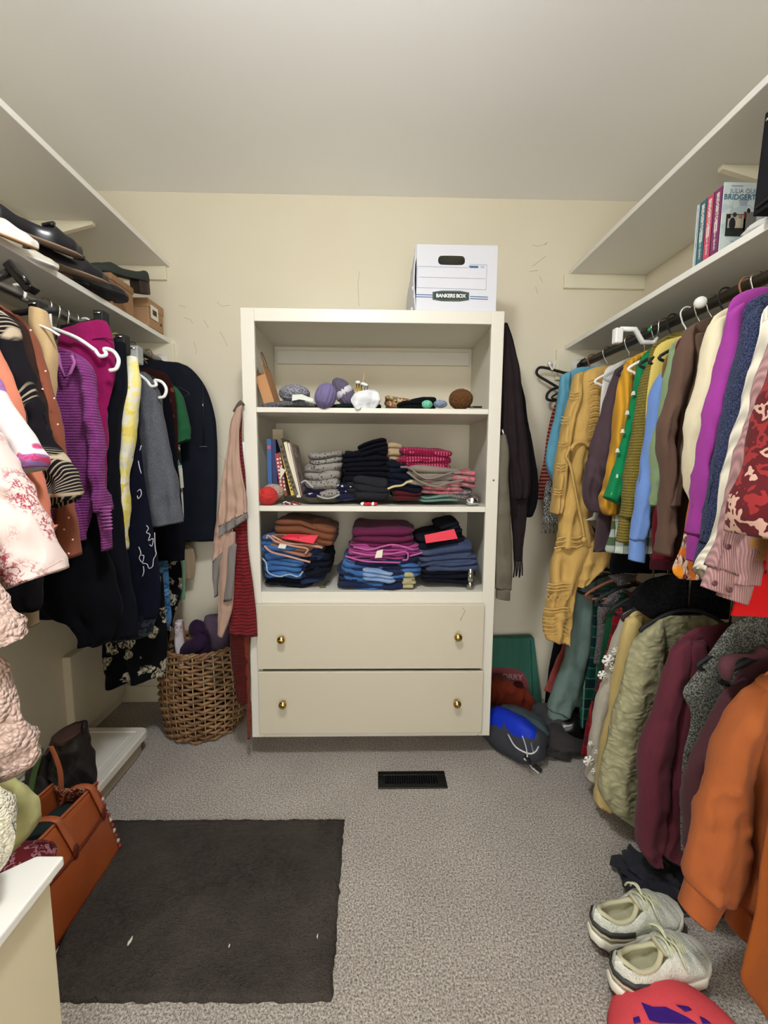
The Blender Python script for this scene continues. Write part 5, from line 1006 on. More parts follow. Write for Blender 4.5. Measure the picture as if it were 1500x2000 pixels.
fold_stack('shirt', 'burgundy and pink gingham shirt folded on the very top', 'shirt', C_('burgundy_gingham', (118, 16, 52), 'gingham', (186, 78, 108), s=1.0), [(780, 876, 888, 918, 3), (776, 894, 830, 914)], 1.73, depth=.24, seed=23, amp=.12)
t = fold_stack('sweatshirt', 'warm grey sweatshirt folded beneath the gingham shirt', 'clothing', C_('warm_grey', (134, 124, 112)), [(790, 910, 905, 950, 4)], 1.72, depth=.25, seed=24)
for pts in [[(782, 912), (800, 914), (815, 926), (835, 935), (860, 930), (885, 922)], [(795, 922), (820, 940), (850, 950), (880, 942), (905, 938)]]: edge_roll(t, pts, 1.708, .004, C_('warm_grey', (134, 124, 112)))
fold_stack('pyjamas', 'pink and grey flowered pyjamas folded under the grey sweatshirt', 'clothing', C_('pink_grey_floral', (150, 122, 118), 'patch', (204, 96, 112), (120, 100, 100), (170, 70, 84), s=2.2), [(826, 944, 905, 966, 2), (880, 920, 933, 952, -4)], 1.72, depth=.25, seed=25)
fold_stack('top', 'dark grey lace garment under the pink flowered pyjamas', 'clothing', C_('grey_lace', (96, 88, 88), 'tweed', (60, 56, 56), (160, 150, 150)), [(862, 952, 930, 972, 2)], 1.73, depth=.22, seed=26)
t = thing('trinket_ball', 'small shiny silver ornament at the right end of the middle shelf', 'ornament', (pY(922, 970, 1.71).x, 1.71, zs2))
q = Vector((pY(922, 970, 1.71).x, 1.71, zs2+.021)); G().blob(q, .026, .022, .020, seed=3, amp=.25, fr=4, n=16, m=10).mk('shell', mat('mirror_silver', (210, 212, 215), .12, 1), t, smooth=False)
t = thing('crochet_flower', 'crumpled red and white crochet scrap at the front of the middle shelf', 'craft scrap', (pY(724, 974, 1.70).x, 1.70, zs2))
for k in range(6):
    q = pY(708+k*5, 975-(k % 3)*2, 1.70); q.z = zs2+.008; G().blob(q, .009, .008, .007, seed=k, amp=.5, n=10, m=6).mk('petal', [mat('crochet_red', (176, 34, 50), .9), m_hw][k % 4 == 0], t)
# --- bottom shelf: jeans
DN = lambda n, c, c2: C_('denim_'+n, c, 'denim', c2, s=1.5, sheen=.05)
d1, d2, d3, d4 = DN('blue', (44, 78, 124), (66, 106, 156)), DN('dark', (20, 28, 52), (34, 46, 76)), DN('black', (14, 16, 24), (22, 24, 34)), DN('slate', (46, 56, 80), (64, 74, 100))
fold_stack('jeans', 'black jeans at the bottom of the left pile', 'jeans', d3, [(512, 1120, 612, 1150, 0), (590, 1085, 646, 1128, -8)], 1.72, depth=.28, seed=31)
t = fold_stack('jeans', 'mid blue denim with frayed hem in the left pile', 'jeans', d1, [(509, 1062, 600, 1112, 2), (511, 1095, 596, 1130, 2), (509, 1048, 545, 1080)], 1.715, depth=.28, seed=32)
edge_roll(t, [(512, 1090), (520, 1100), (524, 1118), (545, 1126), (565, 1122), (582, 1126), (592, 1116)], 1.706, .0032, C_('frayed_denim', (142, 168, 190), 'tweed', (110, 140, 170), (180, 200, 212)), 'frayed_hem')
fold_stack('jeans', 'dark indigo jeans in the left pile below the rose trousers', 'jeans', d2, [(560, 1072, 636, 1112, -8), (580, 1105, 632, 1140, -4)], 1.73, depth=.28, seed=33)
m_rose = C_('rose_twill', (160, 112, 92)); m_rosed = C_('rose_brown', (120, 72, 48))
t = fold_stack('trousers', 'dusty rose trousers with a red size card on top of the left pile', 'trousers', m_rose, [(516, 1058, 612, 1082, 9), (524, 1044, 632, 1068, 5), (530, 1020, 640, 1056, 5, m_rosed), (600, 1030, 654, 1064, 10, m_rosed)], 1.71, depth=.27, seed=34)
for pts in [[(516, 1066), (530, 1078), (560, 1086), (590, 1094), (606, 1098)], [(521, 1052), (524, 1046), (540, 1058), (570, 1066), (600, 1072), (596, 1082)], [(530, 1046), (560, 1060), (600, 1064), (630, 1070)]]: edge_roll(t, pts, 1.697, .0042, C_('rose_edge', (196, 148, 130)))
m_card = mat('red_card', (206, 26, 52), .6)
def card(label, pts, Y0, Y1, s, txt_at, size, ang=0):
    v = [pY(pts[0][0], pts[0][1], Y1), pY(pts[1][0], pts[1][1], Y1), pY(pts[2][0], pts[2][1], Y0), pY(pts[3][0], pts[3][1], Y0)]
    g = G(); n_ = (v[1]-v[0]).cross(v[3]-v[0]).normalized()*.0008; g.prism(v, (0, 0, 0), n_); t = thing('size_card', label, 'card', v[3]); g.mk('card', m_card, t, smooth=False)
    if s: uy = (v[0]-v[3]).normalized(); c = (v[0]+v[1]+v[2]+v[3])/4; nn = (v[1]-v[0]).cross(v[0]-v[3]).normalized(); text('lettering', s, size, c+nn*.0022-(v[1]-v[0])*.08, (v[1]-v[0]), uy, mat('marker_ink', (96, 8, 24), .7), t, ext=.0003)
card('crimson card marked 12 lying on the dusty rose trousers', [(562, 1043), (622, 1045), (612, 1062), (549, 1051)], 1.680, 1.705, '12', None, .022)
g = G(); g.prism([pY(546, 1062, 1.688), pY(560, 1064, 1.688), pY(557, 1072, 1.688), pY(543, 1070, 1.688)], (0, 0, 0), (0, -.001, 0)); g.mk('care_label', mat('label_white', (222, 216, 202), .7), t, smooth=False)
fold_stack('jeans', 'indigo jeans at the bottom of the middle pile', 'jeans', d2, [(655, 1118, 800, 1150), (686, 1128, 760, 1157, 0, d1), (664, 1100, 720, 1140, 12, d1)], 1.70, depth=.28, seed=35)
fold_stack('jeans', 'dark blue jeans in the middle pile just under the purple ones', 'jeans', d2, [(674, 1090, 822, 1120, 0), (720, 1102, 826, 1132, -2, d1)], 1.705, depth=.28, seed=36)
t = fold_stack('jeans', 'pale blue denim folded near the bottom of the middle pile', 'jeans', DN('pale', (104, 128, 164), (140, 162, 192)), [(704, 1112, 776, 1138, 6)], 1.69, depth=.2, seed=37)
m_mg = C_('orchid_twill', (164, 70, 132)); m_mgd = C_('plum_twill', (98, 28, 66))
t = fold_stack('trousers', 'orchid purple corduroy trousers on top of the middle pile', 'trousers', m_mg, [(673, 1076, 800, 1100, 1), (682, 1064, 824, 1086, 2), (684, 1032, 812, 1072, 0, m_mgd)], 1.70, depth=.27, seed=38)
for pts in [[(690, 1068), (720, 1074), (745, 1068), (770, 1064), (808, 1074)], [(686, 1078), (720, 1084), (760, 1082), (793, 1078), (796, 1092), (786, 1094)], [(674, 1086), (710, 1096), (750, 1098), (782, 1099)], [(800, 1086), (816, 1082), (825, 1079)]]: edge_roll(t, pts, 1.688, .0036, C_('orchid_edge', (190, 96, 160)))
g = G(); g.prism([pY(736, 1076, 1.68), pY(748, 1073, 1.68), pY(746, 1089, 1.68), pY(732, 1090, 1.68)], (0, 0, 0), (0, -.001, 0)); g.mk('care_label', mat('label_white', (222, 216, 202), .7), t, smooth=False)
fold_stack('jeans', 'black jeans at the bottom of the right pile', 'jeans', d3, [(820, 1112, 932, 1142, 2)], 1.72, depth=.27, seed=39)
fold_stack('jeans', 'slate grey jeans in the middle of the right pile', 'jeans', d4, [(826, 1088, 938, 1118, -2), (812, 1068, 932, 1104, -6)], 1.715, depth=.27, seed=40)
fold_stack('jeans', 'black jeans with a red size card on top of the right pile', 'jeans', d3, [(812, 1042, 912, 1082, -10), (860, 1024, 902, 1050, -18)], 1.73, depth=.25, seed=41)
card('crimson card with faint handwriting lying on the right pile', [(829, 1045), (887, 1033), (894, 1052), (832, 1061)], 1.690, 1.705, '', None, .02)
t = fold_stack('belt', 'rolled cream canvas belt between the middle and right piles', 'belt', C_('cream_canvas', (172, 164, 124)), [(786, 1124, 812, 1146, 0), (790, 1134, 808, 1152)], 1.70, depth=.06, seed=42)
t = thing('flashlight', 'small silver metal flashlight standing at the right end of the bottom shelf', 'flashlight', (pY(920, 1150, 1.70).x, 1.70, zs3))
q = (pY(920, 1150, 1.70).x, 1.72, 0); z0 = zs3
G().lathe([(.0135, z0), (.015, z0+.002), (.015, z0+.022), (.0125, z0+.032)], q, 20).mk('head', mat('satin_steel', (150, 150, 142), .25, 1), t)
G().lathe([(.0125, z0+.032), (.0125, z0+.06), (.0118, z0+.062), (.0125, z0+.064), (.0125, z0+.084), (.010, z0+.087)], q, 20).mk('barrel', m_hs, t)
t = thing('key_ring', 'small oval green key fob with black strap on the bottom shelf', 'key ring', (pY(630, 1146, 1.74).x, 1.74, zs3))
q = pY(630, 1144, 1.74); q.z = zs3+.004; G().blob(q, .014, .010, .004, amp=.02).mk('fob', mat('olive_glass', (90, 104, 50), .2), t); G().tube([q+Vector((.006, 0, .004)), q+Vector((.014, .01, .016)), q+Vector((.026, .016, .020))], .003, 6).mk('strap', m_hb, t)

# ---------------------------------------------------------------- textiles hung at the sides of the dresser
YT = 1.60
m_thr = C_('blush_weave', (176, 146, 128), 'gauze'); m_thg = C_('grey_band', (124, 118, 114), 'gauze')
t = thing('throw', 'blush pink throw with grey banded ends hanging left of the dresser', 'throw', (pY(450, 1240, YT).x, YT, pY(450, 1240, YT).z))
YS = 1.655
G().tube(bez([pY(474, 786, YS), pY(468, 792, YS), pY(460, 806, YS)], 4), .012, 8).mk('knot', C_('taupe', (92, 78, 68)), t)
loft('panel', seg(YT, [(462, 800, 475, 792, .6), (452, 825, 473, 815), (447, 870, 468, 850), (440, 910, 469, 890), (434, 950, 476, 930), (430, 985, 482, 968), (428, 1028, 484, 1002)]), m_thr, t, th=.035, folds=3, amp=.008, seed=3, wr=.006)
loft('band', seg(YT, [(428, 1028, 484, 1002), (428, 1048, 486, 1012)]), m_thg, t, th=.036, folds=3, amp=.008, seed=3, wr=.004, nz=10)
loft('panel', seg(YT+.012, [(432, 960, 450, 960), (424, 1010, 452, 1020), (418, 1060, 452, 1060), (416, 1098, 444, 1072)]), m_thr, t, th=.03, folds=2, amp=.005, seed=5)
loft('band', seg(YT+.012, [(416, 1098, 444, 1072), (416, 1130, 430, 1115), (418, 1164, 423, 1164)]), m_thg, t, th=.028, folds=1, amp=.003, seed=5, nz=14)
loft('panel', seg(YT+.008, [(430, 1040, 462, 1040), (430, 1090, 458, 1090), (426, 1150, 456, 1170), (426, 1200, 450, 1204), (427, 1240, 436, 1244, .6)]), m_thr, t, th=.03, folds=2, amp=.006, seed=7)
loft('band', seg(YT-.012, [(446, 1070, 461, 1064), (443, 1130, 458, 1130), (437, 1176, 455, 1172)]), m_thg, t, th=.012, folds=1, amp=.002, seed=8, nz=12)
m_red = C_('red_knit', (150, 44, 46), 'knit', (84, 16, 24), s=.85)
t = thing('knit_scarf', 'chunky red knitted scarf hanging beside the drawers', 'scarf', (pY(475, 1240, YT+.02).x, YT+.03, pY(475, 1240, YT).z))
YK2 = 1.645
loft('scarf', seg(YK2, [(462, 812, 474, 806, .6), (456, 860, 473, 860), (458, 930, 478, 930), (456, 1000, 482, 1000), (455, 1070, 484, 1068), (453, 1120, 490, 1118), (449, 1180, 497, 1178), (446, 1236, 503, 1243)]), m_red, t, th=.035, folds=2, amp=.005, seed=9, wr=.004)
m_rd = C_('rust_knit', (96, 28, 18), 'knit', (60, 12, 10), s=1.2)
loft('lower_end', seg(YK2+.012, [(448, 1200, 492, 1200), (450, 1260, 488, 1260), (456, 1320, 486, 1320), (466, 1370, 487, 1370)]), m_rd, t, th=.03, folds=2, amp=.005, seed=10)
loft('fringe', seg(YK2+.01, [(476, 1240, 489, 1240), (480, 1330, 488, 1330), (482, 1400, 490, 1400), (484, 1440, 489, 1442)]), C_('rust_fringe', (140, 60, 40), 'knit', s=2), t, th=.02, folds=1, amp=.002, seed=11)
g = G(); g.prism([pY(468, 861, 1.672), pY(478, 864, 1.672), pY(480, 1050, 1.672), pY(473, 1055, 1.672)], (0, 0, 0), (0, .003, 0)); tag(g.mk('poster_board', mat('white_board', (226, 226, 222), .6), smooth=False), 'white poster board standing against the left side of the dresser', 'board')
g = G(); g.prism([pY(464, 858, 1.68), pY(467, 858, 1.68), pY(474, 960, 1.68), pY(471, 960, 1.68)], (0, 0, 0), (0, .004, 0)); tag(g.mk('magazine', mat('dark_magazine', (30, 34, 30), .5), smooth=False), 'dark magazine edge wedged behind the red scarf', 'magazine')
m_ds = C_('dark_brown_wool_scarf', (40, 32, 34), 'plain')
t = thing('fringed_shawl', 'dark brown fringed shawl hanging on the right side of the dresser', 'shawl', (.56, 1.78, pY(1012, 1128, 1.76).z))
loft('front_fold', seg(1.75, [(975, 640, 988, 633, .5), (974, 680, 1000, 665), (974, 740, 1014, 720), (976, 800, 1022, 800), (978, 860, 1030, 860), (984, 920, 1036, 920), (992, 965, 1036, 962), (994, 978, 1030, 975, .7)]), m_ds, t, th=.06, folds=3, amp=.010, seed=12)
loft('back_fold', seg(1.81, [(985, 632, 992, 634, .5), (985, 680, 1004, 680), (985, 760, 1018, 750), (990, 840, 1032, 830), (1000, 900, 1044, 895), (1010, 950, 1051, 945), (1015, 990, 1049, 985), (1020, 1010, 1040, 1008, .6)]), C_('black_wool_scarf', (18, 16, 20)), t, th=.05, folds=2, amp=.006, seed=13)
loft('tail', seg(1.765, [(994, 960, 1032, 960), (997, 1000, 1030, 1000), (1000, 1050, 1022, 1050), (1003, 1095, 1019, 1095)]), m_ds, t, th=.03, folds=2, amp=.004, seed=14)
for k in range(6):
    u = 1004+k*3; G().tube(bez([pY(u, 1090, 1.762), pY(u+1, 1108, 1.758), pY(u-1+2*(k % 2), 1128-2*(k % 3), 1.76)], 4), .0028, 6).mk('fringe', m_ds, t)
for k in range(5):
    u = 994+k*3; G().tube(bez([pY(u, 960, 1.735), pY(u+1, 985, 1.733), pY(u+1, 1010-4*(k % 2), 1.735)], 4), .0022, 6).mk('fringe', m_ds, t)
m_og = C_('olive_grey_fleece', (106, 100, 86))
t = thing('sweatshirt', 'olive grey sweatshirt hanging low against the right side of the dresser', 'sweatshirt', (.52, 1.70, pY(980, 1168, 1.68).z))
loft('sleeve', seg(1.70, [(974, 855, 988, 850, .5), (972, 880, 992, 880), (971, 940, 993, 940), (970, 1000, 996, 1000), (968, 1060, 1000, 1060), (967, 1100, 1000, 1100), (968, 1150, 998, 1152)]), m_og, t, th=.045, folds=1, amp=.003, seed=15)
loft('cuff', seg(1.70, [(969, 1151, 997, 1153), (969, 1168, 996, 1172)]), m_og, t, th=.036, folds=1, amp=.001, nz=8, seed=16)
loft('sleeve', seg(1.765, [(968, 960, 980, 960), (958, 1060, 975, 1060), (952, 1118, 966, 1122)]), C_('olive_dark_fleece', (80, 72, 56)), t, th=.03, folds=1, amp=.002, seed=17)
G().tube([pY(980, 838, 1.72), pY(983, 846, 1.72), pY(985, 856, 1.72)], .006, 8).mk('zip_collar', mat('silver_zip', (180, 182, 186), .3, 1), t)
# ---------------------------------------------------------------- wicker basket
bc = Vector((pY(404, 1400, 1.965).x, 1.955, 0)); m_wk = mat('rush_wicker', (154, 118, 80), .6, c2=(104, 72, 44), nscale=16, bump=(120, .4)); m_wk2 = mat('rush_stake', (176, 148, 108), .6)
bk = thing('wicker_basket', 'tall woven rush basket with looped handle left of the dresser', 'basket', bc)
H = .40; NS = 26
def brad(z): f = z/H; return .155+.022*math.sin(PI*min(1, f*.9+.1))+.012*f
for s in range(NS):
    a = 2*PI*s/NS; G().tube([bc+Vector((brad(z)*math.cos(a), brad(z)*math.sin(a), z)) for z in [H*k/8+.006 for k in range(9)]], .003, 5).mk('stake', m_wk2, bk)
nr = 24
for j in range(nr):
    z = .012+(H-.02)*j/(nr-1); pts = []; rnd = random.Random(j); ph = j % 2
    for k in range(NS*4):
        a = 2*PI*k/(NS*4); w = math.cos(NS/2*a+PI*ph)*.0085
        zz = z+.004*noise.noise(Vector((math.cos(a)*2, math.sin(a)*2, j*1.7)))+.0025*math.sin(a*NS)
        pts.append(bc+Vector(((brad(z)+w)*math.cos(a), (brad(z)+w)*math.sin(a), zz)))
    G().tube(pts, [.0066+.0018*noise.noise(Vector((k*.6, j, 0))) for k in range(len(pts))], 6, closed=True).mk('weave_ring', m_wk, bk)
for q in (0, 1):
    G().tube([bc+Vector(((brad(H)+.006*math.cos(k*1.1+q*PI))*math.cos(2*PI*k/90), (brad(H)+.006*math.cos(k*1.1+q*PI))*math.sin(2*PI*k/90), H+.006*math.sin(k*1.1+q*PI))) for k in range(90)], .0065, 6, closed=True).mk('rim', m_wk, bk)
hp = [bc+Vector((brad(H)*math.cos(a), brad(H)*math.sin(a), H+.085*math.sin(PI*f))) for f, a in [(i/16, PI*.80+PI*.42*i/16) for i in range(17)]]
G().tube(hp, .009, 8).mk('handle', m_wk, bk)
g = G()
for k in range(120):
    i = k/120*16; i0 = int(i); p = hp[i0].lerp(hp[min(16, i0+1)], i-i0); g.tube([p+Vector((.011*math.cos(k*.9), 0, .011*math.sin(k*.9))), p+Vector((.011*math.cos(k*.9+.9), .002, .011*math.sin(k*.9+.9)))], .003, 5, cap=False)
g.mk('handle_wrap', m_wk2, bk)
G().lathe([(.14, .004), (.15, .008), (.15, .016)], bc, 24).mk('base', m_wk, bk)
# contents
m_pur = C_('aubergine_yarn', (46, 26, 56), 'gauze')
t = thing('yarn_hank', 'twisted dark aubergine yarn hank standing in the basket', 'yarn', bc+Vector((-.03, -.05, .10)))
c = pY(385, 1228, 1.91)
G().blob(c, .036, .034, .042, seed=1, amp=.08).mk('coil', m_pur, t)
G().tube(bez([pY(398, 1240, 1.90), pY(385, 1258, 1.88), pY(368, 1268, 1.90), pY(364, 1285, 1.91), pY(368, 1330, 1.92)], 6), .034, 12).mk('coil', m_pur, t)
G().tube(bez([pY(392, 1235, 1.93), pY(398, 1262, 1.91), pY(392, 1290, 1.90), pY(385, 1330, 1.9)], 6), .032, 12).mk('coil', m_pur, t)
loft('coil', seg(1.885, [(358, 1272, 378, 1268), (360, 1290, 396, 1284), (364, 1310, 394, 1305)]), m_pur, t, th=.05, folds=3, amp=.006)
t = thing('felt_bag', 'mauve felt bag standing at the back of the basket', 'bag', bc+Vector((.04, .05, .12)))
loft('cloth', seg(2.0, [(400, 1203, 440, 1202, .5), (398, 1230, 446, 1230), (402, 1280, 446, 1280), (404, 1320, 440, 1320)]), C_('mauve_felt', (106, 88, 108)), t, th=.10, folds=2, amp=.006)
t = thing('tissue_roll', 'rolled white tissue paper with brown pattern in the basket', 'paper roll', bc+Vector((-.10, -.03, .12)))
loft('paper', seg(1.905, [(342, 1214, 356, 1215), (342, 1240, 359, 1240), (346, 1280, 366, 1280), (350, 1320, 370, 1320)]), C_('tissue_print', (206, 200, 204), 'toile', (132, 104, 100), s=1.5, sheen=.0, rough=.6), t, th=.05, folds=2, amp=.004)
tag(G().tube([pY(357, 1213, 1.90), pY(362, 1250, 1.90), pY(368, 1300, 1.91)], .004, 6).mk('dowel', m_wood), 'thin dark wooden dowel beside the tissue paper roll', 'dowel')
g = G(); g.prism([pY(373, 1272, 1.86), pY(389, 1286, 1.86), pY(385, 1300, 1.87), pY(367, 1292, 1.86)], (0, 0, 0), (0, .002, .001)); tag(g.mk('paper_label', mat('cream_label', (198, 184, 150), .7), smooth=False), 'folded cream paper label poking over the basket rim', 'label')
t = thing('yarn_bag', 'sea green yarn visible through the basket weave', 'yarn', bc+Vector((.04, 0, .02)))
G().blob(bc+Vector((.045, -.045, .245)), .07, .07, .06, seed=5, amp=.15).mk('skein', C_('sea_green_yarn', (78, 108, 96), 'gauze'), t)
t = thing('yarn_bag', 'dark grey wool filling the lower part of the basket', 'yarn', bc+Vector((0, 0, .02)))
G().blob(bc+Vector((0, 0, .10)), .112, .112, .08, seed=6, amp=.12).mk('skein', C_('charcoal_wool', (38, 32, 34)), t)
G().blob(bc+Vector((-.055, -.03, .245)), .065, .075, .06, seed=9, amp=.12).mk('skein', C_('brown_wool', (62, 44, 36)), t)

# ---------------------------------------------------------------- white plastic bin with its lid
zt = .105; a = pZ(287, 1425, zt); b = pZ(180, 1420, zt)
lx1, ly1 = a.x, b.y; lx0, ly0 = XL+.045, .98
m_pl = mat('white_tote_plastic', (222, 218, 208), .4); t = thing('storage_bin', 'low white plastic under-bed bin with lid beside the left wall', 'bin', ((lx0+lx1)/2, (ly0+ly1)/2, 0))
bev(G().box(lx0+.02, lx1-.022, ly0+.02, ly1-.022, 0, zt-.02).mk('tub', mat('clear_tub', (170, 160, 140), .4), t, smooth=False), .015, 3)
g = G()
def rrect(x0, x1, y0, y1, r, z, n=6):
    P = []
    for cx_, cy_, a0 in ((x1-r, y1-r, 0), (x0+r, y1-r, 90), (x0+r, y0+r, 180), (x1-r, y0+r, 270)):
        for k in range(n+1): an = R(a0+90*k/n); P.append(Vector((cx_+r*math.cos(an), cy_+r*math.sin(an), z)))
    return P
rings = [(0, zt-.03), (0, zt-.004), (.004, zt), (.030, zt), (.034, zt-.005), (.055, zt-.005), (.058, zt-.003)]
allr = []; 
for ins, z in rings: allr += rrect(lx0+ins, lx1-ins, ly0+ins, ly1-ins, max(.004, .03-ins*.5), z)
nn = 28; fs = [(i*nn+k, i*nn+(k+1) % nn, (i+1)*nn+(k+1) % nn, (i+1)*nn+k) for i in range(len(rings)-1) for k in range(nn)]; fs.append(tuple((len(rings)-1)*nn+k for k in range(nn))); fs.append(tuple(range(nn-1, -1, -1)))
bev(mk('lid', allr, fs, m_pl, t, smooth=False), .0015)

# ---------------------------------------------------------------- black bag and tan tote
m_lb = mat('soft_black_leather', (24, 21, 22), .5, bump=(25, .5, .006)); m_tan_l = mat('tan_leather', (158, 78, 34), .48, c2=(146, 68, 28), nscale=5, bump=(60, .15)); m_tan_s = mat('tan_strap', (166, 88, 52), .5); m_tand = mat('oxblood_leather', (96, 34, 22), .45)
Yb = 1.37
t = thing('handbag', 'slouchy black leather bag with brown strap standing on the white bin', 'handbag', (pY(120, 1600, Yb).x, Yb, zt))
rows = seg(Yb, [(108, 1432, 163, 1424, .7), (98, 1455, 168, 1450), (84, 1480, 176, 1478), (72, 1510, 186, 1508), (60, 1550, 186, 1540), (62, 1590, 178, 1580)]); 
A, B, _ = rows[-1]; rows.append((Vector((A.x+.01, Yb, zt+.003)), Vector((B.x, Yb, zt+.003)), .9))
loft('body', rows, m_lb, t, th=.12, folds=2, amp=.012, seed=3, wr=.012, nx=40)
loft('opening', seg(Yb-.02, [(110, 1434, 160, 1428), (114, 1440, 156, 1436)]), mat('brown_lining', (60, 34, 26), .8), t, th=.10, folds=1, amp=.002, nz=6)
loft('front_flap', seg(Yb-.05, [(60, 1500, 100, 1466), (50, 1530, 96, 1530), (30, 1540, 90, 1570), (66, 1590, 110, 1600)]), m_lb, t, th=.05, folds=2, amp=.006, seed=6, wr=.01)
G().tube(bez([pY(163, 1434, Yb-.02), pY(160, 1420, Yb-.02), pY(163, 1411, Yb-.02), pY(167, 1416, Yb-.02)], 5), .003, 6).mk('zip_pull', m_gb, t)
def strap(name, pts, Y, w, m, parent, thk=.004):
    P = bez([pY(u, v, Y if len(q) == 0 else q[0]) for (u, v, *q) in pts], 6); vs = []; n_ = len(P)
    for p in P: vs += [p+Vector((-w/2, 0, 0)), p+Vector((w/2, 0, 0)), p+Vector((w/2, thk, 0)), p+Vector((-w/2, thk, 0))]
    fs = [(i*4+k, i*4+(k+1) % 4, i*4+4+(k+1) % 4, i*4+4+k) for i in range(n_-1) for k in range(4)]+[(0, 1, 2, 3), (n_*4-1, n_*4-2, n_*4-3, n_*4-4)]
    return bev(mk(name, vs, fs, m, parent), .001, 1)
strap('strap', [(98, 1458), (108, 1480), (117, 1510), (118, 1540), (112, 1560)], Yb-.085, .016, m_tan_s, t)
strap('strap', [(80, 1462), (72, 1490), (64, 1520), (58, 1556)], Yb-.10, .018, mat('olive_webbing', (62, 88, 44), .8), t)['label'] = 'olive green webbing strap'
# tote standing on the carpet, its long face towards the room
tt = thing('tote_bag', 'tan leather tote with looped handles and embroidered ends beside the dark mat', 'tote bag', (-.86, 1.15, 0))
f0, f1 = pZ(236, 1662, 0), pZ(112, 1843, 0); g0, g1 = pY(193, 1524, f0.y-.005), None
yn, yf = .90, f0.y; zt2 = g0.z
def tp(u_, w_, z_):
    """u_: 0 near .. 1 far along the room, w_: 0 front face .. 1 back, z_: 0 floor .. 1 rim"""
    xb = f0.x-w_*.16; xt = g0.x-w_*.13; bul = .016*math.sin(PI*u_)*math.sin(PI*z_)*(1 if w_ < .5 else -1)
    return Vector((xb*(1-z_)+xt*z_+bul, yn+(yf-yn)*u_-(.02*z_ if u_ > .5 else -.02*z_)*abs(u_-.5)*2, z_*(zt2+.03*(1-u_))))
def sheet(name, fn, nu, nv, m, parent, t_=.003):
    vs = [fn(i/nu, j/nv) for j in range(nv+1) for i in range(nu+1)]; fs = [(j*(nu+1)+i, j*(nu+1)+i+1, (j+1)*(nu+1)+i+1, (j+1)*(nu+1)+i) for j in range(nv) for i in range(nu)]
    return solid(mk(name, vs, fs, m, parent), t_)
sheet('front_panel', lambda a, b: tp(a, 0, b), 24, 12, m_tan_l, tt); sheet('back_panel', lambda a, b: tp(a, 1, b), 24, 12, m_tan_l, tt)
m_embr = C_('embroidered_red', (110, 44, 36), 'patch', (190, 150, 120), (90, 30, 34), (150, 110, 60), s=3, sheen=0)
sheet('end_panel', lambda a, b: tp(1, a, b)+Vector((0, -.02*math.sin(PI*a)*b, 0)), 8, 12, m_embr, tt); sheet('end_panel', lambda a, b: tp(0, a, b)+Vector((0, .02*math.sin(PI*a)*b, 0)), 8, 12, m_embr, tt); sheet('bottom', lambda a, b: tp(a, b, 0)+Vector((0, 0, .002)), 8, 4, m_tand, tt)
sheet('lining', lambda a, b: tp(a*.96+.02, .25+b*.5, .80), 10, 6, mat('dark_green_lining', (16, 34, 30), .8), tt)
G().tube([tp(i/20, 0, .62)+Vector((.004, 0, 0)) for i in range(21)], .0035, 6).mk('flap_seam', m_tand, tt)
G().tube([tp(i/20, 0, 1)+Vector((0, 0, .002)) for i in range(21)], .0045, 6).mk('rim_piping', m_tan_s, tt); G().tube([tp(i/20, 1, 1) for i in range(21)], .0045, 6).mk('rim_piping', m_tan_s, tt)
for i in range(14): z = i/13; G().blob(tp(.995, .0, z)+Vector((.002, .003, 0)), .005, .005, .007, seed=i, amp=.3, n=8, m=5).mk('whip_stitch', [mat('cream_thread', (208, 180, 160), .9), mat('red_thread', (150, 50, 50), .9)][i % 2], tt)
def ribbon(name, P, side, w, m, parent, thk=.004):
    vs = []; n_ = len(P)
    for p in P: vs += [p-side*w/2, p+side*w/2, p+side*w/2+Vector((thk, 0, thk*.4)), p-side*w/2+Vector((thk, 0, thk*.4))]
    fs = [(i*4+k, i*4+(k+1) % 4, i*4+4+(k+1) % 4, i*4+4+k) for i in range(n_-1) for k in range(4)]+[(0, 1, 2, 3), (n_*4-1, n_*4-2, n_*4-3, n_*4-4)]
    return bev(mk(name, vs, fs, m, parent), .001, 1)
for uc in (.93, .52):
    c0_ = tp(uc, 0, .66); c1_ = tp(uc, 0, 1); P = bez([c0_+Vector((.008, 0, 0)), c1_+Vector((.014, -.005, -.02)), c1_+Vector((.004, -.01, .012)), c1_+Vector((-.03, -.012, .018)), c1_+Vector((-.06, -.015, .004)), c1_+Vector((-.08, -.012, -.04))], 5)
    ribbon('handle', P, Vector((0, 1, 0)), .018, m_tan_s, tt)
    G().blob(c0_+Vector((.010, 0, 0)), .005, .011, .022, seed=int(uc*9), amp=.15).mk('handle_tab', m_tand, tt)
t = thing('pouch', 'dark red brocade pouch edge behind the corner of the white cabinet', 'pouch', (-.80, .88, .30))
G().blob((pY(40, 1690, .86).x, .86, pY(40, 1690, .86).z), .07, .05, .035, seed=4, amp=.2).mk('body', C_('red_brocade', (96, 30, 34), 'patch', (150, 100, 110), (70, 20, 26), (120, 60, 60), s=2.4, sheen=0, rough=.5), t)

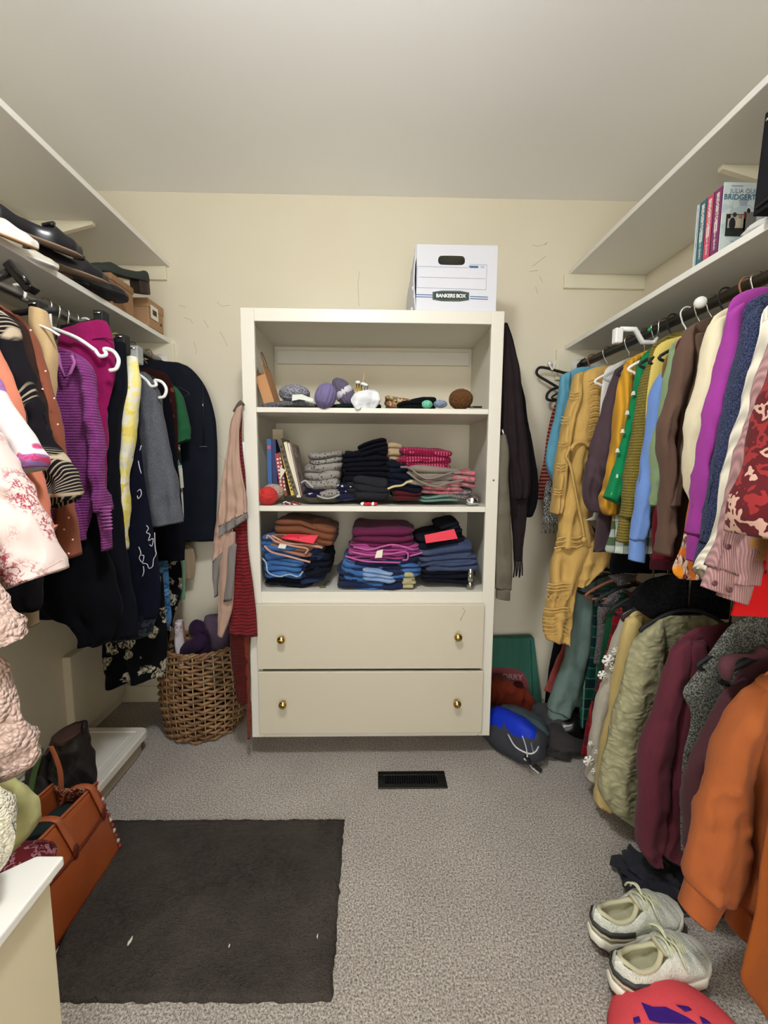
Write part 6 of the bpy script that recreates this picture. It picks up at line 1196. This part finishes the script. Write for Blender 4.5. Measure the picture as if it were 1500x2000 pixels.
# ---------------------------------------------------------------- white cabinet at lower left
zc = .55; m_cab = m_drawer; P = [pZ(125, 1671, zc), pZ(72, 1671, zc), pZ(0, 1704, zc), pZ(-120, 1760, zc)]
xr = P[0].x; poly = [P[0], P[1], P[2], P[3], Vector((P[3].x, -.1, zc)), Vector((xr, -.1, zc))]
cab = thing('corner_cabinet', 'low cream cabinet with clipped corner at the lower left edge', 'cabinet', (xr-.15, .3, 0))
g = G(); g.prism([p+Vector((0, 0, -.018)) for p in poly], (0, 0, 0), (0, 0, .018)); bev(g.mk('top', m_white, cab, smooth=False), .003)
g = G(); ins = [Vector((p.x-.016 if abs(p.x-xr) < .01 else p.x, p.y-.014 if p.y > 0 else p.y, 0)) for p in poly]; ins[1].y -= .0; 
g.prism([p+Vector((0, 0, .0)) for p in ins], (0, 0, 0), (0, 0, zc-.018)); bev(g.mk('body', mat('cream_cabinet_paint', (214, 204, 172), .5), cab, smooth=False), .002)
box('moulding', xr-.016, xr-.010, -.1, P[0].y-.014, zc-.032, zc-.0185, mat('cream_cabinet_paint', (214, 204, 172), .5), cab)

# ---------------------------------------------------------------- right rear corner of the floor
zf_ = 0
t = thing('shopping_bag', 'teal green bag with a dusky pink lettered panel behind the dresser', 'bag', (.62, 2.08, 0))
m_teal = C_('teal_bag', (62, 118, 98), 'gauze', sheen=0, rough=.7)
Yt = 2.07; z_ = lambda u, v: pY(u, v, Yt)
g = G(); g.prism([z_(955, 1248), z_(1044, 1246), z_(1058, 1372), z_(1056, 1385), z_(955, 1392)], (0, 0, 0), (0, .05, 0)); bev(g.mk('body', m_teal, t, smooth=False), .006)
G().tube([z_(1036, 1250)+Vector((0, -.003, 0)), z_(1038, 1300)+Vector((0, -.003, 0)), z_(1040, 1380)+Vector((0, -.003, 0))], .0025, 5).mk('side_crease', C_('teal_dark', (36, 84, 80)), t)
g = G(); g.prism([z_(955, 1305), z_(980, 1303), z_(1005, 1306), z_(1022, 1312), z_(1030, 1330), z_(1034, 1345), z_(960, 1345)], (0, 0, 0), (0, -.002, 0)); g.mk('printed_panel', mat('dusky_pink_print', (134, 64, 70), .7), t, smooth=False)
c = z_(1000, 1322); text('lettering', 'ORRY', .040, c+Vector((0, -.0032, 0)), (1, 0, -.06), (0, 0, 1), mat('pale_pink_print', (176, 140, 136), .7), t, bold=True)
t = thing('fabric_pouch', 'rust brown crushed velvet bag slumped against the teal bag', 'bag', (pY(1005, 1400, 1.97).x, 1.97, 0))
m_rv = C_('rust_velvet_bag', (112, 40, 18), 'gauze', s=.6)
loft('body', seg(1.97, [(955, 1325, 985, 1325, .6), (950, 1350, 1022, 1342), (950, 1375, 1046, 1368), (955, 1400, 1052, 1388), (955, 1425, 1046, 1420), (960, 1452, 1040, 1452)]), m_rv, t, th=.13, folds=3, amp=.014, seed=4, wr=.016)
G().blob(pY(1012, 1336, 1.93), .022, .02, .012, seed=6, amp=.2).mk('gathered_neck', C_('dark_ox', (50, 14, 10)), t)
t = thing('backpack', 'grey backpack with bright blue panel and white zips slumped on the carpet', 'backpack', (pY(1000, 1470, 1.70).x, 1.72, 0))
m_bp = C_('slate_nylon', (62, 64, 70), sheen=0, rough=.6); m_bl = C_('cobalt_nylon', (24, 52, 190), sheen=0, rough=.5)
bp = [pZ(1000, 1470, .06), pZ(985, 1425, .1)]
bcx = pZ(1003, 1455, .05)
Mb = rotM(0, 0, R(-38)) @ rotM(R(8), 0, 0)
G().blob(bcx+Vector((.0, .03, .03)), .075, .15, .085, seed=7, amp=.10, sq=.75, n=32, m=20, M=rotM(0, R(18), R(38))).mk('body', m_bp, t)
G().blob(bcx+Vector((-.008, .02, .055)), .055, .125, .07, seed=8, amp=.06, sq=.7, n=28, m=18, M=rotM(0, R(18), R(38))).mk('front_panel', m_bl, t)
G().blob(bcx+Vector((.05, .05, .06)), .045, .12, .06, seed=9, amp=.15, sq=.8, n=24, m=14, M=rotM(0, R(18), R(38))).mk('main_flap', C_('teal_grey_nylon', (66, 80, 84), sheen=0), t)
m_wz = mat('white_zip', (214, 214, 216), .4)
def fl(pts, z, r, m, nm, par): G().tube(bez([pZ(u, v, zz) for u, v, zz in [(p[0], p[1], p[2] if len(p) > 2 else z) for p in pts]], 5), r, 6).mk(nm, m, par)
fl([(992, 1434), (1004, 1455), (1018, 1466), (1035, 1472), (1046, 1468), (1052, 1458)], .13, .003, m_wz, 'zip', t)
fl([(1017, 1430), (1023, 1445), (1028, 1462), (1030, 1478)], .135, .0025, m_wz, 'zip_cord', t)
fl([(1036, 1438), (1038, 1455), (1042, 1470)], .12, .003, mat('grey_cord', (140, 140, 142), .6), 'zip_cord', t)
fl([(1028, 1478, .10), (1034, 1486, .05), (1044, 1495, .02), (1058, 1506, .01)], .02, .007, m_hb, 'strap', t)
fl([(1024, 1482, .06), (1032, 1490, .03), (1040, 1500, .01), (1052, 1510, .006)], .02, .003, m_wz, 'strap_edge', t)
G().tube([pZ(1062, 1438, .1)+Vector((.014*math.cos(k*.5), 0, .014*math.sin(k*.5))) for k in range(12)], .0025, 6).mk('ring', m_hs, t)
t = thing('cloth_bag', 'charcoal sagging cloth bag beside the backpack', 'bag', (pY(1085, 1450, 1.82).x, 1.82, 0))
m_cg = C_('charcoal_canvas', (58, 54, 54))
c = pZ(1088, 1452, .04); G().blob(c+Vector((0, .02, .0)), .12, .09, .06, seed=12, amp=.3, n=32, m=18).mk('body', m_cg, t)
c = pZ(1085, 1425, .06); G().blob(c+Vector((0, .05, .0)), .11, .08, .08, seed=13, amp=.3, n=32, m=18).mk('side', C_('charcoal_canvas2', (66, 64, 66)), t)
fl([(1060, 1460, .07), (1085, 1466, .06), (1105, 1474, .03), (1115, 1480, .01)], .05, .004, mat('seam_dark', (30, 28, 28), .8), 'piping', t)
t = thing('boot', 'black shiny boot lying behind the charcoal bag', 'boot', (pY(1115, 1450, 1.95).x, 1.9, 0))
c = pZ(1112, 1452, .03); G().blob(c+Vector((.02, .05, .03)), .09, .07, .07, seed=14, amp=.2, n=28, m=16).mk('upper', mat('black_boot_leather', (14, 13, 14), .3), t)
t = thing('cloth_heap', 'dark slate cloth heaped on the carpet under the maroon sweatshirt', 'cloth', (.75, 1.25, 0))
c = pZ(1275, 1730, .012); G().blob(c+Vector((.0, .02, .012)), .085, .075, .022, seed=15, amp=.7, fr=3, n=32, m=16).mk('heap', C_('slate_cloth', (44, 44, 52)), t)
t = thing('duffel_bag', 'black bag pushed under the hanging orange sweatshirts', 'bag', (.95, 1.2, 0))
G().blob((1.0, 1.20, .062), .13, .22, .062, seed=16, amp=.2, n=32, m=16, sq=.8).mk('body', C_('black_duffel', (22, 22, 26)), t)

# ---------------------------------------------------------------- running shoes
m_kn = C_('sage_white_knit', (196, 198, 184), 'tweed', (204, 206, 192), (212, 214, 202), s=.9, sheen=.1); m_sole = mat('cream_foam', (222, 220, 204), .6); m_out = mat('dark_outsole', (40, 40, 38), .7); m_lin = C_('cream_lining', (196, 192, 160)); m_lace = C_('pale_lace', (206, 208, 176), sheen=0)
def half_w(s): 
    for (a, x), (b, y) in zip(SW, SW[1:]):
        if s <= b: q = (s-a)/(b-a); q = q*q*(3-2*q); return x*(1-q)+y*q
    return SW[-1][1]
SW = [(0, .0), (.03, .018), (.10, .032), (.25, .036), (.45, .036), (.65, .047), (.80, .048), (.92, .036), (.98, .018), (1.0, .0)]
def interp(T, s):
    for (a, x), (b, y) in zip(T, T[1:]):
        if s <= b: q = (s-a)/(b-a); q = q*q*(3-2*q); return x*(1-q)+y*q
    return T[-1][1]
def sneaker(label, heel, toe, L, roll=0):
    d = (toe-heel); d.z = 0; d.normalize(); n = Vector((-d.y, d.x, 0)); M = lambda s, w, z: heel+d*(s*L)+n*w+Vector((0, 0, z))
    t = thing('sneaker', label, 'shoe', heel+d*L*.5, 'pair of running shoes on the carpet')
    def slab(name, z0, z1, grow, m, s0=0, s1=1):
        vs = []; N_ = 36; rings = [(z0, grow-.004), (z0+(z1-z0)*.25, grow), (z0+(z1-z0)*.8, grow), (z1, grow-.003)]
        for z, gr in rings:
            loop = []
            for i in range(N_+1): s = i/N_; loop.append((s, half_w(s)+gr))
            for s, w in loop: vs.append(M(s+(-.02 if s < .05 else (.02 if s > .95 else 0))*(gr/.006), w if 0 < s < 1 else 0, z+interp([(0, .006), (.1, 0), (.8, 0), (1, .012)], s)))
            for s, w in reversed(loop[1:-1]): vs.append(M(s+(-.02 if s < .05 else (.02 if s > .95 else 0))*(gr/.006), -w, z+interp([(0, .006), (.1, 0), (.8, 0), (1, .012)], s)))
        nn = 2*N_; fs = [(i*nn+k, i*nn+(k+1) % nn, (i+1)*nn+(k+1) % nn, (i+1)*nn+k) for i in range(3) for k in range(nn)]+[tuple(range(nn-1, -1, -1)), tuple(3*nn+k for k in range(nn))]
        return mk(name, vs, fs, m, t)
    slab('outsole', 0, .006, .003, m_out); slab('midsole', .005, .032, .006, m_sole)
    top = [(0, .085), (.06, .092), (.2, .072), (.35, .070), (.5, .088), (.6, .086), (.75, .066), (.88, .052), (1.0, .030)]
    op = [(0, 0), (.05, 0), (.10, 1), (.42, 1), (.50, .35), (.55, 0), (1, 0)]
    N_, K = 64, 40; vs = []
    for i in range(N_+1):
        s = i/N_; w = half_w(s)*1.0; h = interp(top, s); o = interp(op, s)
        for k in range(K+1):
            a = PI*k/K; c, sn = math.cos(a), math.sin(a); x = math.copysign(abs(c)**(.75), c); z = .028+(h-.028)*(sn**.62)
            lat = abs(x); 
            if o > 0 and lat < .66:
                q = min(1, (.66-lat)/.20); q = q*q*(3-2*q); z = z*(1-o*q)+(.040)*(o*q)
            vs.append(M(s, w*x*(1+.10*math.sin(PI*min(1, (z-.028)/.05))*(1 if s > .1 else 0)), z))
    fs = [(i*(K+1)+k, i*(K+1)+k+1, (i+1)*(K+1)+k+1, (i+1)*(K+1)+k) for i in range(N_) for k in range(K)]
    up = mk('upper', vs, fs, m_kn, t); up.data.materials.append(m_lin)
    for pi, p in enumerate(up.data.polygons):
        i, k = divmod(pi, K); s = (i+.5)/N_; x = abs(math.cos(PI*(k+.5)/K))**.75
        if interp(op, s) > .3 and x < .62: p.material_index = 1
    # collar roll
    col = []
    for i in range(24):
        a = 2*PI*i/24; s = .27+.205*math.cos(a); sd = math.sin(a); w = half_w(max(.05, min(.5, s)))*.68
        col.append(M(s, w*sd, (.028+(interp(top, s)-.028)*.90+.001)))
    G().tube(col, .0058, 8, closed=True).mk('collar', m_lin, t)
    # tongue
    G().blob(M(.475, 0, .086), .006, .021, .020, seed=2, amp=.05, M=rotM(0, 0, math.atan2(d.y, d.x)) @ rotM(0, R(-28), 0)).mk('tongue', m_lin, t)
    # heel stripes
    for zz, hh, mm, nm in ((.060, .0062, mat('charcoal_trim', (54, 56, 54), .6), 'heel_stripe'), (.046, .005, mat('tan_trim', (176, 166, 140), .6), 'heel_band')):
        pts = []
        for i in range(25):
            f = i/24; sg = -1 if f < .5 else 1; s = abs(f-.5)*2*.36; w = half_w(max(s, .012))*1.06+.001; pts.append(M(max(s, 0)-.006, sg*w if s > .01 else 0, zz-(s*.05)))
        vs = []
        for p in pts:
            vs += [p+Vector((0, 0, -hh)), p+Vector((0, 0, hh))]
        solid(mk(nm, vs, [(2*i, 2*i+1, 2*i+3, 2*i+2) for i in range(24)], mm, t), .003, 0)
    for i in range(6):
        s = .53+i*.037; h = interp(top, s); w = .024-.001*i
        G().tube(bez([M(s, -w, h-.008), M(s+.008, -w*.4, h+.004), M(s+.012, 0, h+.006), M(s+.018, w*.5, h+.003), M(s+.026, w, h-.008)], 4), .0026, 6).mk('lace', m_lace, t)
        G().tube(bez([M(s, w, h-.008), M(s+.008, w*.4, h+.003), M(s+.018, -w*.5, h+.003), M(s+.026, -w, h-.008)], 4), .0022, 6).mk('lace', m_lace, t)
    for k, (a1, a2) in enumerate([(.03, .055), (.07, .05), (.06, -.055)]):
        G().tube(bez([M(.56, 0, .096), M(.54+a1*.5, a2*.4, .104), M(.50+a1, a2*.7, .095), M(.50+a1*1.3, a2*.9, .075)], 5), .0026, 6).mk('lace_end', m_lace, t)
    return t
sneaker('pale grey-green running shoe nearer the camera, beside the coral cap', pZ(1196, 1942, .02), pZ(1358, 1880, .02), .262)
sneaker('pale grey-green running shoe farther from the camera', pZ(1156, 1842, .02), pZ(1306, 1795, .02), .262)
# coral cap with purple print at the bottom edge
t = thing('cap', 'coral pink cap with purple print at the bottom edge of the photo', 'cap', pZ(1350, 2080, 0))
m_co = C_('coral_print', (232, 84, 92), sheen=0); m_pp = C_('purple_print', (60, 30, 120), sheen=0)
cc = pZ(1345, 2085, .0); vs = []; fs = []
dome = [(.150*math.sin(R(a)), .095*math.cos(R(a))) for a in (90, 80, 68, 56, 44, 32, 20, 10, 2)]
G().lathe(dome, cc, 40).mk('crown', m_co, t)
vs = []; fs = []
for i in range(17):
    a = R(-150+120*i/16)
    for r_, z__ in ((.146, .012), (.18, .010), (.146+.075*math.sin(PI*i/16)+.004, .004)): vs.append(cc+Vector((r_*math.cos(a), r_*math.sin(a), z__)))
fs = [(i*3+k, i*3+k+1, i*3+k+4, i*3+k+3) for i in range(16) for k in range(2)]
solid(mk('brim', vs, fs, m_co, t), .004)
def dpatch(name, uv):
    P_ = []
    for u, v in uv:
        dr = ray(u, v).normalized(); o_ = CO-cc; A_ = dr.x**2/.0225+dr.y**2/.0225+dr.z**2/.009025; B_ = 2*(o_.x*dr.x/.0225+o_.y*dr.y/.0225+o_.z*dr.z/.009025); C2 = o_.x**2/.0225+o_.y**2/.0225+o_.z**2/.009025-1.03
        ds = B_*B_-4*A_*C2
        if ds > 0: P_.append(CO+dr*((-B_-math.sqrt(ds))/(2*A_)))
    if len(P_) > 2:
        c_ = sum(P_, Vector())/len(P_); c_ += (c_-cc).normalized()*.004
        mk(name, [c_]+P_, [(0, i+1, (i+1) % len(P_)+1) for i in range(len(P_))], m_pp, t)
dpatch('print', [(1252, 1957), (1275, 1966), (1300, 1966), (1340, 1985), (1362, 1999), (1330, 1999), (1290, 1998), (1268, 1992)])
dpatch('print', [(1320, 1962), (1345, 1966), (1352, 1972), (1338, 1976)]); dpatch('print', [(1236, 1988), (1248, 1984), (1252, 1996), (1238, 1999)]); dpatch('print', [(1366, 1984), (1378, 1990), (1390, 1999), (1372, 1999)])
# ---------------------------------------------------------------- shoes on the left shelf
ZS = 1.795
def flat_shoe(label, c, heading, roll, pitch, mu, ms, L=.25, w=.040, hh=.055, heel=.012, open_=True, name='shoe', group='shoes on the left shelf', trim=None, hz=None):
    t = thing(name, label, 'shoe', c, group); M = rotM(0, 0, heading) @ rotM(0, pitch, 0) @ rotM(roll, 0, 0)
    W_ = [(0, .0), (.03, .6), (.12, .78), (.4, .72), (.65, .98), (.82, 1.0), (.94, .72), (.99, .3), (1, 0)]
    P = lambda s, x, z: Vector(c)+M @ Vector(((s-.5)*L, x*w, z))
    N_ = 30; loop = [(i/N_, interp(W_, i/N_)) for i in range(N_+1)]; out = [(s, x) for s, x in loop]+[(s, -x) for s, x in reversed(loop[1:-1])]
    nn = len(out); vs = [P(s, x, 0) for s, x in out]+[P(s, x*1.04, .005) for s, x in out]
    fs = [tuple(range(nn-1, -1, -1)), tuple(range(nn, 2*nn))]+[(k, (k+1) % nn, nn+(k+1) % nn, nn+k) for k in range(nn)]
    mk('sole', vs, fs, ms, t)
    if heel: 
        g = G(); pl = [P(s, x*.95, -.001) for s, x in out if s < .26]; pl = sorted(pl, key=lambda p: math.atan2((M.inverted() @ (p-P(.13, 0, 0))).y, (M.inverted() @ (p-P(.13, 0, 0))).x))
        g.prism(pl, (0, 0, 0), M @ Vector((0, 0, -heel))); bev(g.mk('heel', hz or mu, t, smooth=False), .002)
    top = [(0, .8), (.1, 1.0), (.3, .75), (.5, .72), (.62, .85), (.8, .62), (.95, .42), (1, .2)]; op = [(0, 0), (.04, 0), (.10, 1), (.55, 1), (.64, 0), (1, 0)]
    K = 20; vs = []; N2 = 40
    for i in range(N2+1):
        s = i/N2; wx = interp(W_, s); h = hh*interp(top, s); o = interp(op, s) if open_ else 0
        for k in range(K+1):
            a = PI*k/K; x = math.copysign(abs(math.cos(a))**.7, math.cos(a)); z = .004+h*math.sin(a)**.7
            if o and abs(x) < .8: q = min(1, (.8-abs(x))/.15); z = z*(1-o*q)+.009*o*q
            vs.append(P(s, wx*x*1.02, z))
    mk('upper', vs, [(i*(K+1)+k, i*(K+1)+k+1, (i+1)*(K+1)+k+1, (i+1)*(K+1)+k) for i in range(N2) for k in range(K)], mu, t)
    if trim: G().tube(bez([P(.60, -.6, hh*.8), P(.66, 0, hh*.98), P(.60, .6, hh*.8)], 5), .006, 8).mk('bow', trim, t)
    return t
m_bl_ = mat('black_polished_leather', (22, 22, 28), .22); m_ts = mat('tan_sole', (140, 116, 98), .6, bump=(80, .3)); m_gs = mat('dark_green_suede', (40, 48, 42), .8); m_ds_ = mat('dark_stacked_heel', (40, 24, 20), .5); m_bs = mat('brown_sole', (116, 84, 64), .7)
def P_(u, v, x): return pX(u, v, x)
flat_shoe('large black leather flat with tan sole, upper one of the heap on the shelf', P_(70, 470, -.965), R(58), R(12), R(2), m_bl_, m_ts, L=.24, w=.042, hh=.065, trim=mat('black_bow', (16, 16, 18), .4))
flat_shoe('black patent flat with tan sole, right behind the large black flat', P_(134, 528, -.965), R(60), R(10), R(2), m_bl_, m_ts, L=.24, w=.038, hh=.055, trim=mat('black_bow', (16, 16, 18), .4))
flat_shoe('brown flat wedged under the black patent flat', P_(172, 556, -.99), R(60), R(-8), R(0), mat('brown_nubuck', (104, 74, 58), .8), m_bs, L=.22, w=.036, hh=.05)
flat_shoe('black rubber clog tipping over the shelf edge', P_(196, 570, -.965), R(64), R(-12), R(2), mat('black_rubber', (18, 20, 24), .45), mat('black_rubber2', (30, 30, 34), .6), L=.20, w=.036, hh=.045)
flat_shoe('white sandal with thick strap at the left end of the shelf', P_(-34, 446, -.965), R(66), R(20), R(0), mat('white_leather', (226, 224, 218), .4), mat('tan_insole', (178, 136, 96), .7), L=.24, w=.042, hh=.045, heel=0)
flat_shoe('white canvas shoe toe peeking below the large black flat', P_(36, 500, -.99), R(64), R(10), R(0), mat('cream_canvas_shoe', (212, 206, 190), .8), m_hw, L=.2, w=.036, hh=.030, heel=0)
# kraft shoe boxes
m_kb = mat('shoebox_kraft', (164, 128, 92), .75, bump=(30, .1)); m_kb2 = mat('shoebox_dark_kraft', (150, 112, 78), .75)
x1 = -.957; ya_, yb_ = P_(291, 640, x1).y, P_(320, 650, x1).y; zb1 = pX(300, 588, x1).z-.004
t = thing('shoe_box', 'brown kraft shoe box with white label at the end of the left shelf', 'box', (x1-.13, (ya_+yb_)/2, ZS))
box('base', x1-.27, x1, ya_, yb_, ZS, zb1-.035, m_kb, t, b=.003); box('lid', x1-.273, x1+.003, ya_-.003, yb_+.003, zb1-.036, zb1, m_kb, t, b=.003)
g = G(); a, b = P_(294, 600, x1+.0032), P_(309, 627, x1+.0032); g.box(x1+.003, x1+.0042, a.y, b.y, pX(300, 625, x1).z, min(zb1-.004, pX(300, 600, x1).z)); g.mk('label', mat('label_white', (222, 216, 202), .7), t, smooth=False)
zz = (pX(300, 625, x1).z+min(zb1-.004, pX(300, 600, x1).z))/2; G().box(x1+.0042, x1+.0048, a.y+.014, b.y-.014, zz-.010, zz+.012).mk('label_mark', mat('label_black', (40, 38, 36), .7), t, smooth=False)
G().lathe([(.006, 0), (.006, .0008), (.0005, .001)], (x1+.001, yb_-.025, ZS+.035), 12, M=rotM(0, R(90))).mk('vent_hole', mat('label_black', (40, 38, 36), .7), t)
t = thing('shoe_box', 'brown kraft shoe box half hidden beneath the clog', 'box', (-1.1, 1.68, ZS))
x2 = -.962; y2a, y2b = P_(226, 600, x2).y, P_(262, 620, x2).y
box('base', x2-.25, x2, y2a-.02, y2b, ZS, ZS+.09, m_kb2, t, b=.003); box('lid', x2-.253, x2+.003, y2a-.023, y2b+.003, ZS+.088, ZS+.112, m_kb2, t, b=.003)
c = pX(228, 545, -.97); c.z = zb1+.018
# green mule with block heel lying over the two boxes
flat_shoe('dark green suede mule with block heel lying across the shoe boxes', Vector((-.985, P_(232, 545, -.985).y, max(ZS+.135, P_(232, 545, -.985).z-.01))), R(245), R(-8), R(10), m_gs, mat('mule_sole', (24, 22, 22), .6), L=.25, w=.040, hh=.045, heel=.045, open_=True, hz=m_ds_)
# ---------------------------------------------------------------- right shelf: paperbacks and bin
ZR = 1.7883; xs = .912
y_near, y_far = pX(1411, 420, xs).y, pX(1358, 460, xs).y
bks = thing('book_slipcase', 'pale slipcase of paperbacks with blue lettered front on the right shelf', 'slipcase', (xs+.06, y_near, ZR))
hb_ = pX(1410, 361, xs).z-ZR; tk = (y_far-y_near)
w_bk = .115
m_case = C_('slip_case', (200, 212, 208), 'patch', (186, 200, 202), (208, 216, 210), (190, 206, 206), s=.5, sheen=0, rough=.5)
box('front_board', xs-.001, xs+w_bk, y_near, y_near+.003, ZR, ZR+hb_, m_case, bks, b=0); box('back_board', xs-.001, xs+w_bk, y_far-.003, y_far, ZR, ZR+hb_-.003, m_case, bks, b=0)
box('rear_board', xs+w_bk-.002, xs+w_bk, y_near+.003, y_far-.003, ZR, ZR+hb_, m_case, bks, b=0); box('bottom_board', xs, xs+w_bk-.002, y_near+.003, y_far-.003, ZR, ZR+.002, m_case, bks, b=0)
m_ink = mat('cover_blue_ink', (70, 110, 128), .6); m_ink2 = mat('cover_grey_ink', (150, 158, 168), .6)
def cov(u, v): return pY(u, v, y_near)
def cw(s_, u, v, size, m, **k): text('lettering', s_, size, Vector((cov(u, v).x, y_near-.0006, cov(u, v).z)), (1, 0, 0), (0, 0, 1), m, bks, **k)
p = cov(1419, 385); 
text('lettering', 'BRIDGERTON', .0185, Vector((p.x+.050, y_near-.0006, p.z)), (1, 0, 0), (0, 0, 1), m_ink, bks)
p = cov(1430, 373); text('lettering', 'JULIA QUINN', .0155, Vector((p.x+.040, y_near-.0006, p.z)), (1, 0, 0), (0, 0, 1), m_ink2, bks)
def cpan(u0, v0, u1, v1, m, nm='cover_picture', dy=.0008):
    a, b = cov(u0, v0), cov(u1, v1); G().box(a.x, b.x, y_near-dy, y_near-.0001, b.z, a.z).mk(nm, m, bks, smooth=False)
cpan(1419, 418, 1453, 462, mat('picture_dark', (36, 38, 34), .6)); cpan(1422, 420, 1450, 446, mat('picture_haze', (176, 176, 156), .6), 'cover_picture', .0012); cpan(1453, 414, 1474, 450, mat('picture_grey', (120, 118, 110), .6), 'cover_picture')
def cdot(u, v, rx, rz, m, dy=.0016):
    p = cov(u, v); G().blob(Vector((p.x, y_near-dy, p.z)), rx, .0006, rz, amp=.02, n=14, m=8).mk('cover_figure', m, bks)
m_fd = mat('figure_dark', (26, 26, 30), .7); cdot(1429, 438, .0085, .016, m_fd); cdot(1434, 420, .0055, .006, mat('figure_brown', (64, 46, 36), .7)); cdot(1443, 436, .008, .013, mat('figure_cream', (190, 178, 150), .7)); cdot(1445, 424, .005, .006, mat('figure_blond', (150, 120, 80), .7)); cdot(1423, 423, .0045, .006, m_fd, .0018); cdot(1461, 412, .0045, .006, m_fd, .0018); cdot(1454, 421, .0035, .009, mat('figure_red', (120, 30, 30), .7), .0018)
for k, (u, v, w_) in enumerate([(1440, 363, .05), (1452, 392, .04), (1452, 396, .035), (1452, 400, .03), (1434, 472, .035), (1432, 480, .03)]):
    p = cov(u, v); G().box(p.x-w_/2*.6, p.x+w_/2*.6, y_near-.0006, y_near-.0001, p.z-.0011, p.z+.0011).mk('small_print', m_ink2, bks, smooth=False)
cols = [('violet', (116, 42, 92), 'deep violet pink paperback nearest in the slipcase'), ('pink', (190, 40, 92), 'hot pink paperback second in the slipcase'), ('teal', (44, 100, 112), 'teal paperback third in the slipcase'), ('ice', (196, 204, 214), 'pale ice blue paperback farthest in the slipcase')]
fr_ = [.03, .36, .64, .92, .98]; m_wt = mat('spine_white', (220, 210, 200), .7)
for i, (nm, c_, lab) in enumerate(cols):
    ya2 = y_near+.003+(tk-.006)*fr_[i]; yb2 = y_near+.003+(tk-.006)*fr_[i+1]-.0006
    t = thing('paperback', lab, 'book', (xs+.05, (ya2+yb2)/2, ZR+.002), 'paperbacks in the slipcase'); hh_ = hb_-.006
    g = G(); g.box(xs, xs+.0008, ya2, yb2, ZR+.002, ZR+.002+hh_); g.box(xs, xs+w_bk-.008, ya2, ya2+.0008, ZR+.002, ZR+.002+hh_); g.box(xs, xs+w_bk-.008, yb2-.0008, yb2, ZR+.002, ZR+.002+hh_)
    g.mk('cover', mat('spine_'+nm, c_, .5), t, smooth=False); G().box(xs+.001, xs+w_bk-.01, ya2+.001, yb2-.001, ZR+.004, ZR+hh_-.001).mk('pages', mat('page_edges', (216, 204, 176), .8), t, smooth=False)
    if i < 3:
        yc = (ya2+yb2)/2; text('lettering', 'BRIDGERTON', .0125, Vector((xs-.0005, yc, ZR+hh_*.72)), (0, 0, -1), (0, -1, 0), m_wt, t, bold=True)
        text('lettering', 'JULIA QUINN', .0085, Vector((xs-.0005, yc, ZR+hh_*.24)), (0, 0, -1), (0, -1, 0), m_wt, t)
        for dy_ in (-.0032, .0032): G().box(xs-.0008, xs-.0001, yc+dy_-.0018, yc+dy_+.0018, ZR+hh_*.36, ZR+hh_*.52).mk('title_block', m_wt, t, smooth=False)
# black fabric bin
Yn = 1.04; xb_ = pY(1473, 400, Yn).x
t = thing('fabric_bin', 'tall black fabric storage bin at the right edge of the shelf', 'bin', (xb_+.14, Yn-.15, ZR)); zt3 = pY(1481, 222, Yn).z
m_fb = C_('black_canvas_bin', (30, 30, 33), sheen=.05)
for nm, a_ in [('front_panel', (xb_+.004, xb_+.006, Yn-.3, Yn)), ('rear_panel', (xb_+.28, xb_+.282, Yn-.3, Yn)), ('side_panel', (xb_+.004, xb_+.282, Yn-.002, Yn)), ('side_panel', (xb_+.004, xb_+.282, Yn-.3, Yn-.298))]:
    G().prism([Vector((a_[0]-.004, a_[2], ZR)), Vector((a_[1], a_[2], ZR)), Vector((a_[1], a_[3], ZR)), Vector((a_[0]-.004, a_[3], ZR))], (0, 0, 0), (.006, 0, zt3-ZR)).mk(nm, m_fb, t, smooth=False)
box('bottom_panel', xb_+.004, xb_+.28, Yn-.298, Yn-.002, ZR, ZR+.003, m_fb, t)
G().tube([Vector((xb_-.004, Yn-.25, ZR+.015)), Vector((xb_-.006, Yn-.1, ZR+.02)), Vector((xb_-.002, Yn-.01, ZR+.012))], .004, 6).mk('seam_piping', m_hb, t)
G().lathe([(.004, 0), (.003, .002), (.0005, .0022)], Vector((xb_+.002, Yn-.012, zt3-.02)), 10, M=rotM(0, R(-90))).mk('rivet', m_hs, t)
c = pX(1482, 441, xs+.008); c.z = ZR+.010
tag(G().blob(c, .012, .05, .009, seed=5, amp=.35).mk('white_sock', C_('white_sock_knit', (226, 224, 218))), 'white crumpled cloth at the foot of the black fabric bin', 'cloth')
